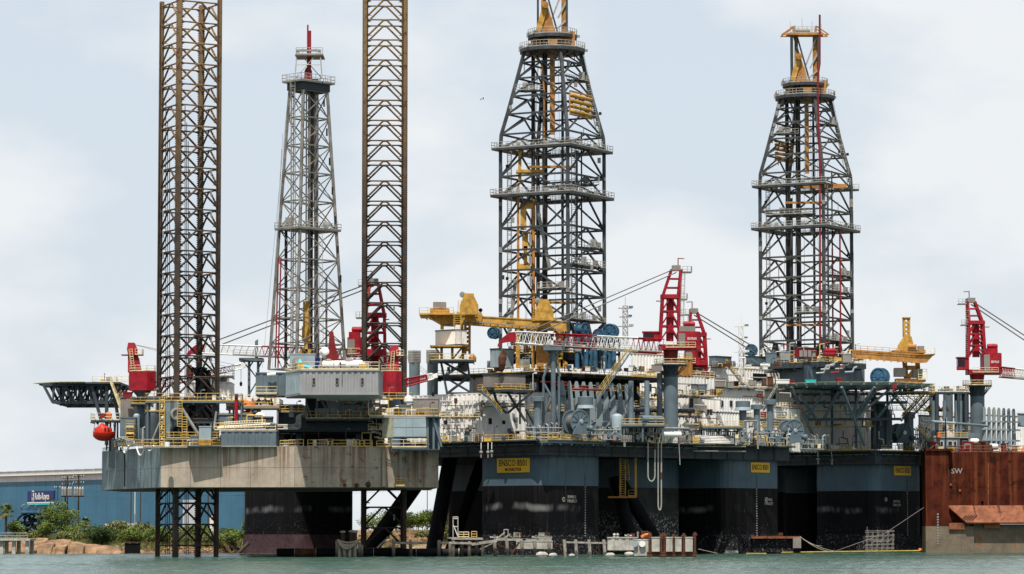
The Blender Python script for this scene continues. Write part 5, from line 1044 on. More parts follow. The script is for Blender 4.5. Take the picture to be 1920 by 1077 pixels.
for k in range(16):
    px = 668 + (k * 37 % 100); py = 756 + (k * 13) % 20; d = 598 + k % 5; o = MB().path([at(px, py, d), at(px + 14, py - 1, d), at(px + 16, py + 6, d)], .14, 6).build('deck_pipe', ['rust', 'rail', 'galv', 'rail_p'][k % 4], o0=at(px, py, d)); tag(o, ['rusty', 'yellow', 'grey', 'cream'][k % 4] + ' bent pipe in the clutter left of the taupe container', 'pipe', 'pipe clutter beside the slim red crane')
for k in range(14):
    px = 690 + (k * 7) % 24; py = 790 + (k * 11) % 34; o = MB().path([at(px, py, 598), at(px + 9, py, 598), at(px + 9, py + 4, 598)], .13, 6).build('valve_pipe', ['rail_p', 'galv'][k % 2], o0=at(px, py, 598)); tag(o, ['cream', 'grey'][k % 2] + ' valve pipe in the dark bay left of the peeling panel', 'pipe', 'valve pipes in the dark bay')
block('dark_bay', 'dark block standing in for the shaded bay between girder and peeling panel', 'bay', 688, 785, 718, 836, 601, 6, 'dark')  # solid dark block in place of the shade inside the bay
# ================================================================== TWO SEMI-SUBMERSIBLES (seen corner-on)
U, W = V((.700, .714, 0)), V((-.714, .700, 0))           # along the right side (away), along the left side (away)
ZD0, ZD1, ZG, ZA = 20.0, 23.1, 14.0, 4.1
UP = V((0, 0, 1))
def rsq(c, h, r, n=5):
    c = V(c); P = []
    for k, (a, b_) in enumerate(((1, 1), (-1, 1), (-1, -1), (1, -1))):
        for j in range(n + 1):
            t = math.pi / 2 * (k + j / n); P.append(c + U * (a * (h - r) + r * math.cos(t)) + W * (b_ * (h - r) + r * math.sin(t)))
    return P
def column(par, c, h, mband='black', low='antifoul'):
    c = V((c[0], c[1], 0))
    k = MB().prism(rsq(c, h, 3), ZG, ZD0 + .3).build('column', 'colgrey', par, True if False else False)
    MB().loft([[q + UP * z for q in rsq(c, h, 3)] for z in (ZA, ZG - .01)]).build('black_coat', mband, k)
    MB().loft([[q + UP * z for q in rsq(c, h + e, 3)] for z, e in ((-2.5, .45), (-.3, .45), (1.2, .25), (ZA - .01, .02))]).build('antifouling_coat', low, k)
    return k
M['colgrey'] = mat('column_grey_paint', (.056, .092, .120), .55, 0, .13, .2, streak=.6, scol=(.042, .056, .064), bump=.3, drip=(20, 3.5, (.05, .04, .032)))
M['fascia'] = mat('fascia_dark_paint', (.030, .039, .046), .6, 0, .2, .3, streak=.5, scol=(.016, .017, .019))
HC = 9.3
def on_px(P, D, px):            # point P + D t that projects to column px
    k = (px - 960) / (F * CT + 250 * ST); return P + D * ((k * P.y - P.x) / (D.x - k * D.y))
def semisub(label, C1, lu, lw, cols, deck_m='fascia'):
    C1 = V((C1[0], C1[1], 0)); t = thing('rig_hull', label, 'rig hull', (C1.x, C1.y, -2.5)); Nn = C1 - (U + W) * 10.3; LU, LW = lu + 20.6, lw + 20.6
    ks = [column(t, C1 + U * a + W * b_, HC, m, lo) for a, b_, m, lo in cols]
    MB().prism([Nn + (U + W) * .35, Nn + U * (LU - .4) + W * .35, Nn + U * (LU - .4) + W * (LW - .4), Nn + U * .35 + W * (LW - .4)], ZD0, ZD1 - .05).build('deck_box', 'dark', t)
    MB().prism([Nn, Nn + U * LU, Nn + U * LU + W * LW, Nn + W * LW], ZD1 - .04, ZD1 + .06).build('main_deck', 'blue_grey_d', t)
    for D, E, L_ in ((U, W, LU), (W, U, LW)):
        n = round(L_ / 5.2)
        for k in range(n):
            p, q = Nn + D * (L_ * k / n + .03), Nn + D * (L_ * (k + 1) / n - .03); MB().prism([p, q, q + E * .5, p + E * .5], ZD0 + .02, ZD1 - .06).build('fascia_plate', deck_m, t)
            p = Nn + D * (L_ * k / n); bar('fascia_rib', p - E * .1 + UP * ZD0, p - E * .1 + UP * (ZD1 - .1), .1, deck_m, t, 'box')
        a, b_ = Nn - E * .9 + UP * (ZD1 - .25), Nn - E * .9 + D * L_ + UP * (ZD1 - .25)
        MB().obox((a + b_) / 2 + UP * .12, D * L_ / 2, E * .9, UP * .12).build('edge_walkway', 'blue_grey_d', t)
        for k in range(int(L_ / 3)): p = Nn + D * 3 * k; bar('walkway_bracket', p + UP * (ZD1 - 1.4), p - E * 1.6 + UP * (ZD1 - .25), .06, deck_m, t, 'box')
        n = int(L_ / 6)
        for k in range(n): rail([Nn - E * 1.7 + D * (L_ * k / n + .1) + UP * ZD1, Nn - E * 1.7 + D * (L_ * (k + 1) / n - .1) + UP * ZD1], t, 'rail', 1.15, 1.3)
        for z, f_, m in ((ZD0 + .9, .95, 'rust'), (ZD1 - .9, 1, 'galv')): bar('service_pipe', Nn - E * .35 + D * 2 + UP * z, Nn - E * .35 + D * L_ * .6 * f_ + UP * z, .09, m, t)
    return t, ks, Nn, LU, LW
C8501 = (5.8, 655); 
h1, k1, N1, LU1, LW1 = semisub('black and grey column stabilised hull with two yellow name plates, left of its twin', C8501, 57, 74, [(0, 0, 'black', 'barn'), (36, 10, 'barn_lit', 'barn_lit'), (57, 0, 'black', 'barn'), (0, 74, 'black', 'antifoul'), (57, 68, 'black2', 'antifoul')])
C8502 = (xx(1627, 743), 743)
h2, k2, N2, LU2, LW2 = semisub('twin column stabilised hull under the round helideck beside the rusty dock', C8502, 57, 40, [(0, 0, 'black', 'barn'), (28.5, 0, 'black', 'barn'), (28.5, 40, 'black2', 'barn'), (0, 40, 'black2', 'barn'), (57, 40, 'black2', 'barn')])
# name plates and warnings
def faceplate(par, k, c, side, px, py, w_, h_, lines, m='signy', tm='ink'):
    """a plate on the left (-U) or right (-W) face of a column centred at c"""
    c = V((c[0], c[1], 0)); n_ = -U if side == 'L' else -W; e = -W if side == 'L' else U
    P = c + n_ * (HC + .02); q = on_px(P, e, px); d = q.y; z = zz(py, d); q = q + UP * z; par2 = k
    if m: k = MB().obox(q + n_ * .06, e * w_ / 2, n_ * .06, UP * h_ / 2).build('sign_plate', m, k)
    for s_, dz, size, wid in lines: text(s_, q + UP * dz + n_ * (.12 if m else .0), e, size, tm, k if not m else par2, width=wid)
def colc(C, a, b_=0): return V((C[0], C[1], 0)) + U * a + W * b_
faceplate(h1, k1[0], colc(C8501, 0), 'L', 963, 873, 9.2, 2.9, [('ENSCO 8501', .42, 1.75, 7.7), ('MONROVIA', -.85, .95, 4.6)])
faceplate(h1, k1[0], colc(C8501, 0), 'R', 1072, 936, 0, 0, [('BEWARE', .4, .85, 2.5), ('THRUSTER', -.45, .85, 3.0)], None, 'markw')
faceplate(h1, k1[2], colc(C8501, 57), 'R', 1424.5, 877, 6.2, 2.15, [('ENSCO 8501', .0, 1.6, 5.4)])
faceplate(h1, k1[2], colc(C8501, 57), 'R', 1440, 941, 0, 0, [('BEWARE', .4, .85, 2.5), ('THRUSTER', -.45, .85, 3.0)], None, 'markw')
faceplate(h2, k2[0], colc(C8502, 0), 'R', 1691, 883, 6.2, 2.15, [('ENSCO 8502', .0, 1.6, 5.4)])
faceplate(h2, k2[0], colc(C8502, 0), 'R', 1680, 944, 0, 0, [('BEWARE', .4, .85, 2.5), ('THRUSTER', -.45, .85, 3.0)], None, 'markw')
for C, a, k, px, st in ((C8501, 0, k1[0], 1097, 884), (C8501, 57, k1[2], 1418, 890), (C8502, 0, k2[0], 1700, 898)):   # draught marks, thruster symbols
    c = colc(C, a); P = c - W * (HC + .03); q = on_px(P, U, px)
    for j in range(26):
        z = ZG + 2.4 - j * .52; MB().obox(V((q.x, q.y, z)), U * .16, W * .03, UP * .13).build('draught_mark', 'ink' if z > ZG else 'markw', k)
    q = on_px(P, U, px + (18 if a else -40)); q = V((q.x, q.y, zz(937, q.y))); MB().lathe(q, [(.5, 0), (.5, .04), (.36, .05), (.36, 0)], 14, -W).build('thruster_mark', 'markw', k)
# braces under the decks
for (a, da), (b_, db), r in ((((786, 900), 690), ((684, 1044), 690), 1.75), (((846, 850), 672), ((810, 1046), 666), 1.6), (((1153, 895), 669), ((1188, 1040), 667), 1.5), (((1160, 900), 672), ((1246, 1040), 672), 1.4), (((905, 862), 690), ((842, 1040), 690), 1.3), (((1345, 870), 695), ((1300, 1036), 690), 1.3)):
    bar('hull_brace', at(*a, da), at(*b_, db), r, 'black2', h1, 14)
bar('hull_brace', at(1716, 905, 752), at(1760, 985, 752), 1.3, 'black2', h2, 12)
at1 = thing('access_tower', 'yellow ladder tower hanging under the deck between two black columns', 'ladder tower', at(1180, 930, 664))
ladder(at(1168, 930, 664), at(1168, 861, 664), at1, 'yellow', (1.0, 0, 0), .09); ladder(at(1177, 900, 664.2), at(1173, 861, 664.2), at1, 'yellow', (.8, 0, 0), .08)
for px in (1163, 1192): bar('tower_post', at(px, 933, 665), at(px, 858, 665), .22, 'yellow', at1, 'box')
boxpart('landing', at(1140, 934, 664), at(1194, 931, 664) + V((0, 3, 0)), 'orange', at1); rail([at(1178, 931, 664), at(1194, 931, 664)], at1, 'yellow', 1.3)
# ---- boxes set square to the rigs
def cbox(name, label, cat, pl, pc, pr, y0, y1, d, m, ribs=None, railm=None, roof=None, group=None, win=(), m2=None):
    P = V((xx(pc, d, (y0 + y1) / 2), d, 0)); A = on_px(P, W, pl); B = on_px(P, U, pr); z0, z1 = zz(y1, d), zz(y0, d); Cc = A + (B - P)
    t = thing(name, label, cat, (P.x, P.y, z0), group); ins = (U + W) * .12
    MB().prism([P + ins, B + W * .12, Cc, A + U * .12] if ribs else [P, B, Cc, A], z0, z1).build('core' if ribs else 'body', m, t)
    if ribs:
        corr((A.x, A.y), (P.x, P.y), z0, z1, .11, ribs).build('left_sheet', m, t); corr((P.x, P.y), (B.x, B.y), z0, z1, .11, ribs).build('right_sheet', m2 or m, t)
    e = (U + W) * -.1; MB().prism([P + e, B + U * .1 - W * .1, Cc + (U + W) * .1, A + W * .1 - U * .1], z1, z1 + .22).build('roof_edge', roof or 'blue_grey_d', t)
    MB().prism([P + e, B - W * .1, Cc, A - U * .1], z0 - .02, z0 + .2).build('floor_edge', roof or 'blue_grey_d', t)
    if railm: rail([A + UP * (z1 + .22), P + UP * (z1 + .22), B + UP * (z1 + .22)], t, railm, 1.1)
    for side, px, py, w_, h_ in win:
        D, n_ = (W, -U) if side == 'L' else (U, -W); q = on_px(P, D, px); q = q + UP * zz(py, q.y) + n_ * .16
        f_ = MB().obox(q, D * w_ / 2, n_ * .05, UP * h_ / 2).build('window', 'blue_grey_d', t); MB().obox(q + n_ * .05, D * (w_ / 2 - .1), n_ * .03, UP * (h_ / 2 - .1)).build('pane', 'glass', f_)
    return t
def flat(name, label, pl, pc, pr, y, d, m='blue_grey_d', th=.45, railm='rail', cat='platform', h=1.15):
    P = V((xx(pc, d, y), d, 0)); A = on_px(P, W, pl); B = on_px(P, U, pr); z = zz(y, d); Cc = A + (B - P); t = thing(name, label, cat, (P.x, P.y, z))
    MB().prism([P, B, Cc, A], z - th, z).build('deck', m, t)
    for D, E, Q in ((W, U, A), (U, W, B)):
        L_ = (Q - P).length; n = max(1, int(L_ / 3))
        for k in range(n): q = P + D * (L_ * (k + .5) / n); bar('joist', q + UP * (z - th - .2), q + E * 3 + UP * (z - th - .2), .12, m, t, 'box')
        n = max(1, round(L_ / 7))
        for k in range(n): rail([P.lerp(Q, k / n) + UP * z, P.lerp(Q, (k + .98) / n) + UP * z], t, railm, h, 1.4)
    return t
# 8501, left (stern) end
cbox('white_deckhouse', 'large white deckhouse at the deck edge behind the blue panelled tank', 'deckhouse', 690, 897, 986, 739, 830, 652, 'white', 1.4, None, 'offwhite', win=(('R', 918, 790, .9, 1.2), ('L', 884, 806, 1.2, 1.2)))
wd_ = bpy.data.objects['white_deckhouse']; rnd = random.Random(4)
for k in range(9):
    q = at(830 + k * 8, 742, 0.001 + 652 + (897 - 830 - k * 8) * .095); bar('stiffener', V((q.x, q.y - .25, 23.2)), V((q.x, q.y - .25, 32.4)), .09, 'offwhite', wd_, 'box')
for y in (752, 776, 795): bar('stringer', at(826, y, 658.4), at(896, y, 651.6), .1, 'offwhite', wd_, 'box'); bar('pipe', at(830, y + 9, 657.6), at(893, y + 9, 651.4), .09, 'rust', wd_)
for k in range(22):
    px = rnd.uniform(828, 980); y = rnd.uniform(746, 822); d = 651.4 + max(0, (897 - px)) * .095 + max(0, (px - 897)) * .10 - .4; c = at(px, y, d); boxpart('fitting', c - V((.3, .15, .3)), c + V((.3 + .3 * rnd.random(), .2, .3 + .5 * rnd.random())), ['offwhite', 'galv', 'dark', 'rust', 'blue_grey'][k % 5], wd_)
for px, m in ((845, 'dark'), (876, 'dark'), (915, 'galv'), (958, 'dark')):
    d = 651.2 + max(0, (897 - px)) * .095 + max(0, (px - 897)) * .10 - .4; c = at(px, 828, d); boxpart('door', c - V((.5, .1, 0)), c + V((.5, .15, 2.1)), 'offwhite' if m == 'galv' else 'blue_grey', wd_)
ladder(at(888, 828, 651.6), at(888, 742, 651.6), wd_, 'offwhite', (.6, 0, 0), .07)
cbox('upper_deckhouse', 'grey upper deckhouse under the yellow pipe handling gantry', 'deckhouse', 880, 940, 1010, 700, 740, 664, 'box_taupe', 1.4)
cbox('dark_core', 'dark core added to close the view through the deck behind the grey posts', 'casing', 960, 1060, 1200, 702, 836, 676, 'dark', 2.2)  # added dark core, keeps the shaded deck middle from being seen through
cbox('stern_white_house', 'white ribbed house behind the mushroom ventilators', 'deckhouse', 984, 990, 1060, 735, 832, 664, 'white', 1.1)
cbox('pipe_deck_house', 'white ribbed house seen between the grey posts', 'deckhouse', 1058, 1064, 1190, 748, 834, 671, 'offwhite', 1.1)
flat('pipe_deck', 'long yellow railed pipe deck running above the grey posts', 798, 1000, 1262, 697, 657, 'dark', .7)
flat('pump_platform', 'yellow railed platform carrying two taupe boxes', 895, 950, 1003, 730, 645)
for k, (a, b_, c_, lbl) in enumerate(((906, 918, 935, 'left'), (938, 952, 985, 'right'))): cbox('generator_box', 'taupe %s generator box on the railed platform by the white deckhouse' % lbl, 'generator', a, b_, c_, 704, 728, 646.5, 'box_taupe', group='generator boxes')
pf = thing('platform_bracing', 'dark tapered bracing under the generator platform', 'bracing', at(950, 780, 648))
for a, b_ in (((900, 733), (950, 775)), ((1000, 733), (952, 775)), ((975, 733), (975, 795)), ((925, 733), (938, 775)), ((950, 733), (985, 790))): bar('brace', at(*a, 648), at(*b_, 650), .2, 'blue_grey_d', pf, 'box')
def pstair(lbl, a, b_, d, ms='blue_grey', m='rail', w_=1.1, d2=None):
    p, q = at(*a, d), at(*b_, d2 or d); t = thing('stairway', lbl, 'stair', p if p.z < q.z else q); stair(p, q, t, (0, w_, 0), m, ms); return t
pstair('yellow stairway in front of the white deckhouse', (905, 734), (942, 780), 646); pstair('long yellow stairway rising past the grey posts to the pipe deck', (1183, 660), (1127, 742), 655); pstair('second long stairway beside the first above the grey posts', (1174, 662), (1118, 744), 657)
pstair('yellow stairway on the white accommodation behind the grey posts', (1195, 735), (1236, 795), 680); pstair('yellow stairway on the upper white house by the white mast', (1362, 682), (1393, 722), 728); pstair('dark stairway at the right of the white accommodation', (1458, 728), (1432, 770), 712, 'blue_grey_d', 'rail_g')
pstair('stairway beside the blue panelled tank on the neighbouring rig', (985, 768), (1003, 800), 650, 'blue_grey_d', 'rail_g')
# lattice tower under the gantry cab
lt = thing('lattice_support', 'dark lattice tower carrying the railed platform below the gantry cab', 'tower', at(853, 738, 659.0))
tower(lt, [(zz(y, 659), [(xx(a, 659), 657), (xx(b_, 659), 657), (xx(b_, 659), 663), (xx(a, 659), 663)]) for y, a, b_ in ((738, 838, 886), (706, 832, 880), (676, 826, 876))], 'X', .2, .16, .13, 'blue_grey_d')
deckplate('cab_platform', 'yellow railed platform on the dark lattice tower', 805, 888, 675, 655, 9, 'blue_grey_d', .3, 'rail', 1.25)
# ---- yellow gantry
gy = thing('gantry_crane', 'yellow pipe handling gantry with two hooded trolleys beside the tall derrick', 'gantry crane', at(950, 690, 665.0)); d = 655
def quadprism(pts, dd, dep, name, m, par):
    f_ = [at(x, y, dd) for x, y in pts]; n = len(f_); return MB().add(f_ + [q + V((0, dep, 0)) for q in f_], [tuple(range(n)), tuple(range(2 * n - 1, n - 1, -1))] + [(i, n + i, n + (i + 1) % n, (i + 1) % n) for i in range(n)]).build(name, m, par)
for dd in (662, 670):
    quadprism([(850, 608), (850, 590), (1062, 604), (1062, 622), (1000, 619)], dd, .8, 'main_girder', 'yellow', gy)
    bar('girder_flange', at(866, 592, dd + .4), at(1063, 603.6, dd + .4), .55, 'yellow', gy, 'box', .12); bar('girder_flange', at(866, 607.5, dd + .4), at(1063, 621, dd + .4), .55, 'yellow', gy, 'box', .12)
bar('cable_tray', at(868, 602, 661.2), at(1056, 618, 661.2), .35, 'galv', gy, 'box', .1)
for k in range(13): bar('tray_bracket', at(880 + k * 13.4, 605 + k * 1.05, 661.4), at(880 + k * 13.4, 608.5 + k * 1.05, 661.9), .09, 'yellow', gy, 'box')
text('ENSCO', at(957, 606, 661.9), (1, 0, -.055), .7, 'ink', gy, width=1.6)
boxpart('end_platform', at(786, 590.5, 659.0), at(862, 588.5, 659.0) + V((0, 12, 0)), 'yellow', gy); rail([at(786, 588.5, 670.0), at(786, 588.5, 659.2), at(850, 588.5, 659.2)], gy, 'rail', 1.25)
quadprism([(800, 591), (858, 591), (852, 608), (828, 607)], 661.0, 9, 'platform_bracket', 'yellow', gy)
for k in range(5): bar('platform_strut', at(790 + k * 6, 591, 659.4), at(802 + k * 6, 600, 661.0), .07, 'yellow', gy, 'box')
boxpart('motor_box', at(812, 578, 662.0), at(836, 566.5, 662.0) + V((0, 4, 0)), 'box_taupe', gy); boxpart('motor_skid', at(806, 587, 662.0), at(842, 578.5, 662.0) + V((0, 5, 0)), 'orange', gy)
for nm, x0, y0 in (('trolley', 859, 590), ('trolley', 1000, 601)):
    h_ = quadprism([(x0 + 3, y0), (x0 + 3, y0 - 17), (x0 + 12, y0 - 38), (x0 + 28, y0 - 38), (x0 + 38, y0 - 18), (x0 + 38, y0)], 653.5, 1.0, nm, 'yellow', gy); quadprism([(x0 + 3, y0), (x0 + 3, y0 - 17), (x0 + 12, y0 - 38), (x0 + 28, y0 - 38), (x0 + 38, y0 - 18), (x0 + 38, y0)], 659, 1.0, nm, 'yellow', gy)
    boxpart('trolley_cap', at(x0 + 11, y0 - 36, 662.3), at(x0 + 29, y0 - 39.5, 662.3) + V((0, 7, 0)), 'yellow', h_); boxpart('trolley_base', at(x0 - 3, y0 + 1, 661.8), at(x0 + 44, y0 - 4, 661.8) + V((0, 8, 0)), 'yellow', h_)
    MB().lathe(at(x0 + 26, y0 - 18, 662.4), [(.1, -.3), (.5, -.25), (.5, .2)], 12, (.6, -1, 0)).build('trolley_motor', 'orange', h_); MB().box(at(x0 + 21, y0 - 24, 662.3), at(x0 + 25, y0 - 31, 662.3) + V((0, .3, 0))).build('trolley_hatch', 'dark', h_)
    MB().lathe(at(x0 + 8, y0 - 37, 664.0), [(.1, 0), (.62, .05), (.62, .35), (.1, .4)], 16, (0, -1, 0)).build('cable_reel', 'galv', h_); ladder(at(x0 + 2, y0 - 4, 662.0), at(x0 + 3, y0 - 26, 662.0), h_, 'rail', (.6, 0, 0), .05)
quadprism([(895, 589), (905, 589), (903, 603), (897, 603)], 661.6, .5, 'hook_arm', 'yellow', gy); MB().lathe(at(901, 582, 661.8), [(.42, 0), (.42, .1), (.3, .1), (.3, 0)], 14, (0, -1, 0)).build('hose_hoop', 'soot', gy)
for px, y0, y1 in ((877, 606, 664), (1016, 620, 690), (1050, 622, 690)):
    c = MB()
    for s_ in (-1, 1): c.box(at(px + s_ * 4 - 3, y1, 664.0), at(px + s_ * 4 + 1.5, y0, 664.0) + V((0, 2.5, 0)))
    for k in range(int((y1 - y0) / 8)): c.box(at(px - 5, y0 + k * 8 + 4, 664.1), at(px + 5, y0 + k * 8, 664.1) + V((0, 2.3, 0)))
    c.build('gantry_column', 'yellow', gy)
for px in (971, 1000): bar('gantry_post', at(px, 690, 669.0), at(px, 622, 669.0), .42, 'yellow', gy, 'box')
quadprism([(1020, 690), (1064, 690), (1064, 680), (1050, 672), (1030, 672)], 664.0, 3, 'gantry_foot', 'yellow', gy); boxpart('yoke', at(1006, 700, 663.0), at(1030, 650, 663.0) + V((0, 1, 0)), 'orange', gy)
gc_ = cbox('gantry_cab', 'pale metal operator cab standing below the gantry end', 'cab', 816, 861, 875, 619, 647, 659, 'white'); boxpart('floor', at(806, 650, 658.0), at(877, 647.5, 658.0) + V((0, 7, 0)), 'yellow', gc_)
for px in (828, 848, 868): bar('cab_post', at(px, 675, 661.0), at(px, 650, 661.0), .28, 'yellow', gc_, 'box')
for a, b_ in (((815, 650), (828, 668)), ((868, 650), (850, 672)), ((876, 652), (862, 672))): bar('cab_brace', at(*a, 660.6), at(*b_, 660.6), .18, 'yellow', gc_, 'box')
ladder(at(858, 618, 658.0), at(858, 585, 658.0), gc_, 'rail', (1.2, 0, 0), .06, cage=True); bar('cab_hanger', at(829, 618, 662.0), at(829, 606, 662.0), .35, 'yellow', gc_, 'box'); bar('cab_hanger', at(866, 619, 662.0), at(866, 606, 662.0), .35, 'yellow', gc_, 'box')
# ---- exhaust stacks with louvred heads
def stack(px, y0, y1, yb, r, d, lbl):
    t = thing('louvred_stack', lbl, 'exhaust stack', at(px, yb, d), 'louvred exhaust stacks'); x = xx(px, d); s = d / F
    MB().lathe((x, d, zz(yb, d)), [(r * s * .85, 0), (r * s * .85, zz(y1, d) - zz(yb, d))], 16).build('pipe', 'blue_grey', t, True)
    hw_ = r * s; MB().prism([(x - hw_, d - hw_ * .3), (x - hw_ * .2, d - hw_), (x + hw_, d - hw_ * .3), (x + hw_ * .2, d + hw_)], zz(y1, d), zz(y0, d)).build('head', 'galv', t)
    for k in range(7):
        z = zz(y1, d) + (zz(y0, d) - zz(y1, d)) * (k + .6) / 7.5; MB().prism([(x - hw_ * .9, d - hw_ * .42), (x - hw_ * .2, d - hw_ * 1.07), (x + hw_ * .9, d - hw_ * .42), (x - hw_ * .1, d)], z - .07, z + .07).build('louvre', 'conc', t)
for px, a, b_, c_, r, d, lbl in ((777, 658, 681, 748, 12, 678, 'louvred exhaust stack right of the truss leg'), (811, 657, 682, 748, 12, 676, 'louvred exhaust stack beside the dark lattice tower'), (717, 660, 682, 750, 12, 684, 'louvred exhaust stack between the truss leg chords'), (689, 661, 682, 750, 10, 688, 'louvred exhaust stack behind the left chord of the truss leg'), (923, 677, 694, 704, 10, 668, 'short louvred stack on the pipe deck under the red boom tip'), (984, 674, 692, 703, 9.5, 661, 'short louvred stack on the pipe deck left of the boom rest')): stack(px, a, b_, c_, r, d, lbl)
for px, py, d, r, lbl in ((886, 672, 662, .8, 'orange domed tank end behind the yellow railed platform'),):
    tag(MB().lathe(at(px, py, d) - V((0, 0, r)), [(r * .9, 0), (r, r * .3), (r, r * 1.1), (r * .8, r * 1.6), (r * .3, r * 1.95), (.05, r * 2)], 18).build('orange_tank', 'orange', o0=at(px, py, d), smooth=True), lbl, 'tank')
cbox('orange_module', 'dull orange module behind the pedestal of the big red crane', 'module', 1266, 1274, 1299, 675, 706, 689, 'orange', 1.2, 'rail', 'rust')
cbox('tank_house', 'pale grey box house with an open side under the boom tip', 'cabin', 919, 935, 963, 655, 690, 662, 'blue_grey_l'); tag(MB().loft([[at(x, y, 656 + k) for x, y, k in ((a, yy, 0), (b_, yy, 0), (b_, yy, 1.2), (a, yy, 1.2))] for a, b_, yy in ((941, 947, 680), (938, 950, 674), (938, 950, 664), (941, 947, 655))]).build('hook_block', 'rust', o0=at(944, 668, 656)), 'rust red hook block hanging from the boom tip', 'hook')
# ---- blue reels and tensioners
def reel(px, py, d, r, wd, lbl, m='blue', dirx=(.7, -.7, 0)):
    c = at(px, py, d); ax = V(dirx).normalized(); t = thing('hose_reel', lbl, 'reel', c - V((0, 0, r)))
    MB().lathe(c - ax * wd / 2, [(.1, 0), (r * .7, .01), (r * .7, wd), (.1, wd + .01)], 20, ax).build('drum', m, t, True)
    for s_ in (-1, 1):
        MB().lathe(c + ax * s_ * wd / 2, [(r, -.08), (r, .08), (r * .86, .09), (r * .86, -.09)], 26, ax).build('rim', m, t)
        for k in range(8):
            a = k * .785; e = V((0, 0, 1)) * math.sin(a) + ax.cross(V((0, 0, 1))).normalized() * math.cos(a); bar('spoke', c + ax * s_ * wd / 2, c + ax * s_ * wd / 2 + e * r * .92, .07, m, t, 'box')
        MB().lathe(c + ax * s_ * wd / 2, [(r * .2, -.1), (r * .2, .2), (.05, .22)], 10, ax).build('hub', m, t); MB().lathe(c + ax * s_ * (wd / 2 - .1), [(r * .84, -.02), (r * .84, .02), (.05, .02)], 24, ax).build('web', m, t)
    return t
reel(1091, 619, 668, 1.55, 1.6, 'large blue hose reel at the left of the tensioner row', dirx=(.8, -.6, 0)); reel(1145, 622, 668, 1.65, 1.5, 'largest blue hose reel at the right of the tensioner row', dirx=(-.35, -.9, 0)); reel(1123, 628, 666, 1.25, 1.2, 'small blue hose reel between the two large ones', dirx=(-.3, -.9, 0)); reel(926, 625, 668, 1.25, 1.3, 'blue hose reel behind the red boom tip', dirx=(-.4, -.9, 0))
for k in range(9):
    px = 1082 + k * 8.6; t = thing('riser_tensioner', 'blue vertical tensioner cylinder under the hose reels', 'cylinder', at(px, 692, 667 + (k % 2) * 2), 'blue tensioner cylinders'); c = at(px, 692, 667 + (k % 2) * 2)
    MB().lathe(c, [(.5, 0), (.5, 3.6 + .4 * (k % 3)), (.3, 3.7 + .4 * (k % 3)), (.3, 6)], 12).build('cylinder', 'blue', t, True); MB().lathe(c + V((0, 0, 6)), [(.1, 0), (.6, .1), (.6, .4), (.1, .5)], 12, (.6, -.8, 0)).build('sheave', 'blue', t)
tb_ = thing('tensioner_frame', 'grey frame holding the blue tensioner cylinders', 'frame', at(1118, 692, 671)); 
for y in (640, 665, 690): bar('frame_beam', at(1076, y, 670.5), at(1162, y, 670.5), .25, 'blue_grey_d', tb_, 'box')
for px in (1077, 1105, 1133, 1161): bar('frame_post', at(px, 697, 670.5), at(px, 632, 670.5), .25, 'blue_grey_d', tb_, 'box')
# ---- big red cranes
crane_big('tall red crane with driver cab and logo on a thick grey pedestal, boom lying left', 1258, 668, 834, 684, (1270, 623, 1312, 656), (1238, 1274, 640), (1260, 1278, 506, 1243, 1273), (1238, 650), (962, 633, 648), [(.18, 'red'), (.46, 'white_c'), (.74, 'red'), (1, 'white_c')], (1206, 622, 1238, 640), 1, 31, (966, 632, 648), boomw=2.9)
bR = thing('boom_rest', 'blue grey boom rest on splayed struts holding the red and white boom', 'boom rest', at(1037, 812, 646)); dR = 646
bar('rest_post', at(1037.5, 827, dR), at(1037.5, 655, dR), .5, 'blue_grey', bR, 12)
for a, b_ in (((1020, 706), (1037, 660)), ((1050, 706), (1038, 660)), ((1019, 800), (1019, 706)), ((1048, 800), (1048, 706)), ((1019, 780), (1037, 740)), ((1048, 790), (1037, 745)), ((1020, 720), (1036, 748)), ((1027, 657), (1037, 672)), ((1054, 655), (1038, 675))): bar('rest_strut', at(*a, dR + .3), at(*b_, dR + .1), .26, 'blue_grey', bR, 8)
boxpart('saddle', at(1019, 657, dR - 1.5), at(1056, 650, dR - 1.5) + V((0, 4, 0)), 'blue_grey', bR); quadprism([(1056, 656), (1065, 635), (1060, 634), (1053, 650)], dR - 1.5, 4, 'guide_horn', 'blue_grey', bR)
crane_big('darker red crane standing behind the tall red crane', 1306, 720, 735, 700, (1284, 658, 1308, 685), (1294, 1325, 696), (1296, 1308, 586, 1294, 1322), (1326, 712), (1342, 714, 724), [(.5, 'red'), (1, 'white_c')], None, -1, 16, (1420, 655, 735), logo=False)
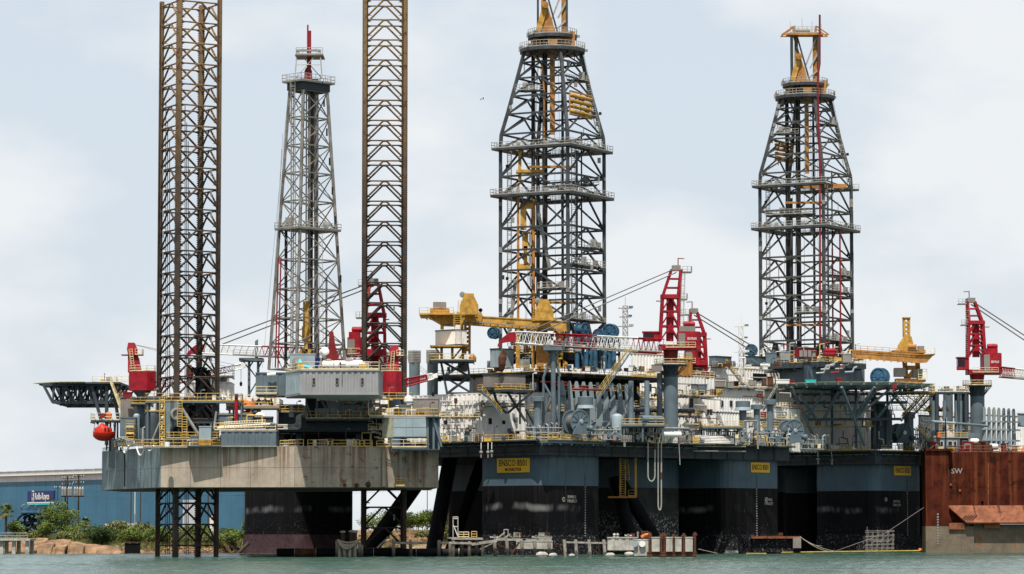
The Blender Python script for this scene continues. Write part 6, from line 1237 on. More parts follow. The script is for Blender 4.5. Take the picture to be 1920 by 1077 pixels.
# ---- grey posts, ventilators, winch
fin = thing('pipe_rack_posts', 'row of ten tapering grey posts with a cross beam along the deck side', 'rack', at(1118, 800, 655))
for k in range(10):
    px = 1057 + k * 13.3; d = 651 + k * 1.7; p = at(px, 800, d); q = at(px, 714 + k * .7, d)
    MB().loft([[p + UP * (q.z - p.z) * f_ + V((a * w_ - .3 * (f_ > .9), b_ * .45, 0)) for a, b_ in ((-1, -1), (1, -1), (1, 1), (-1, 1))] for f_, w_ in ((0, .85), (.6, .5), (.94, .42), (1, .25))]).build('post', 'postgrey', fin)
bar('cross_beam', at(1052, 748, 652), at(1182, 753, 667), .2, 'blue_grey_l', fin, 'box'); bar('cross_beam', at(1110, 790, 655), at(1150, 791, 660), .16, 'blue_grey_l', fin, 'box')
def mushroom(px, y0, y1, yb, rc, rs, d, lbl, skirt=True):
    t = thing('mushroom_ventilator', lbl, 'ventilator', at(px, yb, d), 'mushroom ventilators'); s = d / F; x = xx(px, d); z = zz(y1, d)
    MB().lathe((x, d, zz(yb, d)), [(rs * s * 1.25, 0), (rs * s * 1.25, 2.2), (rs * s, 2.8), (rs * s, z - zz(yb, d) + .3)], 18).build('stem', 'blue_grey', t, True)
    h_ = zz(y0, d) - z; MB().lathe((x, d, z), [(rs * s, .05), (rc * s, 0), (rc * s, h_ * .92), (rc * s * .9, h_), (.05, h_ * 1.05)], 20).build('hood', 'blue_grey', t)
    if skirt: MB().lathe((x, d, z - .7), [(rc * s * 1.15, 0), (rc * s, .7)], 20).build('skirt', 'blue_grey_l', t)
for a in ((1008, 744, 753, 827, 13, 7.5, 645, 'grey mushroom ventilator left of the boom rest', False), (1050, 733, 742, 829, 11.5, 7, 650, 'grey mushroom ventilator right of the boom rest', False), (1098, 744, 760, 829, 14.5, 8, 652, 'wide grey mushroom ventilator above the cable drum', True), (1393, 752, 764, 838, 14, 7, 688, 'wide pale skirted ventilator right of the white accommodation', True), (1419, 759, 768, 838, 11, 6, 690, 'middle mushroom ventilator beside the skirted one', False), (1444, 750, 759, 838, 12, 6, 692, 'right mushroom ventilator beside the spoked winch', False), (1704, 773, 785, 848, 12, 9, 742, 'dark mushroom ventilator under the helideck edge', False)): mushroom(*a)
def bigwinch(px, py, d, r, lbl, dirx=(.62, -.78, 0), m='blue_grey', wd=2.6):
    c = at(px, py, d); ax = V(dirx).normalized(); t = thing('mooring_winch', lbl, 'winch', c - UP * r); sd = ax.cross(UP).normalized()
    MB().lathe(c - ax * wd / 2, [(.1, 0), (r * .6, .01), (r * .6, wd), (.1, wd + .01)], 22, ax).build('drum', 'cable', t, True)
    for s_ in (-1, 1):
        MB().lathe(c + ax * s_ * wd / 2, [(.1, -.1), (r * .98, -.1), (r, .12), (r * .9, .14), (r * .86, .02), (.1, .03)], 30, ax).build('flange', m, t)
        for k in range(10):
            a = k * .628; e = UP * math.sin(a) + sd * math.cos(a); bar('flange_rib', c + ax * s_ * (wd / 2 + .08) + e * .3, c + ax * s_ * (wd / 2 + .08) + e * r * .9, .06, m, t, 'box')
    for s_ in (-1, 1):
        q = c + ax * s_ * (wd / 2 + .35); MB().add([q - sd * r * .8 - UP * r * 1.05, q + sd * r * .9 - UP * r * 1.05, q + sd * .3 + UP * .35, q - sd * .3 + UP * .35] + [v + ax * .2 for v in (q - sd * r * .8 - UP * r * 1.05, q + sd * r * .9 - UP * r * 1.05, q + sd * .3 + UP * .35, q - sd * .3 + UP * .35)], [(0, 1, 2, 3), (7, 6, 5, 4), (0, 4, 5, 1), (1, 5, 6, 2), (2, 6, 7, 3), (3, 7, 4, 0)]).build('side_frame', m, t)
        MB().lathe(q, [(.45, 0), (.45, .35), (.1, .4)], 12, ax * s_).build('bearing', 'blue_grey_l', t)
    q = c + sd * (-r * .9) + ax * wd * .4 - UP * r * .55; MB().lathe(q, [(.1, 0), (.55, .05), (.6, 1.4), (.3, 1.7)], 12, ax).build('motor', m, t)
    return t
bigwinch(1079, 791, 644, 2.45, 'large grey cable drum winch at the deck edge above the name plate'); bigwinch(1483, 808, 692, 2.5, 'grey spoked cable drum winch beside the ventilators', (.45, -.9, 0)); bigwinch(1688, 812, 733, 2.2, 'shaded blue grey cable drum winch under the helideck', (.45, -.9, 0), 'blue_grey_d')  # last winch: helideck shade put into its darker paint
flat('winch_platform', 'grey platform under the large cable drum winch', 1012, 1020, 1143, 826, 638.5, 'blue_grey', .5, 'rail')
cyl('white_pressure_tank', 'white pressure tank with domed top beside the cable drum winch', 'tank', 1157, 776, 815, 1.12, 652, 'blue_grey_l', [(1, 0), (1, .86), (.85, .94), (.4, 1)])
# ---- accommodation, white stepped blocks
AC = [('white accommodation block behind the crane gallery', 1183, 1190, 1272, 665, 704, 702), ('white accommodation storey with a square window beside the crane pedestal', 1183, 1192, 1274, 706, 748, 697), ('white accommodation storey at mid height left of the crane pedestal', 1186, 1196, 1275, 749, 776, 693), ('lowest white accommodation storey left of the crane pedestal', 1190, 1200, 1290, 778, 839, 690),
      ('bluish white storey behind the equipment frame', 1270, 1279, 1340, 706, 743, 704), ('white storey with a door right of the crane pedestal', 1268, 1280, 1345, 745, 779, 696), ('lowest white storey right of the crane pedestal', 1268, 1280, 1372, 781, 839, 692), ('upper white house below the grey air intakes', 1322, 1334, 1480, 690, 724, 738), ('cream storey behind the white mast', 1336, 1350, 1486, 726, 762, 730), ('shaded cream storey right of the ventilators', 1398, 1420, 1500, 764, 846, 716)]
for k, (lbl, pl, pc, pr, y0, y1, d) in enumerate(AC): cbox('accommodation_block', lbl, 'accommodation', pl, pc, pr, y0, y1, d, 'offwhite' if k in (4, 9) else 'white', 1.0, 'rail' if k in (2, 5, 8) else 'rail_p', 'box_taupe', win={1: (('R', 1216, 727, 1.6, 1.6), ('R', 1242, 727, 1.6, 1.6)), 5: (('R', 1295, 756, 1.2, 2.0),), 6: (('R', 1312, 800, .8, .8),), 7: (('R', 1424, 708, 5, 1.8),), 8: (('R', 1450, 742, 1.4, 1.4),)}.get(k, ()))
cbox('accommodation_wing', 'bluish white wing with two oval windows right of the accommodation', 'accommodation', 1336, 1345, 1411, 745, 773, 694, 'white', .9, None, 'box_taupe', win=(('R', 1353, 757, .9, 1.3), ('R', 1370, 757, .9, 1.3)))
cbox('wing_base', 'white corrugated base below the wing with oval windows', 'accommodation', 1314, 1322, 1400, 774, 839, 690, 'white', .9)
for k, (a, b_, c_, lbl) in enumerate(((1330, 1342, 1372, 'left'), (1398, 1408, 1440, 'right'))):
    cbox('air_intake', 'blue grey %s air intake on the upper white house' % lbl, 'air intake', a, b_, c_, 669, 686, 735, 'blue_grey', group='air intakes'); 
for k, (x0, x1, y0, y1, m, lbl) in enumerate([(1297, 1326, 721, 738, 'blue_grey', 'grey equipment frame on the accommodation roof'), (1338, 1360, 709, 726, 'box_taupe', 'dark pipe crate on the cream roof'), (1364, 1376, 716, 728, 'galv', 'small grey crate beside the pipe crate'), (1430, 1450, 707, 723, 'rust', 'brown louvred opening on the upper white house'), (1322, 1330, 698, 704, 'red2', 'small red box on the accommodation roof'), (1421, 1431, 739, 745, 'red2', 'small red box on the cream storey'), (1427, 1437, 773, 783, 'red2', 'red box behind the ventilators'), (1328, 1348, 736, 739, 'red2', 'flat red crate on the railed roof'), (1455, 1480, 712, 720, 'white_c', 'white crate on the upper house roof')]): block('deck_crate', lbl, 'crate', x0, y0, x1, y1, 696 if x1 < 1330 else 716, 3, m)
for k, (pl, pc, pr, y, d, lbl) in enumerate(((1268, 1280, 1345, 741, 690, 'railed roof walk in front of the bluish storey'), (1264, 1276, 1412, 778, 688, 'railed walk between accommodation storeys'), (1316, 1330, 1484, 724, 726, 'long railed walk along the upper white house'), (1398, 1408, 1490, 784, 710, 'railed walk behind the ventilators'))): flat('roof_walk', lbl, pl, pc, pr, y, d, 'box_taupe', .2, 'rail_p')
for k in range(22):    # fire mains and cable trays on the white walls
    px = 1196 + (k * 53) % 280; y = 702 + (k * 29) % 110; d = 689 if px < 1345 else 712; L_ = 14 + (k * 17) % 26
    o = MB().path([at(px, y, d), at(px + L_, y + 1, d + 1), at(px + L_, y + 7 + (k * 5) % 12, d + 1)], .11 + .04 * (k % 3), 6).build('wall_pipe', ['rust', 'galv', 'rail_g'][k % 3], o0=at(px, y, d)); tag(o, ['rusty brown', 'grey', 'pale grey'][k % 3] + ' pipe run turning down a white accommodation wall', 'pipe', 'pipe runs on the accommodation')
# ---- pipe manifolds at the deck edge
def manifold(x0, x1, y0, y1, d0, d1, n, lbl, tank=None):
    t = thing('pipe_manifold', lbl, 'manifold', at((x0 + x1) / 2, y1, d0)); rnd = random.Random(x0)
    for k in range(n):
        px = x0 + (x1 - x0) * (k + .5) / n; d = d0 + (d1 - d0) * k / n + rnd.uniform(-.5, 1); m = ['galv', 'blue_grey', 'dark', 'blue_grey_l', 'blue_grey_d', 'box_taupe'][k % 6]; a, b_ = at(px, y1, d), at(px + rnd.uniform(-1, 1), y0 + rnd.uniform(0, 8), d)
        MB().path([a, b_, b_ + V((rnd.uniform(-.6, .6), .3, .35))], rnd.uniform(.09, .17), 6).build('riser_pipe', m, t)
        if k % 2 == 0: MB().lathe(a.lerp(b_, .45), [(.1, 0), (.3, .1), (.3, .45), (.1, .55)], 8).build('valve', ['blue_grey', 'red2', 'galv', 'rail'][k % 4], t)
    for k in range(3): bar('header_pipe', at(x0, y0 + 6 + k * 9, d0 - .4), at(x1, y0 + 7 + k * 9, d1 - .4), .14, 'galv', t)
    for k in range(n // 2): px = x0 + (x1 - x0) * rnd.random(); c = at(px, y1 - rnd.uniform(0, 10), d0 + 1); boxpart('junction_box', c, c + V((.7, .5, 1.0)), ['galv', 'box_taupe', 'blue_grey', 'rail_p'][k % 4], t)
    return t
manifold(1168, 1246, 796, 829, 652, 660, 26, 'dense grey pipe manifold left of the crane pedestal'); manifold(1276, 1300, 808, 829, 668, 672, 8, 'small pipe manifold right of the crane pedestal'); manifold(1324, 1398, 803, 832, 675, 684, 22, 'dark valve manifold below the railed roof right of the accommodation'); manifold(1300, 1398, 822, 832, 672, 682, 10, 'low pipe manifold at the deck edge under the accommodation'); manifold(985, 1058, 796, 826, 643, 645, 16, 'pipe manifold around the foot of the boom rest'); manifold(1400, 1480, 806, 836, 683, 690, 16, 'pipe manifold between ventilators and spoked winch'); manifold(1100, 1165, 800, 826, 645, 650, 14, 'pipe manifold between cable drum winch and white tank')
manifold(1500, 1545, 818, 842, 700, 706, 10, 'pipe manifold right of the spoked winch'); manifold(1705, 1740, 800, 842, 735, 738, 10, 'pale pipe frame under the right edge of the helideck')
deckplate('manifold_roof', 'yellow railed roof over the dense pipe manifold', 1166, 1246, 796, 650, 9, 'blue_grey', .4, 'rail', 1.15, (1170, 1205, 1243), legy=828); tag(MB().tube(at(1203, 786, 650), at(1241, 787, 652), .75, 12).build('grey_bundle', 'blue_grey', o0=at(1220, 790, 651)), 'thick grey wrapped bundle on the manifold roof', 'bundle')
deckplate('valve_house_roof', 'yellow railed roof over the valve manifold', 1315, 1392, 800, 674, 9, 'blue_grey', .4, 'rail', 1.15, (1320, 1352, 1388), legy=832)
tag(MB().tube(at(1240, 815, 655), at(1275, 815.5, 658), .55, 12).build('white_drum', 'white_c', o0=at(1258, 820, 656)), 'long white horizontal drum at the foot of the crane pedestal', 'drum')
for k in range(5): tag(MB().path([at(1298, 818 + 3 * k, 667), at(1372 + 4 * k, 820 + 3 * k, 677), at(1376 + 4 * k, 812, 677)], .14, 7).build('hose_pipe', 'offwhite', o0=at(1330, 830, 670)), 'long pale pipe lying along the deck edge below the accommodation', 'pipe', 'pale deck edge pipes')
o = MB().path([at(1230, 803, 655), at(1290, 804, 662), at(1297, 810, 663), at(1297, 826, 663)], .26, 10).build('deck_main', 'galv', o0=at(1265, 805, 658)); tag(o, 'grey pipe crossing in front of the crane pedestal and bending down', 'pipe')
tag(MB().path([at(1394, 828, 678), at(1394, 790, 678), at(1420, 790, 680), at(1421, 842, 680)], .2, 8).build('pipe_hoop', 'galv', o0=at(1400, 828, 678)), 'pale square pipe hoop at the deck edge', 'pipe')
for px in (1213, 1183, 1426): tag(MB().tube(at(px, 830, 658), at(px, 715, 660), .55, 12).build('deck_column', 'blue_grey', o0=at(px, 822, 655)), 'plain blue grey support column under the pipe deck', 'column', 'support columns') if px != 1426 else None
tag(MB().tube(at(1237, 834, 668), at(1237, 700, 668), .6, 12).build('deck_column', 'blue_grey', o0=at(1237, 815, 668)), 'blue grey support column beside the crane pedestal', 'column', 'support columns')
tag(MB().tube(at(1184, 769, 668), at(1302, 771, 672), .42, 12).build('boom_pipe', 'blue_grey_d', o0=at(1240, 770, 670)), 'dark horizontal pipe passing behind the crane pedestal', 'pipe')
for k in range(3): tag(MB().tube(at(1014 + k * 30, 716 + k * 7, 652), at(1062 + k * 40, 718 + k * 7, 656), .2, 8).build('red_main', 'red2', o0=at(1030 + k * 30, 717, 653)), 'red fire main behind the grey posts', 'pipe', 'red fire mains')
# hoses hanging from the deck edge
for k, (xa, xb, yb, lbl) in enumerate(((1215, 1228, 903, 'short pale hose loop hanging below the deck edge'), (1234, 1240, 957, 'long pale hose loop hanging far down in front of the black columns'))):
    pts = [at(xa, 800, 654)] + [at(xa, 800 + (yb - 812) * j / 6, 653.5) for j in range(1, 7)] + [at((xa + xb) / 2 + (xb - xa) / 2 * math.cos(a) * 1.02, yb - 12 + 12 * math.sin(a), 653.5) for a in [math.pi * (1 - j / 8) for j in range(9)]] + [at(xb, yb - 12 - (yb - 812 - 12) * j / 6, 653.5) for j in range(1, 7)]
    t = thing('hanging_hose', lbl, 'hose', at(xa, 810, 654)); MB().path(pts, .14, 8).build('hose', 'rail_g', t, True); c = at(xb, yb - 60, 653.4); MB().tube(c, c + UP * 1.2, .22, 10).build('coupling', 'rust', t)
tag(MB().tube(at(1273, 832, 656), at(1275, 872, 656), .1, 6).build('hanging_pipe', 'galv', o0=at(1274, 850, 656)), 'thin pale pipe hanging from the deck edge right of the hose loops', 'pipe')
tag(MB().tube(at(1171, 818, 650), at(1171, 838, 650), .25, 8).build('drain_stub', 'galv', o0=at(1171, 838, 650)), 'short pale drain stub under the deck edge', 'pipe')
for k, (px, py) in enumerate(((902, 851), (915, 851), (922, 850), (1534, 864), (1560, 865))):
    d = 642 if k < 3 else 727; t = thing('floodlight', 'round floodlight hanging over %s' % ('the left name plate' if k < 3 else 'the grey column under the helideck'), 'lamp', at(px, py, d), 'hanging floodlights'); c = at(px, py, d); MB().lathe(c, [(.1, 0), (.34, .1), (.38, .4), (.2, .6), (.05, .65)], 12, (0, .2, 1)).build('lamp_head', 'galv' if k < 3 else 'blue_grey', t, True); bar('bracket', c + UP * .8, c + V((0, 1.2, 2.2)), .1, 'galv', t); MB().tube(c - UP * .8, c, .17, 8).build('ballast', 'box_taupe', t)
for k, px in enumerate((1062, 1099)): cable([at(px, 842, 642), at(px - 2, 920, 643), at(px - 3, 980, 645), at(px - 14 * k - 2, 1000, 646)], .06, 'wire', 'black cable hanging down the near column', 'cable', 'hanging_cable', group='cables on the near column')
# masts
def cmast(px, y0, y1, d, lbl, m='offwhite'):
    t = thing('radio_mast', lbl, 'mast', at(px, y1, d)); x = xx(px, d); z0, z1 = zz(y1, d), zz(y0, d)
    tower(t, [(z0 + (z1 - z0) * k / 7, [(x - .5, d - .5), (x + .5, d - .5), (x + .5, d + .5), (x - .5, d + .5)]) for k in range(8)], 'X', .08, .05, .05, m)
    for f_, w_ in ((.45, 1.6), (.7, 1.3), (.93, 1.5)):
        z = z0 + (z1 - z0) * f_; boxpart('mast_arm', (x - w_, d - .5, z), (x + w_, d + .5, z + .15), m, t); boxpart('antenna', (x + w_ * .5, d - .2, z + .15), (x + w_ * 1.1, d + .2, z + .55), 'blue' if f_ > .6 else m, t)
    bar('whip', (x, d, z1), (x, d, z1 + 2), .05, m, t)
cmast(1173, 574, 645, 684, 'dull white lattice mast left of the tall red crane', 'rail_g'); cmast(1391, 606, 706, 733, 'white lattice mast on the upper white house', 'white_c')
# ---- tall dynamic derricks
def derrick(px, d, label, kind):
    s = d / F; cx = xx(px, d, 400); t = thing('derrick', label, 'derrick', (cx, d, 42)); HW = 11.1
    def lev(z, hw): return (z, [(cx - hw, d - hw * .275), (cx + hw * .275, d - hw), (cx + hw, d + hw * .275), (cx - hw * .275, d + hw)])
    zs = [42.0, 49.3, 54.6, 59.9, 64.2, 69.0, 76.0, 80.0, 86.0]; up_ = [(86.0, 1), (89.0, .985), (93.4, .87), (97.3, .775), (101.2, .68), (104.6, .60), (107.6, .53)]
    md_ = 'derrick2' if kind == 2 else 'derrick'
    tower(t, [lev(z, HW) for z in zs], ['A', 'V', 'V', 'V', 'V', 'V', 'V', 'V'], .38, .2, .17, 'derrick', mh=md_)
    tower(t, [lev(z, HW * f_) for z, f_ in up_], 'V', .34, .18, .15, 'derrick', skip=(0,), mh=md_)
    for z, ex, h_ in ((76.0, 1.75, .5), (86.0, 1.55, .45)):
        o_, i_ = lev(z, HW + ex * 1.25)[1], lev(z, HW - 1.2)[1]
        for k in range(4):
            j = (k + 1) % 4; a, b_, c_, e_ = o_[k], o_[j], i_[j], i_[k]
            if kind == 2 and z > 80 and k in (1,): continue
            pl = MB().prism([a, b_, c_, e_], z - h_, z).build('gallery_deck', 'derrick', t); rail([V((*a, z)), V((*b_, z))], t, 'rail_g', 1.25, 1.3, .055)
            rail([V((*i_[k], z)), V((*i_[j], z))], t, 'rail_g', 1.2, 1.6, .045)
            for q in range(5):
                f_ = (q + .3) / 5; c0 = V((*a, z)).lerp(V((*b_, z)), f_); c1 = V((*e_, z)).lerp(V((*c_, z)), f_); c = c0.lerp(c1, .45); boxpart('gallery_unit', c, c + V((.9, .6, .7 + .4 * (q % 2))), ['box_taupe', 'galv', 'derrick', 'galv', 'dark'][q], t)
    for z, f_ in ((107.6, 1.22), (110.6, .92)):
        n = 12; P = [(cx + HW * .53 * f_ * 1.0 * math.cos(k * 2 * math.pi / n + .26), d + HW * .53 * f_ * math.sin(k * 2 * math.pi / n + .26)) for k in range(n)]
        MB().prism(P, z - .7, z).build('crown_platform', 'derrick', t); rail([V((*q, z)) for q in P + P[:1]], t, 'rail_g', 1.25, 1.0, .055)
        for k in range(8): boxpart('crown_unit', V((*P[k], z)) * 1 + V((-.3, 0, 0)), V((*P[k], z)) + V((.7, .6, .5 + .25 * (k % 3))), ['galv', 'box_taupe', 'rail_g'][k % 3], t)
    boxpart('crown_block', (cx - 1.2, d - 3, 107.7), (cx + 4.8, d + 1.5, 111.2), 'orange', t); MB().prism([(cx - .9, d - 5.2), (cx + 1.0, d - 5.2), (cx + .6, d - 3), (cx - .4, d - 3)], 106.6, 109.2).build('corner_shoe', 'orange', t); boxpart('crown_beam', (cx - 4.6, d - 1, 108.2), (cx - 1.3, d + 1, 110.4), 'orange', t)
    zt = 122.3
    for sx in (-3.1, 3.1):
        for sy in (-1.3, 1.3): bar('water_table_post', (cx + sx, d + sy, 110.8), (cx + sx, d + sy, zt), .22, 'derrick', t, 'box')
        for k in range(5):
            z = 112.5 + k * 2.1; bar('post_lacing', (cx + sx, d - 1.3, z), (cx + sx, d + 1.3, z + 1.6), .1, 'derrick', t, 'box')
    for a, b_ in (((-1.8, 122), (1.2, 111)), ((-2.6, 122), (.6, 111)), ((2.8, 122), (-1.4, 111)), ((3.0, 118), (1.2, 114.5)), ((3.0, 114), (.8, 112))): bar('raker', (cx + a[0], d - .4, a[1]), (cx + b_[0], d - .4, b_[1]), .18, 'rail_g' if a[0] > 2 else 'derrick', t, 'box')
    for sx, w_ in ((-2.0, .8), (2.4, .9)): bar('inner_column', (cx + sx, d + .3, 110.8), (cx + sx, d + .3, zt), w_ / 2, 'orange', t, 'box')
    MB().loft([[V((cx + x, d - 2 + y, z)) for x, y in ((x0, 0), (x1, 0), (x1, .9), (x0, .9))] for x0, x1, z in ((-4.2, -3.0, 109.5), (-2.3, -1.1, 116.2), (-2.2, -1.3, 117.5))]).build('compensator_arm', 'yellow', t); MB().loft([[V((cx + x, d - 1.6 + y, z)) for x, y in ((x0, 0), (x1, 0), (x1, .8), (x0, .8))] for x0, x1, z in ((-2.6, .6, 110.6), (-2.0, .1, 113.4), (-1.9, -1.0, 116.5))]).build('compensator_frame', 'orange', t)
    MB().lathe((cx - 1.7, d - 2.2, 117), [(.1, 0), (.75, .05), (.75, .6), (.1, .65)], 14, (.3, -1, 0)).build('sheave', 'orange', t)
    boxpart('top_frame', (cx - 4.3, d - 1.8, zt), (cx + 4.3, d + 1.8, zt + .5), 'orange', t); rail([(cx - 3.6, d - 1.7, zt + .5), (cx + 3.4, d - 1.7, zt + .5)], t, 'rail_g', 1.5, 1.0)
    MB().lathe((cx - 2.2, d, zt + 1.2), [(.1, 0), (.8, .1), (.8, 3.4), (.1, 3.5)], 12, (1, 0, 0)).build('crown_roll', 'galv', t)
    for sx in (-1, 1):
        for sy in (-1.5, 1.5): MB().path([V((cx + sx * 2.6, d + sy, zt + 2.2)), V((cx + sx * 5.6, d + sy, zt + .1)), V((cx + sx * 2.6, d + sy, zt + .1)), V((cx + sx * 2.6, d + sy, zt + 2.2))], .16).build('wing_frame', 'orange', t)
    for k, (x, h_) in enumerate(((-3.4, 3), (-2.2, 2.2), (-.6, 4), (1.8, 3.2), (4, 2.5))): bar('antenna', (cx + x, d, zt + .4), (cx + x, d, zt + .4 + h_), .05, 'rail_g', t)
    # inside: guide columns, hoisting gear, ladders
    for x, y, z0, z1, r, m in ((-1.6, 2, 44, 107, .55, 'purple'), (-4.1, 3, 44, 107, .42, 'purple'), (2.2, 3, 44, 107, .28, 'derrick'), (-3.0, 5, 44, 84, .35, 'derrick'), (5.2, 0, 44, 86, .22, 'derrick'), (6.2, 0, 44, 90, .16, 'dark')): bar('guide_column', (cx + x, d + y, z0), (cx + x, d + y, z1), r, m, t, 8 if r < .4 else 'box')
    ladder((cx - HW + 1.9, d - 2, 44), (cx - HW + 1.9, d - 2, 86), t, 'rail_g', (.7, 0, 0), .06, cage=True); ladder((cx + 4.4, d - 4, 44), (cx + 4.4, d - 4, 86), t, 'rail_g', (.7, 0, 0), .06, cage=True); ladder((cx + HW * .95, d + 2, 87), (cx + HW * .56, d + 1.5, 107), t, 'rail_g', (.7, 0, 0), .06, cage=True)
    L = lev
    for (z, k, f0, f1, dp) in ((79, 2 if kind == 1 else 0, .1, .8, 2.4), (61, 1, .1, .95, 3), (55.8, 0, .55, 1, 3.2), (65, 1, .5, .9, 2.2), (98.5, 0, .05, .42, 2.2), (101, 1, .55, .95, 2), (49.3, 1, .1, .9, 2)):
        hw = HW if z < 86 else HW * (1 - (z - 86) / 21.6 * .47); c = L(z, hw)[1]; a, b_ = V((*c[k], z)), V((*c[(k + 1) % 4], z)); p, q = a.lerp(b_, f0), a.lerp(b_, f1); e = (V((cx, d, z)) - (p + q) / 2).normalized() * dp
        MB().prism([p, q, q + e, p + e], z - .3, z).build('work_platform', 'derrick', t); rail([p - e * .25, q - e * .25], t, 'rail_g', 1.2, 1.2, .05); rail([p + e, q + e], t, 'rail_g', 1.2, 1.2, .05)
        bx_ = p.lerp(q, .3); boxpart('locker', bx_ + V((0, 0, 0)), bx_ + V((1.2, .8, 1.7)), 'galv', t); bx_ = p.lerp(q, .7); boxpart('locker', bx_, bx_ + V((1.0, .8, 1.2)), 'box_taupe', t)
    for z in (46, 53, 82): boxpart('inner_beam', (cx - 5, d - 2, z), (cx + 5, d - 1.4, z + .5), 'orange', t)
    for k in range(10):    # wires
        x = random.uniform(-7, 7); MB().tube((cx + x, d + 1, 44), (cx + x * .5, d, 107), .035, 4).build('wire_rope', 'cable', t)
    for k in range(8):
        z = 58 + k * 6; c = L(min(z, 86), HW)[1][k % 4]; boxpart('floodlight', (c[0] * .9 + cx * .1, c[1] * .9 + d * .1, z), (c[0] * .9 + cx * .1 + .6, c[1] * .9 + d * .1 + .4, z + .6), 'dark', t)
    # legs standing on the drill floor: heavy splayed feet
    c = L(42, HW)[1]
    for k in range(4):
        a, b_ = V((*c[k], 42)), V((*c[(k + 1) % 4], 42)); m_ = a.lerp(b_, .5) + UP * 7.3
        bar('foot_brace', a.lerp(b_, .28), m_, .42, 'derrick', t, 'box'); bar('foot_brace', a.lerp(b_, .72), m_, .42, 'derrick', t, 'box')
    rnd = random.Random(kind)
    for k in range(70):
        z = rnd.uniform(45, 106); hw = HW if z < 86 else HW * (1 - (z - 86) / 21.6 * .47); c = L(z, hw)[1]; i = rnd.randrange(4); f_ = rnd.choice((0, 0, rnd.random())); p = V((*c[i], z)).lerp(V((*c[(i + 1) % 4], z)), f_)
        if k % 2: bar('cable_run', p + V((.35, -.3, 0)), p + V((.35, -.3, rnd.uniform(2, 7))) if z < 80 else p + V((.3, -.3, 1.5)), .08, ['cable', 'galv', 'dark'][k % 3], t)
        else: boxpart('junction_box', p - V((.35, .5, .4)), p + V((.35, .1, .4 + .4 * rnd.random())), ['galv', 'dark', 'box_taupe', 'rail_g'][k % 4], t)
    # rack of air vessels
    hw = HW * .80; c = L(96.2, hw)[1]
    k = 1 if kind == 1 else 3
    a, b_ = V((*c[k], 95.0)), V((*c[(k + 1) % 4], 95.0)); e = (b_ - a).normalized(); n_ = V((e.y, -e.x, 0)) * (1 if kind == 1 else -1)
    if kind == 1:
        p, q = a.lerp(b_, .05) + n_ * .9, a.lerp(b_, .80) + n_ * .9
        for j in range(4): MB().lathe(p + UP * (j * 1.12 - 1.6), [(.1, 0), (.3, .2), (.46, .5), (.46, (q - p).length - .5), (.3, (q - p).length - .2), (.1, (q - p).length)], 14, e).build('air_vessel', 'yellow', t, True)
        for z in (-2.3, 2.6): bar('vessel_frame', p + UP * z, q + UP * z, .16, 'orange', t, 'box')
        for f_ in (0, .5, 1): bar('vessel_frame', p.lerp(q, f_) - UP * 2.3, p.lerp(q, f_) + UP * 2.6, .14, 'orange', t, 'box')
    else:
        p = V((cx - 7.2, d + 1, 94.6)); q = V((cx - 2.6, d + 4, 94.2)); ee = (q - p).normalized()
        for j in range(4): MB().lathe(p + UP * (j * 1.0 - 1.2), [(.1, 0), (.4, .3), (.4, (q - p).length - .3), (.1, (q - p).length)], 12, ee).build('air_vessel', 'orange', t, True)
        bar('vessel_frame', p + UP * 2.6, q + UP * 2.6, .2, 'yellow', t, 'box'); bar('vessel_frame', p - UP * 1.8, q - UP * 1.8, .2, 'orange', t, 'box')
    if kind == 1:
        for x in (-7.35, -4.1): bar('pipe_handler_rail', (cx + x, d - 5, 43), (cx + x, d - 5, 78 if x < -5 else 75), .27, 'orange', t, 'box')
        bar('pipe_handler_rail', (cx - 7.0, d - 5, 79), (cx - 7.0, d - 5, 85.5), .35, 'yellow', t, 'box')
        th = MB()
        for x0, x1, z0, z1 in ((-6.9, -5.6, 68.5, 73), (-6.5, -5.2, 64.5, 68), (-6.2, -5.4, 61, 65), (-7.3, -4.9, 60, 61.2), (-7, -4.2, 73, 74)): th.box((cx + x0, d - 5.4, z0), (cx + x1, d - 4.2, z1))
        th.build('top_drive', 'yellow', t); boxpart('fingerboard', (cx - 7.8, d - 6, 80.6), (cx - 2, d - 3, 81.2), 'yellow', t); rail([(cx - 5.5, d - 6, 80.9), (cx - 2, d - 6, 80.9)], t, 'yellow', 1.6)
        MB().path([V((cx - 4.8, d - 5.5, 70))] + [V((cx - 4.8, d - 5.5, 70 - k * 3)) for k in range(1, 5)] + [V((cx - 4.5 + .6 * math.sin(a) - .3, d - 5.5, 56.5 - math.cos(a) * 1.2 + 1)) for a in (.0, .8, 1.6, 2.4)], .13, 8).build('service_loop', 'rail_g', t)
        bar('leaning_arm', (cx - 9.3, d - 4, 45), (cx - 7.9, d - 4, 58), .4, 'galv', t, 'box'); bar('leaning_arm', (cx - 3, d - 4, 72), (cx - .6, d - 4, 60), .35, 'galv', t, 'box')
        MB().path([V((cx - 4, d - 3, 106)), V((cx - 2.2, d - 3.4, 104)), V((cx - 1.8, d - 3.5, 98)), V((cx - 1.8, d - 3.5, 86))], .2, 8).build('orange_pipe', 'orange', t); boxpart('mast_beam', (cx - .6, d - 3.8, 89), (cx + .5, d - 3, 106), 'orange', t)
    else:
        ln = [(26, 28), (26, 120), (22.5, 143), (22.5, 170), (26.5, 330), (26.5, 645)]
        MB().path([at(px + a, y, d - HW - .8) for a, y in ln], .24, 10).build('red_flare_pipe', 'red2', t); 
        for x, z0, z1 in ((5.6, 46, 71), (7.4, 46, 75)): bar('red_standpipe', (cx + x, d - 6, z0), (cx + x, d - 6, z1), .2, 'red2', t)
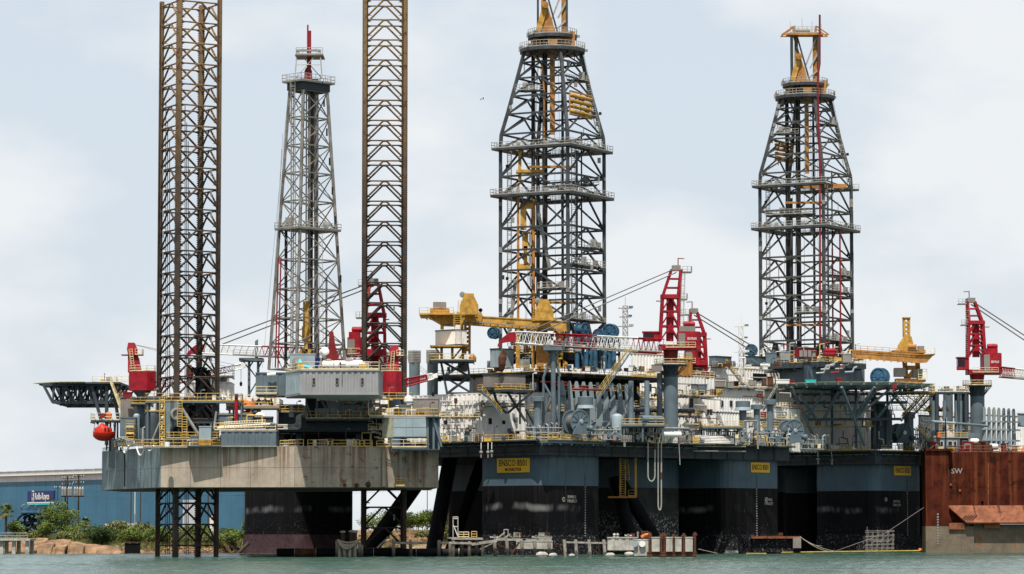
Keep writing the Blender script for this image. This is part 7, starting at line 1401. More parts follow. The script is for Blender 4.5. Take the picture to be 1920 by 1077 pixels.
        boxpart('pale_beam', (cx - .4, d - 3.8, 89), (cx + .5, d - 3, 106), 'orange', t); boxpart('gallery_girder', (cx - 2, d - 6.5, 85.2), (cx + 9, d - 5.5, 86.2), 'orange', t)
    return t
derrick(1036, 680, 'tall dark derrick with yellow air vessels beside the yellow gantry', 1); derrick(1511, 755, 'tall dark derrick with a red flare pipe up its front, above the helideck', 2)
flat('drill_floor', 'dark drill floor under the derrick with yellow gear', 935, 1050, 1150, 660, 664, 'dark', 1.6, 'rail')
# ================================================================== RIGHT RIG TOPSIDES
cbox('drill_floor_house', 'dark blue grey drill floor house above the helideck', 'deckhouse', 1462, 1541, 1622, 681, 726, 742, 'blue_grey', 2.2, None, 'blue_grey_d')
flat('drill_floor', 'yellow railed drill floor under the derrick with the red pipe', 1440, 1541, 1625, 678, 739, 'blue_grey_d', 1.2, 'rail')
cbox('floor_wall', 'pale blue grey wall panel left of the helideck steps', 'deckhouse', 1508, 1512, 1542, 684, 722, 740, 'blue_grey')
rc = cbox('red_equipment_rack', 'red rack with dark square bays on the drill floor', 'rack', 1490, 1497, 1532, 652, 672, 738, 'red2'); 
for k in range(4): boxpart('bay', at(1499 + k * 8, 669, 737.2 + k * .3), at(1505 + k * 8, 657, 737.2 + k * .3) + V((0, .8, 0)), 'box_taupe', rc)
for k, y in enumerate((658, 664)): tag(MB().lathe(at(1545, y, 737), [(.1, 0), (.55, .2), (.6, .5), (.6, 2.6), (.4, 3), (.1, 3.1)], 14, (1, .3, 0)).build('red_accumulator', 'red', o0=at(1545, y + 3, 737), smooth=True), ['upper', 'lower'][k] + ' glossy red accumulator tank on the drill floor', 'tank', 'red accumulators')
for k in range(7): tag(MB().path([at(1530 + k * 9, 700 - (k * 7) % 20, 737), at(1545 + k * 9, 699 - (k * 7) % 20, 737), at(1547 + k * 9, 690 - (k * 5) % 15, 737), at(1553 + k * 9, 688 - (k * 5) % 15, 737)], .2, 8).build('mud_pipe', ['galv', 'rail_g', 'blue_grey_l', 'red2'][k % 4], o0=at(1540 + k * 9, 700, 737)), ['grey', 'pale', 'light blue', 'red'][k % 4] + ' bent mud pipe on the front of the drill floor house', 'pipe', 'mud pipes on the drill floor house')
reel(1409, 657, 742, 1.45, 1.0, 'bright blue hose reel left of the derrick with the red pipe', dirx=(-.2, -1, 0)); reel(1650, 707, 738, 2.1, 1.8, 'blue and black cable reel on the helideck edge', dirx=(-.6, -.8, 0))
for k, (x0, x1, y0, y1, m, lbl) in enumerate([(1511, 1530, 713, 720, 'teal', 'turquoise tarpaulin heap beside the helideck'), (1480, 1490, 714, 720, 'red2', 'small red crate left of the turquoise heap'), (1569, 1579, 710, 718, 'red2', 'red crate at the back of the helideck'), (1463, 1482, 660, 680, 'galv', 'grey locker at the derrick foot'), (1436, 1456, 662, 682, 'blue_grey', 'blue grey locker beside the derrick leg'), (1580, 1596, 664, 680, 'box_taupe', 'taupe machine box at the right derrick foot')]): block('deck_crate', lbl, 'crate', x0, y0, x1, y1, 736, 2.5, m)
for k in range(16): tag(MB().path([at(1425 + (k * 41) % 190, 680 - (k * 7) % 26, 738), at(1425 + (k * 41) % 190, 664 - (k * 7) % 22, 738), at(1434 + (k * 41) % 190, 663 - (k * 7) % 22, 738)], .13, 6).build('deck_pipe', ['rail', 'galv', 'rail_g', 'red2'][k % 4], o0=at(1425 + (k * 41) % 190, 680, 738)), ['yellow', 'grey', 'pale', 'red'][k % 4] + ' upright bent pipe among the gear at the derrick foot', 'pipe', 'pipes at the derrick foot')
# ---- helideck
def helideck():
    d0 = 726; cx = xx(1602, d0); z = zz(722, d0); t = thing('helideck', 'wide round helideck on slanted dark struts above the right hull', 'helideck', (cx, d0, z - 14)); r = 18.6
    P = [(cx + r * math.cos(k * math.pi / 4 + .39), d0 + 6 + r * .85 * math.sin(k * math.pi / 4 + .39)) for k in range(8)]
    MB().prism(P, z - .32, z).build('landing_deck', 'blue_grey_l', t)
    for k in range(8):
        a, b_ = V((*P[k], z)), V((*P[(k + 1) % 8], z)); o1 = (a - V((cx, d0 + 6, z))).normalized() * 1.4; o2 = (b_ - V((cx, d0 + 6, z))).normalized() * 1.4
        for j in range(5):
            p, q = a.lerp(b_, j / 5), a.lerp(b_, (j + .93) / 5); e1, e2 = o1.lerp(o2, j / 5) + UP * .25, o1.lerp(o2, (j + .93) / 5) + UP * .25
            MB().add([p, q, q + e2, p + e1, p - UP * .05, q - UP * .05, q + e2 - UP * .05, p + e1 - UP * .05], [(0, 1, 2, 3), (7, 6, 5, 4), (0, 4, 5, 1), (1, 5, 6, 2), (2, 6, 7, 3), (3, 7, 4, 0)]).build('safety_net', 'netgreen', t)
    for a, b_, da, db in (((1484, 726), (1527, 822), 722, 728), ((1578, 726), (1621, 836), 715, 726), ((1667, 731), (1603, 785), 722, 722), ((1545, 734), (1512, 786), 722, 726), ((1500, 740), (1530, 786), 722, 727), ((1572, 735), (1545, 785), 720, 727), ((1640, 726), (1600, 785), 716, 722), ((1470, 728), (1500, 756), 724, 728), ((1605, 785), (1640, 735), 724, 722), ((1690, 730), (1640, 790), 726, 728), ((1612, 735), (1600, 785), 717, 722)): bar('deck_strut', at(*a, da), at(*b_, db), .25, 'blue_grey', t, 'box')
    for y, x0, x1 in ((756, 1488, 1700), (787, 1510, 1690), (740, 1480, 1700)): bar('deck_girder', at(x0, y, 727), at(x1, y - 1, 727), .3, 'blue_grey_d', t, 'box')
    for px in (1560, 1605, 1640, 1664): bar('deck_post', at(px, 840, 729), at(px, 728, 729), .28, 'blue_grey_d', t, 'box')
    for k in range(9): bar('under_beam', (cx - 15 + k * 3.7, d0 - 7, z - .8), (cx - 15 + k * 3.7, d0 + 19, z - .6), .14, 'blue_grey', t, 'box')
    boxpart('fire_box', at(1673, 729, 712), at(1681, 721, 712) + V((0, 1, 0)), 'red2', t)
M['netgreen'] = mat('net_pale_green', (.48, .50, .41), .7, 0, .3, 1.5); helideck()
cbox('shaded_wall', 'white wall under the helideck, its shade put into the paint', 'deckhouse', 1478, 1502, 1650, 730, 849, 734, 'shadewall', 1.3, None, 'blue_grey_d', win=(('R', 1568, 741, 2.2, 2.0),))if M.setdefault('shadewall', mat('shaded_white_wall', (.56, .53, .50), .6, 0, .12, .4, streak=.4, scol=(.25, .22, .2))) else 0  # white wall with the shade of the helideck mixed into its colour
for k, (px, r, y0) in enumerate(((1651, 1.2, 756), (1664, 1.1, 768), (1640, .9, 745))): cyl('dark_stack', 'shaded blue grey %s stack under the right half of the helideck' % ('left', 'right', 'slim')[k], 'stack', px, y0, 842, r, 731, 'blue_grey_d', group='stacks under the helideck')  # shade below the helideck put into the darker stack paint
for k in range(14): px = 1545 + (k * 31) % 150; y = 750 + (k * 23) % 80; tag(MB().path([at(px, y, 728), at(px, y + 14, 728), at(px + 8, y + 15, 728), at(px + 9, y + 24, 728)], .15, 6).build('wall_pipe', ['blue_grey_d', 'galv', 'blue_grey'][k % 3], o0=at(px, y, 728)), ['dark', 'grey', 'blue grey'][k % 3] + ' pipe on the shaded wall under the helideck', 'pipe', 'pipes under the helideck')
cl = thing('helideck_stairs', 'tangle of pale stairs and struts under the right helideck edge', 'stair', at(1700, 770, 735))
for k, (a, b_) in enumerate((((1668, 735), (1700, 770)), ((1735, 738), (1690, 790)), ((1752, 738), (1712, 780)))): stair(at(*a, 734 - k), at(*b_, 734 - k), cl, (0, 1.1, 0), 'rail', 'blue_grey_d')
for k in range(9): bar('strut', at(1668 + k * 9, 738, 733), at(1675 + (k * 23) % 70, 775, 735), .1, ['blue_grey_d', 'galv', 'rail_g'][k % 3], cl)
for y in (745, 757, 770): rail([at(1668, y, 732.5), at(1745, y, 733)], cl, 'rail', 1.1)
# ---- yellow knuckle crane
ky = thing('pipe_handling_crane', 'yellow beam crane with a tall pierced post right of the derrick', 'crane', at(1708, 722, 742)); d = 742
for dd in (738, 745):
    quadprism([(1598, 656), (1722, 664), (1752, 664), (1738, 680), (1722, 681), (1598, 671)], dd, .8, 'main_girder', 'orange', ky)
for k in range(9): bar('girder_bracket', at(1606 + k * 13, 672 + k * .9, 738.2), at(1606 + k * 13, 674.5 + k * .9, 738.2), .2, 'yellow', ky, 'box')
rail([at(1600, 657, 737.6), at(1735, 666, 737.6)], ky, 'orange', 1.1); rail([at(1735, 665, 737.5), at(1753, 664, 737.5), at(1753, 664, 746)], ky, 'rail_p', 1.3); boxpart('end_platform', at(1716, 666, 737.6), at(1753, 664, 737.6) + V((0, 9, 0)), 'orange', ky)
h_ = quadprism([(1684, 658), (1684, 648), (1694, 633), (1694, 631), (1709, 631), (1714, 650), (1722, 658)], 738.5, 1.0, 'trolley', 'yellow', ky); quadprism([(1684, 658), (1684, 648), (1694, 633), (1694, 631), (1709, 631), (1714, 650), (1722, 658)], 743.5, 1.0, 'trolley', 'yellow', ky)
boxpart('trolley_base', at(1676, 662, 738), at(1736, 656.5, 738) + V((0, 8, 0)), 'orange', ky); MB().lathe(at(1702, 650, 738), [(.1, 0), (.5, .1), (.5, 2), (.1, 2.1)], 12, (1, 0, 0)).build('trolley_motor', 'orange', ky); boxpart('control_box', at(1722, 656, 739), at(1733, 649, 739) + V((0, 2, 0)), 'box_taupe', ky)
c = MB()
for s_ in (-1, 1): c.box(at(1700.5 + s_ * 4.6 - 1.6, 631, 740), at(1700.5 + s_ * 4.6 + 1.6, 596, 740) + V((0, 2, 0)))
for k in range(5): c.box(at(1697, 631 - k * 8, 740.1), at(1704, 627 - k * 8, 740.1) + V((0, 1.8, 0)))
c.box(at(1693.5, 597, 739.8), at(1707.5, 595, 739.8) + V((0, 2.4, 0))); c.build('pierced_post', 'yellow', ky)
for a, b_ in (((1696, 678), (1700, 718)), ((1720, 680), (1724, 722)), ((1696, 690), (1724, 690)), ((1698, 715), (1722, 685))): bar('leg', at(*a, 742), at(*b_, 742), .5, 'orange', ky, 'box')
boxpart('side_cab', at(1678, 706, 740), at(1698, 690, 740) + V((0, 3, 0)), 'box_taupe', ky); boxpart('side_cab', at(1712, 708, 741), at(1730, 692, 741) + V((0, 3, 0)), 'box_taupe', ky); boxpart('lower_beam', at(1680, 716, 740), at(1736, 710, 740) + V((0, 3, 0)), 'orange', ky); rail([at(1722, 712, 739), at(1738, 712, 739)], ky, 'rail_p', 2.4, 1.2, .05, mid=4); boxpart('foot', at(1690, 724, 740), at(1730, 716, 740) + V((0, 4, 0)), 'orange', ky)
# ---- far right crane
crane_big('red crane with its boom lying right, standing above the rusty dock', 1833, 745, 850, 723, (1841, 663, 1876, 702), (1816, 1847, 670), (1816, 1830, 566, 1818, 1844), (1876, 698), (2010, 712, 745), [(.18, 'red'), (.4, 'white_c'), (.7, 'red'), (1, 'white_c')], (1795, 670, 1816, 694), -1, 28, (1960, 655, 745))
deckplate('crane_walk', 'cream railed walkway deck leading to the pedestal of the crane above the dock', 1680, 1816, 735, 738, 5, 'blue_grey_d', .4, 'rail_p', 1.3, (1757, 1798, 1812), legy=830, legr=.4)
for k, (px, y0) in enumerate(((1752, 738), (1778, 738), (1808, 738))): cyl('vent_stack', 'blue grey vent stack behind the crane walkway, %s of three' % ('left', 'middle', 'right')[k], 'vent stack', px, y0, 790, 1.15, 752, 'blue_grey', [(1, 0), (1, 1)], group='vent stacks behind the crane walkway')
cbox('right_white_house', 'white ribbed house below the vent stacks', 'deckhouse', 1722, 1727, 1842, 781, 850, 744, 'white', 1.0, 'rail', 'blue_grey_d'); cbox('far_white_house', 'white ribbed house behind the right row of grey posts', 'deckhouse', 1840, 1846, 1960, 780, 854, 762, 'white', 1.0, 'rail_p', 'blue_grey_d'); cbox('far_grey_house', 'grey house above the far end of the dock', 'deckhouse', 1908, 1912, 1960, 777, 800, 750, 'blue_grey_l')
fp = thing('pipe_rack_posts', 'row of seven slim grey posts right of the pedestal of the crane above the dock', 'rack', at(1875, 838, 742))
for k in range(7):
    p, q = at(1846 + k * 9.2, 840, 742 + k), at(1846 + k * 9.2, 763 + k * .6, 742 + k); MB().loft([[p + UP * (q.z - p.z) * f_ + V((a * w_, b_ * .4, 0)) for a, b_ in ((-1, -1), (1, -1), (1, 1), (-1, 1))] for f_, w_ in ((0, .5), (.6, .36), (.95, .32), (1, .15))]).build('post', 'postgrey', fp)
for y in (790, 805, 825): bar('cross_beam', at(1842, y, 741), at(1912, y + 2, 749), .18, 'blue_grey_l', fp, 'box')
for k, (a, b_) in enumerate((((1728, 789), (1793, 794)), ((1793, 794), (1852, 799)))): tag(MB().tube(at(*a, 736), at(*b_, 738), .3, 10).build('boom_pipe', 'blue_grey_l' if k == 0 else 'blue_grey', o0=at(*a, 736)), ['pale part', 'darker part'][k] + ' of the long pipe crossing the white house above the dock', 'pipe')
for k, px in enumerate((1750, 1771, 1794, 1801)): tag(MB().tube(at(px, 838, 738), at(px, 752, 739), .45, 10).build('deck_column', 'blue_grey', o0=at(px, 838, 738)), ['first', 'second', 'third', 'fourth'][k] + ' blue grey column in front of the white house, counted away from the helideck', 'column', 'columns in front of the right white house')
for k in range(3): tag(quadprism([(1730 + k * 14, 772), (1744 + k * 14, 757), (1750 + k * 14, 772)], 742, .6, 'rusty_hood', 'rust', None) if False else MB().add([at(1730 + k * 14, 772, 746), at(1745 + k * 14, 757, 746), at(1753 + k * 14, 772, 746), at(1730 + k * 14, 772, 748), at(1745 + k * 14, 757, 748), at(1753 + k * 14, 772, 748)], [(0, 2, 1), (3, 4, 5), (0, 1, 4, 3), (1, 2, 5, 4), (2, 0, 3, 5)]).build('rusty_hood', 'rust', o0=at(1742 + k * 14, 772, 746)), 'pointed rust red hood on the white house roof', 'hood', 'rust red hoods')
pstair('yellow stair beside the shaded winch leading down to the dock', (1722, 806), (1748, 836), 735)
# ================================================================== RUSTY DRY DOCK WALL
dk = thing('dry_dock', 'rust red floating dock wall with a sloping ledge', 'dock', at(1830, 1035, 732)); D0 = 731
zt, zl0, zl1 = zz(848, D0), zz(948, D0), zz(980, D0 - 3)
x0, x1, x2 = xx(1733, D0), xx(1776, D0), xx(2100, D0)
MB().box((x0, D0 - 1.5, -2), (x1, D0 + 6, zz(842, D0))).build('end_pier', 'drydock', dk)
MB().box((x1 - .02, D0 + .3, zl1), (x2, D0 + 6, zt - .05)).build('wall_core', 'drydock', dk)
for k in range(8):
    a = x1 + (x2 - x1) * k / 8
    for j in range(3): MB().box((a + .03, D0, zl0 + (zt - zl0) * j / 3 + .02), (a + (x2 - x1) / 8 - .03, D0 + .5, zl0 + (zt - zl0) * (j + 1) / 3 - .02)).build('wall_plate', 'drydock', dk)
b = MB(); 
for k in range(7):
    a, c = x1 + .5 + (x2 - x1) * k / 7, x1 + .5 + (x2 - x1) * (k + 1) / 7 - .06; e = 3.2 if k == 0 else 0
    MB().add([(a - .6, D0 - .1, zl0), (c, D0 - .1, zl0), (c, D0 - 3.4, zl1), (a + e, D0 - 3.4, zl1), (a - .6, D0 - .1, zl0 - .3), (c, D0 - .1, zl0 - .3), (c, D0 - 3.2, zl1 - .35), (a + e, D0 - 3.2, zl1 - .35)], [(0, 1, 2, 3), (7, 6, 5, 4), (0, 4, 5, 1), (1, 5, 6, 2), (2, 6, 7, 3), (3, 7, 4, 0)]).build('ledge_plate', 'drydock_l', dk)  # sunlight on the ledge put into its lighter rust colour
MB().box((x1 + 5.6, D0 - 1.2, -2), (x2, D0 + 6, zl1 - .4)).build('base_wall', 'drydock_c', dk); MB().box((x0 - .15, D0 - 1.9, -2), (x1 + 5.6, D0 + 5, zz(987, D0))).build('base_pier', 'drydock_c', dk)
MB().box((x0 - .1, D0 - 1.7, zz(986.5, D0)), (x1 + 3, D0 + 1, zz(980, D0))).build('pier_strake', 'drydock', dk)
for px in (1780, 1845): boxpart('patch', at(px, 993 - (px > 1800) * 2, D0 - 2.4), at(px + 30, 981, D0 - 2.4) + V((0, 1.3, 0)), 'drydock_l', dk)
text('SW', at(1794, 884, D0), (1, 0, 0), 1.7, 'markw', dk); bar('wall_pipe', at(1853, 948, D0 - .15), at(1853, 868, D0 - .15), .12, 'drydock_l', dk)
for px, py in ((1783, 909), (1800, 920), (1842, 942), (1842, 942)): boxpart('wall_bracket', at(px - 2, py + 2, D0 - .3), at(px + 2, py - 2, D0 - .3) + V((0, .5, 0)), 'drydock_l', dk)
for k in range(22): boxpart('draught_mark', at(1777.5, 866 + k * 4, D0 - .1), at(1779, 864.6 + k * 4, D0 - .1) + V((0, .2, 0)), 'markw', dk)
for k in range(12): boxpart('draught_mark', at(1757, 966 + k * 5, D0 - 2), at(1760, 963 + k * 5, D0 - 2) + V((0, .6, 0)), 'markw', dk)
for k in range(5): bar('loose_rod', at(1803 + k * 5, 975, D0 - 3.3), at(1812 + k * 5, 966, D0 - 2.2), .07, 'soot', dk)
MB().box((x0, D0 - 2, zz(846, D0)), (x1 + 1, D0 + 5, zz(842, D0))).build('pier_deck', 'drydock', dk)
for k in range(3): rail([(x1 + k * 13, D0 + .2, zt), (x1 + k * 13 + 12.8, D0 + .2, zt)], dk, 'drydock_l', 1.4, 2.5, .07)
dh = block('dock_cabin', 'blue grey cabin with dark windows on the rusty dock', 'cabin', 1746, 821, 1800, 850, 735, 6, 'blue_grey')
for xa, xb, ya, yb in ((1763, 1769, 827, 845), (1777, 1786, 827, 837), (1788, 1794, 827, 837)): w_ = boxpart('window', at(xa, yb, 734.9), at(xb, ya, 734.9) + V((0, .2, 0)), 'offwhite', dh); boxpart('pane', at(xa + .8, yb - .8, 734.8), at(xb - .8, ya + .8, 734.8) + V((0, .2, 0)), 'glass', w_)
for k, (xa, ya, xb, yb, m, lbl) in enumerate([(1804, 829, 1825, 848, 'red2', 'red steel box on the dock wall'), (1745, 829, 1758, 837, 'red2', 'dark red crate on the dock pier'), (1826, 832, 1838, 848, 'rust', 'rust brown machine box beside the red box'), (1838, 830, 1850, 848, 'drydock', 'dark rusty capstan housing on the dock'), (1880, 832, 1887, 850, 'red2', 'slim red cabinet on the dock wall'), (1776, 840, 1790, 849, 'rail', 'yellow crate in front of the dock cabin'), (1758, 812, 1764, 821, 'tarp', 'orange box on the dock cabin roof'), (1895, 836, 1912, 850, 'rail_p', 'cream crate at the right end of the dock')]): block('dock_box', lbl, 'box', xa, ya, xb, yb, 732.5, 2.5, m)
for k, (px, py, lbl) in enumerate(((1826, 828, 'white horizontal tank over the red box on the dock'), (1862, 838, 'white rounded drum on the dock wall'))): tag(MB().lathe(at(px - 8, py, 734), [(.1, 0), (.6, .2), (.7, .5), (.7, 1.8), (.6, 2.1), (.1, 2.3)], 14, (1, .2, 0)).build('dock_tank', 'offwhite', o0=at(px, py + 5, 734), smooth=True), lbl, 'tank')
rail([at(1760, 821, 734.8), at(1815, 821, 734.8)], dh, 'rail', 1.2); tag(MB().tube(at(1773, 850, 731), at(1773, 786, 731), .12, 8).build('dock_pole', 'soot', o0=at(1773, 850, 731)), 'thin dark pole standing at the dock corner', 'pole'); tag(MB().path([at(1735, 850, 730), at(1752, 836, 730)], .25, 8).build('dock_strut', 'rust', o0=at(1735, 850, 730)), 'slanted rusty strut on the dock pier', 'strut')
tag(MB().box(at(1800, 822, 736), at(1838, 812, 736) + V((0, 3, 0))).build('canvas_cover', 'blue_grey', o0=at(1818, 822, 736)), 'blue grey canvas cover beside the pedestal of the crane above the dock', 'cover')
tag(MB().loft([[at(1913, 848, 733), at(1922, 848, 733), at(1922, 848, 735), at(1913, 848, 735)], [at(1918, 836, 733.6), at(1920, 836, 733.6), at(1920, 836, 734.2), at(1918, 836, 734.2)]]).build('orange_cover', 'tarp', o0=at(1917, 848, 734)), 'pointed orange cover at the right end of the dock', 'cover')
# ================================================================== WRECKED WHARF IN FRONT
def pile(px, ytop, d, r, lbl, m='wood_d', lean=0, grp='wharf piles', name='timber_pile'):
    p, q = at(px, 1050, d), at(px + lean, ytop, d); p.z = -1.5; b = MB(); rnd = random.Random(int(px)); b.loft([[p.lerp(q, f_) + V((math.cos(a), math.sin(a), 0)) * r * (1 + rnd.uniform(-.08, .08)) for a in [i * 2 * math.pi / 9 for i in range(9)]] for f_ in (0, .3, .6, .9, 1)])
    tag(b.build(name, m, o0=V((p.x, p.y, 0))), lbl, 'pile', grp)
WD = 604
for k, px in enumerate((738, 770, 823, 844, 850, 866, 880, 893, 905)): pile(px, 1012 + (k * 3) % 5, WD + (k % 2) * 3, .32, 'weathered timber pile under the walkway left of the concrete blocks', grp='timber piles')
for k, px in enumerate((930, 953, 981, 1005, 1032)): pile(px, 1014, WD + 1, .34, 'timber pile carrying the broken cross beams', grp='cross beam piles', lean=-3)
for k, px in enumerate((1062, 1083, 1108, 1136)): pile(px, 1012, WD + 1, .32, 'pale capped pile in the row beside the concrete blocks', lean=-4, grp='pale capped piles', m='wood')
for k, (a, b_, r) in enumerate((((741, 1018), (800, 1019), .25), ((826, 1018), (885, 1019), .25), ((884, 1021), (932, 1014), .32), ((930, 1012), (986, 1012.5), .22), ((980, 1012), (1034, 1013), .22), ((1060, 1017), (1137, 1018.5), .2), ((840, 1009), (905, 1010), .18))): tag(MB().beam(at(*a, WD - .3), at(*b_, WD - .3), r * 1.6, r * 1.6).build('wharf_beam', 'wood', o0=at(*a, WD)), ['single pale beam on the two leftmost piles', 'pale beam left of the white ladder frame', 'broken beam dipping towards the planks', 'upper cross beam before the crooked planks', 'cross beam left of the white boulder', 'thin beam along the pale capped piles', 'narrow beam below the white ladder frame'][k], 'beam', 'wharf beams')
pile(712, 1044, WD, .3, 'dark leaning pile near the truss leg foot', lean=-6); tag(MB().beam(at(707, 1028, WD), at(728, 1007, WD), .45, .3).build('leaning_plank', 'wood', o0=at(710, 1028, WD)), 'pale plank leaning on the dark pile', 'plank')
# pile cluster with ropes
for k, px in enumerate((636, 641, 646, 651, 656, 661, 666)): pile(px, 1018 + (k % 3), 600 + (k % 2), .3, 'pale weathered pile in the roped cluster', 'wood', grp='roped pile cluster')
for k, px in enumerate((643, 659, 666)): pile(px, 999 - k % 2, 602, .38, 'taller dark capped pile rising from the roped cluster', 'pole', grp='capped piles of the cluster'); MBc = MB().lathe(at(px, 999 - k % 2, 602), [(.55, 0), (.55, .3), (.1, .4)], 10); tag(MBc.build('pile_cap', 'galv', o0=at(px, 999, 602)), 'pale cap on a tall pile of the roped cluster', 'cap', 'caps of the pile cluster')
for k in range(5): tag(MB().path(sag(at(632 + k, 1012 + k * 2, 599.3), at(676 - k * 3, 1011 + k * 2.4, 599.3), .6 + .3 * (k % 3)), .17, 6).build('mooring_rope', 'rope', o0=at(650, 1014, 599)), 'thick pale rope wound round the pile cluster', 'rope', 'ropes on the pile cluster')
for k, px in enumerate((632, 674, 678)): pile(px, 1014 + 4 * k, 600, .32, 'outer timber pile of the roped cluster', 'wood_d', grp='outer cluster piles')
# floating pipe
fpv = thing('floating_pipe', 'long black and rusty pipe floating along the waterline', 'pipe', at(600, 1040, 612))
for k, (a, b_, m) in enumerate(((519, 552, 'soot'), (553, 592, 'rust'), (593, 640, 'soot'), (641, 700, 'dark'), (701, 780, 'soot'), (781, 860, 'dark'), (861, 905, 'soot'))): MB().tube(at(a, 1036, 612), at(b_, 1036, 612), .75, 14).build('pipe_section', m, fpv); MB().tube(at(b_, 1036, 612), at(b_ + 1.2, 1036, 612), .85, 14).build('pipe_collar', 'galv', fpv)
# white ladder frame, rails and planks
wf = thing('wharf_gangway', 'tall white ladder frame standing on the broken wharf', 'gangway', at(854, 1010, 606)); [bar('upright', at(x_, 1012, 606), at(x_, 969, 606), .11, 'rail_g', wf) for x_ in (849.5, 858.5)] + [bar('rung', at(849.5, y_, 606), at(858.5, y_, 606), .1, 'rail_g', wf) for y_ in (970, 973, 988)]; bar('frame_stay', at(850, 985, 606), at(860, 1010, 606), .09, 'white_c', wf); rail([at(860, 1011, 606), at(879, 1011, 606)], wf, 'rail_p', 1.3, 1, .06, mid=3); rail([at(884, 1011, 607), at(894, 1011, 607)], wf, 'rail', 1.4, 1, .06, mid=3)
boxpart('frame_deck', at(846, 1012.5, 605), at(906, 1010.8, 605) + V((0, 4, 0)), 'wood', wf)
for k, (a, b_, w_) in enumerate((((930, 1012), (946, 999), .5), ((940, 1014), (957, 1001), .4), ((955, 1005), (966, 1014), .5), ((933, 1009), (952, 1010), .5), ((900, 1030), (935, 1014), .3), ((960, 1038), (973, 1018), .5), ((1046, 1020), (1054, 1040), .35), ((1105, 1024), (1125, 1042), .15), ((925, 1018), (962, 1032), .25))): tag(MB().beam(at(*a, 605.5), at(*b_, 606), w_ * 1.4, .15).build('broken_plank', 'wood' if k < 5 else 'rust', o0=at(*a, 606)), ['steep crooked plank', 'second crooked plank', 'short plank leaning right', 'flat plank', 'long slanted plank', 'rusty plank standing in water', 'rusty splinter left of the pale piles', 'thin rusty rod', 'rusty strut under the planks'][k] + ' on the broken wharf', 'plank', 'broken planks')
MB_ = MB()
for x0_, x1_, y0_, lbl, m in ((936, 988, 1021, 'dark plate', 'dark'), (962, 1034, 1014, 'grey', 'conc')): pass
block('wharf_block', 'low grey concrete block behind the cross beam piles', 'block', 968, 1015, 1036, 1030, 610, 4, 'conc'); block('wharf_block', 'pale ribbed concrete block right of the capped piles', 'block', 1140, 1009, 1194, 1032, 606, 4, 'conc', 1.1); block('wharf_block', 'tall pale concrete block with two round recesses', 'block', 1189, 1012, 1216, 1043, 605, 4, 'conc')
for k, (px, lbl) in enumerate(((1190, 'blue grey'), (1204, 'white'))): tag(MB().lathe(at(px, 1020, 604.9), [(.1, .3), (.55, .25), (.6, 0), (.6, .5)], 14, (0, -1, 0)).build('fender_wheel', 'blue_grey_l' if k == 0 else 'white_c', o0=at(px, 1024, 605)), lbl + ' round fitting on the pale concrete block', 'fitting')
for k, (a, b_) in enumerate(((1222, 1237), (1249, 1261), (1266, 1278), (1285, 1299))): block('wharf_block', ['first', 'second', 'third', 'fourth'][k] + ' pale block between the rusty posts, counted away from the round recesses', 'block', a, 1008, b_, 1035, 603.8, 3, 'conc', group='blocks between rusty posts')
for k, px in enumerate((1218, 1240, 1246, 1263, 1282, 1303)): t = thing('rusty_post', 'rusty steel post standing between the pale wharf blocks', 'post', at(px, 1042, 605), 'rusty wharf posts'); MB().box(at(px - 2, 1046, 604.5), at(px + 2, 1004 + (k * 3) % 5, 604.5) + V((0, 1, 0))).build('post', 'rust', t); MB().lathe(at(px, 1004 + (k * 3) % 5, 605), [(.5, 0), (.5, .2), (.3, .25), (.3, .6)], 10).build('bollard', 'rust', t)
block('rusty_sill', 'dark rusty sill beam at the waterline below the posts', 'beam', 1214, 1036, 1306, 1044, 604.2, 3, 'rust')
tag(MB().path([at(1203, 1008, 605), at(1208, 1004, 605), at(1216, 1003, 605), at(1220, 1007, 605)], .3, 8).build('orange_hose', 'tarp', o0=at(1210, 1008, 605)), 'orange hose heap on top of the concrete block', 'hose')
for k, (px, py, r) in enumerate(((1016, 1040, .75), (1037, 1041, .55), (1072, 1041.5, .4), (1144, 1041, .6), (1179, 1039, .6))):
    rnd = random.Random(k); c = at(px, py, 603); tag(MB().loft([[c + V((math.cos(a) * rr * r * 1.5, math.sin(a) * rr * r, z * r)) * 1 + V((rnd.uniform(-.06, .06), 0, rnd.uniform(-.05, .05))) for a in [i * .785 for i in range(8)]] for rr, z in ((.8, -.6), (1, -.1), (.85, .4), (.45, .65))]).build('shore_stone', 'conc', o0=c), 'pale stone breaking the water in front of the wharf', 'stone', 'pale stones at the wharf')
# pigeons / pelicans are too small to tell; mooring posts on the ribbed block
for px in (1152, 1158): tag(MB().lathe(at(px, 1009, 607), [(.25, 0), (.2, .5), (.32, .6), (.1, .9)], 8).build('mooring_bitt', 'conc', o0=at(px, 1009, 607)), 'small mooring bitt on the ribbed concrete block', 'bitt', 'mooring bitts')
# float, scaffold, boom line at the right
fb = thing('work_float', 'small rusty topped concrete float moored by ropes', 'float', at(1455, 1034, 690)); boxpart('deck', at(1409, 1010, 686), at(1502, 1006, 686) + V((0, 6, 0)), 'drydock_l', fb); boxpart('hull_block', at(1411, 1036, 687), at(1501, 1010, 687) + V((0, 4.5, 0)), 'barn', fb); boxpart('bollard', at(1460, 1006, 688), at(1468, 999, 688) + V((0, 1, 0)), 'rust', fb); boxpart('side_plate', at(1487, 1028, 685.8), at(1502, 1008, 685.8) + V((0, .6, 0)), 'box_taupe', fb)
for k, (a, b_) in enumerate((((1500, 1006), (1552, 1034)), ((1500, 1007), (1566, 1034)), ((1502, 1008), (1540, 1024)))): cable(sag(at(*a, 686), at(*b_, 686), .5), .06, 'rope', 'pale mooring rope slanting from the float into the water', 'rope', 'mooring_rope', group='float mooring ropes')
scf = thing('scaffold', 'crooked rusty scaffold frame standing in the water before the right column', 'scaffold', at(1650, 1032, 722))
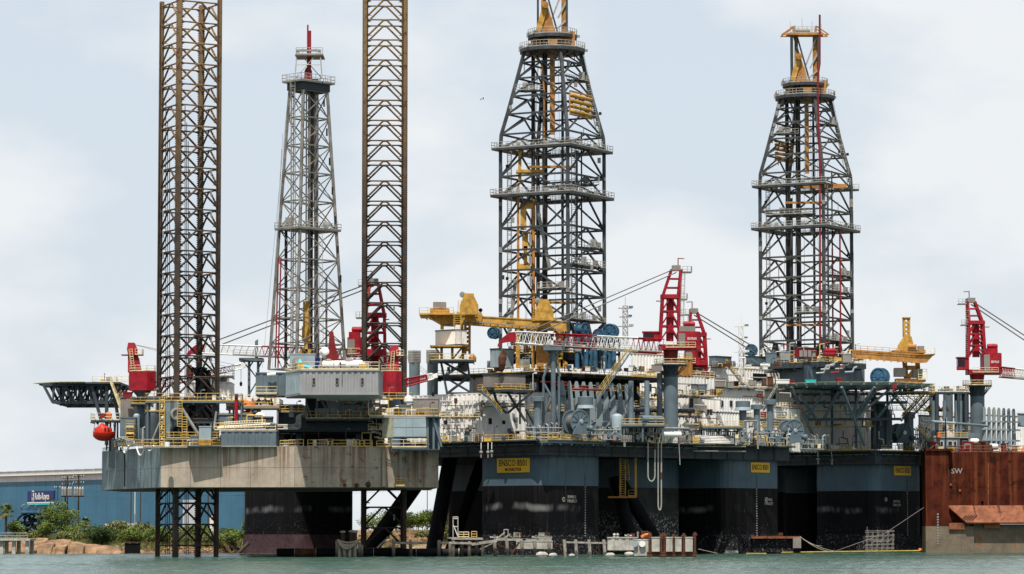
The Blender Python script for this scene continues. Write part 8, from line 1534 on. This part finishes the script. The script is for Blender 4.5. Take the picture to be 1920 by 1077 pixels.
for k in range(6): bar('upright', at(1624 + k * 9.6, 1035, 722), at(1626 + k * 9.6, 988 + (k * 5) % 9 + (4 if k else 0), 722), .065, 'box_taupe', scf); bar('upright', at(1626 + k * 9.6, 1035, 725), at(1628 + k * 9.6, 994 + (k * 5) % 9, 725), .065, 'box_taupe', scf)
for k, y in enumerate((996, 1004, 1012, 1020, 1028)): bar('ledger', at(1622, y + k % 2 * 2, 722), at(1677, y - 1, 722), .055, 'box_taupe', scf); bar('ledger', at(1622, y + 3, 725), at(1677, y + 1, 725), .055, 'box_taupe', scf)
for a, b_ in (((1630, 1028), (1650, 1000)), ((1640, 1030), (1668, 998)), ((1655, 1028), (1672, 1008))): bar('scaffold_brace', at(*a, 721.8), at(*b_, 721.8), .055, 'box_taupe', scf)
boxpart('board', at(1638, 1016, 722), at(1670, 1015, 722) + V((0, 2, 0)), 'wood', scf)
for k, (a, b_) in enumerate(((1466, 1580), (1580, 1725))): tag(MB().path([at(a + (b_ - a) * j / 14, 1036.5 - (j + k * 14) * .12, 684 + 1.2 * (j + 14 * k)) for j in range(15)], .16, 8).build('spill_boom', 'floaty', o0=at(a, 1036, 690)), ['left half of the yellow spill boom by the float', 'right half of the yellow spill boom by the scaffold'][k], 'spill boom')
tag(MB().path([at(450 + 6 * j, 1041 + .2 * math.sin(j), 640 + j) for j in range(8)], .2, 6).build('spill_boom', 'floaty', o0=at(460, 1041, 640)), 'short yellow spill boom at the foot of the brown column', 'spill boom')
cable([at(1560, 1036, 690), at(1660, 1000, 705), at(1732, 952, 729)], .05, 'box_taupe', 'long pale rope slanting up from the water to the rusty dock', 'rope', 'mooring_rope')
cable([at(1310, 1030, 640), at(1345, 1038, 650)], .07, 'rope', 'thin rope from the rusty sill into the water', 'rope', 'mooring_rope')
sk = thing('small_skiff', 'tiny pale skiff lying in the water left of the float', 'boat', at(1372, 1037, 665)); c = at(1372, 1036, 665); MB().loft([[c + V((x, y * w_, z)) for y, z in ((-1, .35), (-.6, -.2), (.6, -.2), (1, .35))] for x, w_ in ((-1.3, .4), (-.4, .6), (.6, .55), (1.3, .15))]).build('hull', 'conc', sk); boxpart('thwart', c + V((-.3, -.5, .2)), c + V((.1, .5, .35)), 'galv', sk)
tag(MB().box(at(1399, 1039, 675), at(1437, 1037, 675) + V((0, 1, 0))).build('floating_board', 'floaty', o0=at(1418, 1038, 675)), 'yellowish board floating beside the float', 'board')
tag(MB().lathe(at(1725, 1034, 725), [(.1, 0), (.45, .2), (.45, .5), (.1, .7)], 10).build('marker_buoy', 'tarp', o0=at(1725, 1036, 725), smooth=True), 'small orange marker buoy at the dock foot', 'buoy')
tag(MB().tube(at(443, 1042, 690), at(466, 1018, 692), .4, 10).build('sunken_pipe', 'pole', o0=at(443, 1042, 690)), 'dark pipe slanting out of the water against the brown column', 'pipe')

# ================================================================== LOOSE GEAR STANDING ABOUT THE DECKS
def clutter(x0, x1, ys, d0, d1, n, where, seed, ms=('galv', 'blue_grey', 'rail', 'box_taupe', 'rust', 'blue_grey_d', 'offwhite'), words=('grey metal', 'blue grey', 'yellow', 'taupe', 'rusty', 'dark', 'whitish'), big=1.0):
    rnd = random.Random(seed)
    for k in range(n):
        px, y, d = rnd.uniform(x0, x1), rnd.choice(ys), rnd.uniform(d0, d1); c = at(px, y, d); i = rnd.randrange(len(ms)); m = ms[i]; kind = rnd.choice(('pipe', 'pipe', 'box', 'barrel', 'lamp', 'valve', 'box', 'rack')); b = MB(); q = big * rnd.uniform(.7, 1.3)
        if kind == 'pipe':
            h = rnd.uniform(.8, 2.4) * q; L_ = rnd.uniform(-2.5, 2.5) * q; b.path([c, c + UP * h, c + UP * h + V((L_, .4, 0)), c + UP * h * .4 + V((L_, .4, 0))], rnd.uniform(.07, .16), 7)
        elif kind == 'box':
            w_, h = rnd.uniform(.4, 1.1) * q, rnd.uniform(.5, 1.5) * q; b.box(c + V((-w_, 0, .12)), c + V((w_, w_, h))).box(c + V((-w_ - .05, -.05, h)), c + V((w_ + .05, w_ + .05, h + .08))).box(c + V((-w_ * .8, .1, 0)), c + V((w_ * .8, w_ * .9, .14)))
        elif kind == 'barrel': b.lathe(c, [(.3 * q, 0), (.33 * q, .1), (.33 * q, .9 * q), (.25 * q, 1.0 * q), (.05, 1.02 * q)], 10)
        elif kind == 'lamp': h = rnd.uniform(1.8, 3.6); b.tube(c, c + UP * h, .06, 6).tube(c + UP * h, c + UP * h + V((.5, 0, .15)), .05, 5).box(c + V((.3, -.15, h)), c + V((.8, .15, h + .28)))
        elif kind == 'valve': b.tube(c, c + UP * .9 * q, .15, 7).lathe(c + UP * .9 * q, [(.32, 0), (.32, .06), (.1, .08)], 10).tube(c + V((-.9 * q, 0, .4)), c + V((.9 * q, 0, .4)), .17, 8).lathe(c + V((-.9 * q, 0, .4)), [(.28, -.04), (.28, .04)], 8, (1, 0, 0))
        else:
            for j in range(4): b.lathe(c + V((j * .34, 0, 0)), [(.14, 0), (.15, 1.2), (.05, 1.35)], 7)
            b.box(c + V((-.2, -.2, .5)), c + V((1.25, -.15, .6)))
        tag(b.build({'pipe': 'bent_pipe', 'box': 'equipment_box', 'barrel': 'barrel', 'lamp': 'lamp_post', 'valve': 'valve', 'rack': 'bottle_rack'}[kind], m, o0=c), words[i] + ' ' + {'pipe': 'bent pipe', 'box': 'equipment box', 'barrel': 'barrel', 'lamp': 'lamp post', 'valve': 'valve with handwheel', 'rack': 'rack of gas bottles'}[kind] + ' ' + where, kind, 'loose gear ' + where)
clutter(222, 305, (837,), 598, 606, 16, 'on the hull deck under the small octagonal red crane', 1); clutter(345, 412, (837,), 591.5, 596, 16, 'at the foot of the truss leg with black stacks', 2)
clutter(278, 450, (752,), 594, 597, 18, 'on the walkway around the truss leg with black stacks', 3, big=.8); clutter(404, 520, (806,), 591.5, 594.5, 22, 'on the middle deck above the corrugated store', 4)
clutter(430, 520, (762,), 598, 605, 14, 'beside the orange net', 5, big=.8); clutter(525, 700, (837,), 594, 599, 20, 'in the dark opening behind the hull rails', 6); clutter(545, 708, (695,), 586, 596, 20, 'on the drilling cabin roof', 7, big=.8)
clutter(575, 695, (785,), 597, 602, 12, 'on the service platform below the cabin', 8, big=.8); clutter(670, 820, (779,), 592, 598, 26, 'on the walkway above the blue panelled tank', 9, big=.8); clutter(738, 800, (838,), 588, 590, 6, 'on the balcony under the blue panelled tank', 10, big=.7)
clutter(835, 990, (829,), 645, 650, 24, 'on the deck edge before the white deckhouse', 11); clutter(830, 1240, (697,), 659, 664, 40, 'on the long pipe deck', 12); clutter(900, 1000, (730,), 646, 649, 8, 'on the generator platform', 13, big=.7); clutter(1050, 1180, (829,), 648, 656, 34, 'around the cable drum winch and white tank', 14)
clutter(1180, 1320, (831,), 657, 668, 40, 'around the thick crane pedestal', 15); clutter(1310, 1480, (835,), 674, 690, 44, 'on the deck edge below the accommodation', 16); clutter(1275, 1345, (741, 779), 689, 693, 18, 'on the accommodation roof walks', 17, big=.7); clutter(1335, 1480, (724, 688), 727, 734, 30, 'on the upper white house roof', 18, big=.8)
clutter(1425, 1620, (678,), 739, 748, 34, 'on the drill floor under the red piped derrick', 19); clutter(1500, 1720, (843,), 728, 733, 26, 'on the shaded deck under the helideck', 20); clutter(1690, 1815, (735,), 739, 742, 16, 'on the crane walkway beside the helideck', 21, big=.8); clutter(1735, 1905, (848,), 731.5, 736, 34, 'on top of the rusty dock wall', 22, ('rust', 'rust', 'rail_p', 'galv', 'red2', 'blue_grey'), ('rusty', 'rusty', 'cream', 'grey metal', 'dull red', 'blue grey'))
clutter(945, 1145, (660,), 666, 675, 30, 'on the drill floor under the yellow geared derrick', 23); clutter(1200, 1270, (700, 745, 778), 690, 694, 12, 'on the white storeys left of the crane pedestal', 24, big=.7); clutter(925, 1035, (1012,), 605, 607, 10, 'on the broken wharf', 25, ('wood', 'rust', 'galv'), ('timber coloured', 'rusty', 'grey metal'), .7); clutter(1140, 1215, (1009,), 607, 608, 6, 'on the concrete wharf blocks', 26, ('rust', 'galv', 'conc'), ('rusty', 'grey metal', 'pale'), .6)

CW = [(312, 420, 822, 591.2, 1.2, 'low catwalk across the jacking frame', 'rail'), (405, 470, 786, 596, 1.5, 'catwalk between the equipment chests', 'rail'), (522, 572, 772, 599, 1.5, 'catwalk left of the service platform', 'rail'), (640, 712, 757, 598, 2, 'catwalk below the slim red crane', 'rail'), (700, 772, 748, 603, 2, 'upper catwalk below the slim red crane', 'rail'), (690, 722, 806, 596, 1.2, 'catwalk in the dark bay', 'rail_p'), (826, 900, 782, 650.5, 1.2, 'catwalk low on the white deckhouse', 'rail_p'), (905, 985, 762, 651, 1.4, 'catwalk high on the white deckhouse', 'rail_p'), (992, 1058, 770, 648, 1.5, 'catwalk around the boom rest', 'rail'), (1058, 1180, 733, 666, 1.5, 'long catwalk behind the grey posts', 'rail'), (1064, 1180, 770, 668, 1.5, 'lower catwalk behind the grey posts', 'rail'), (1186, 1246, 762, 681, 1.5, 'catwalk on the white storeys by the pedestal', 'rail'), (1276, 1345, 806, 684, 1.5, 'catwalk on the lowest white storey', 'rail_p'), (1405, 1480, 800, 704, 1.5, 'catwalk behind the spoked winch', 'rail'), (1500, 1640, 800, 729, 1.4, 'catwalk on the shaded wall under the helideck', 'rail'), (1510, 1640, 770, 729, 1.4, 'upper catwalk under the helideck', 'rail_p'), (1728, 1820, 806, 740, 1.4, 'catwalk on the white house above the dock', 'rail')]
for k, (x0, x1, y, d, dep, lb, m) in enumerate(CW): deckplate('catwalk', 'railed ' + lb, x0, x1, y, d, dep, ['blue_grey_d', 'blue_grey', 'box_taupe'][k % 3], .15, m, 1.1, step=1.4, cat='catwalk'); clutter(x0 + 3, x1 - 3, (y,), d + .2, d + dep - .2, 4, 'on the ' + lb, 40 + k, big=.6)
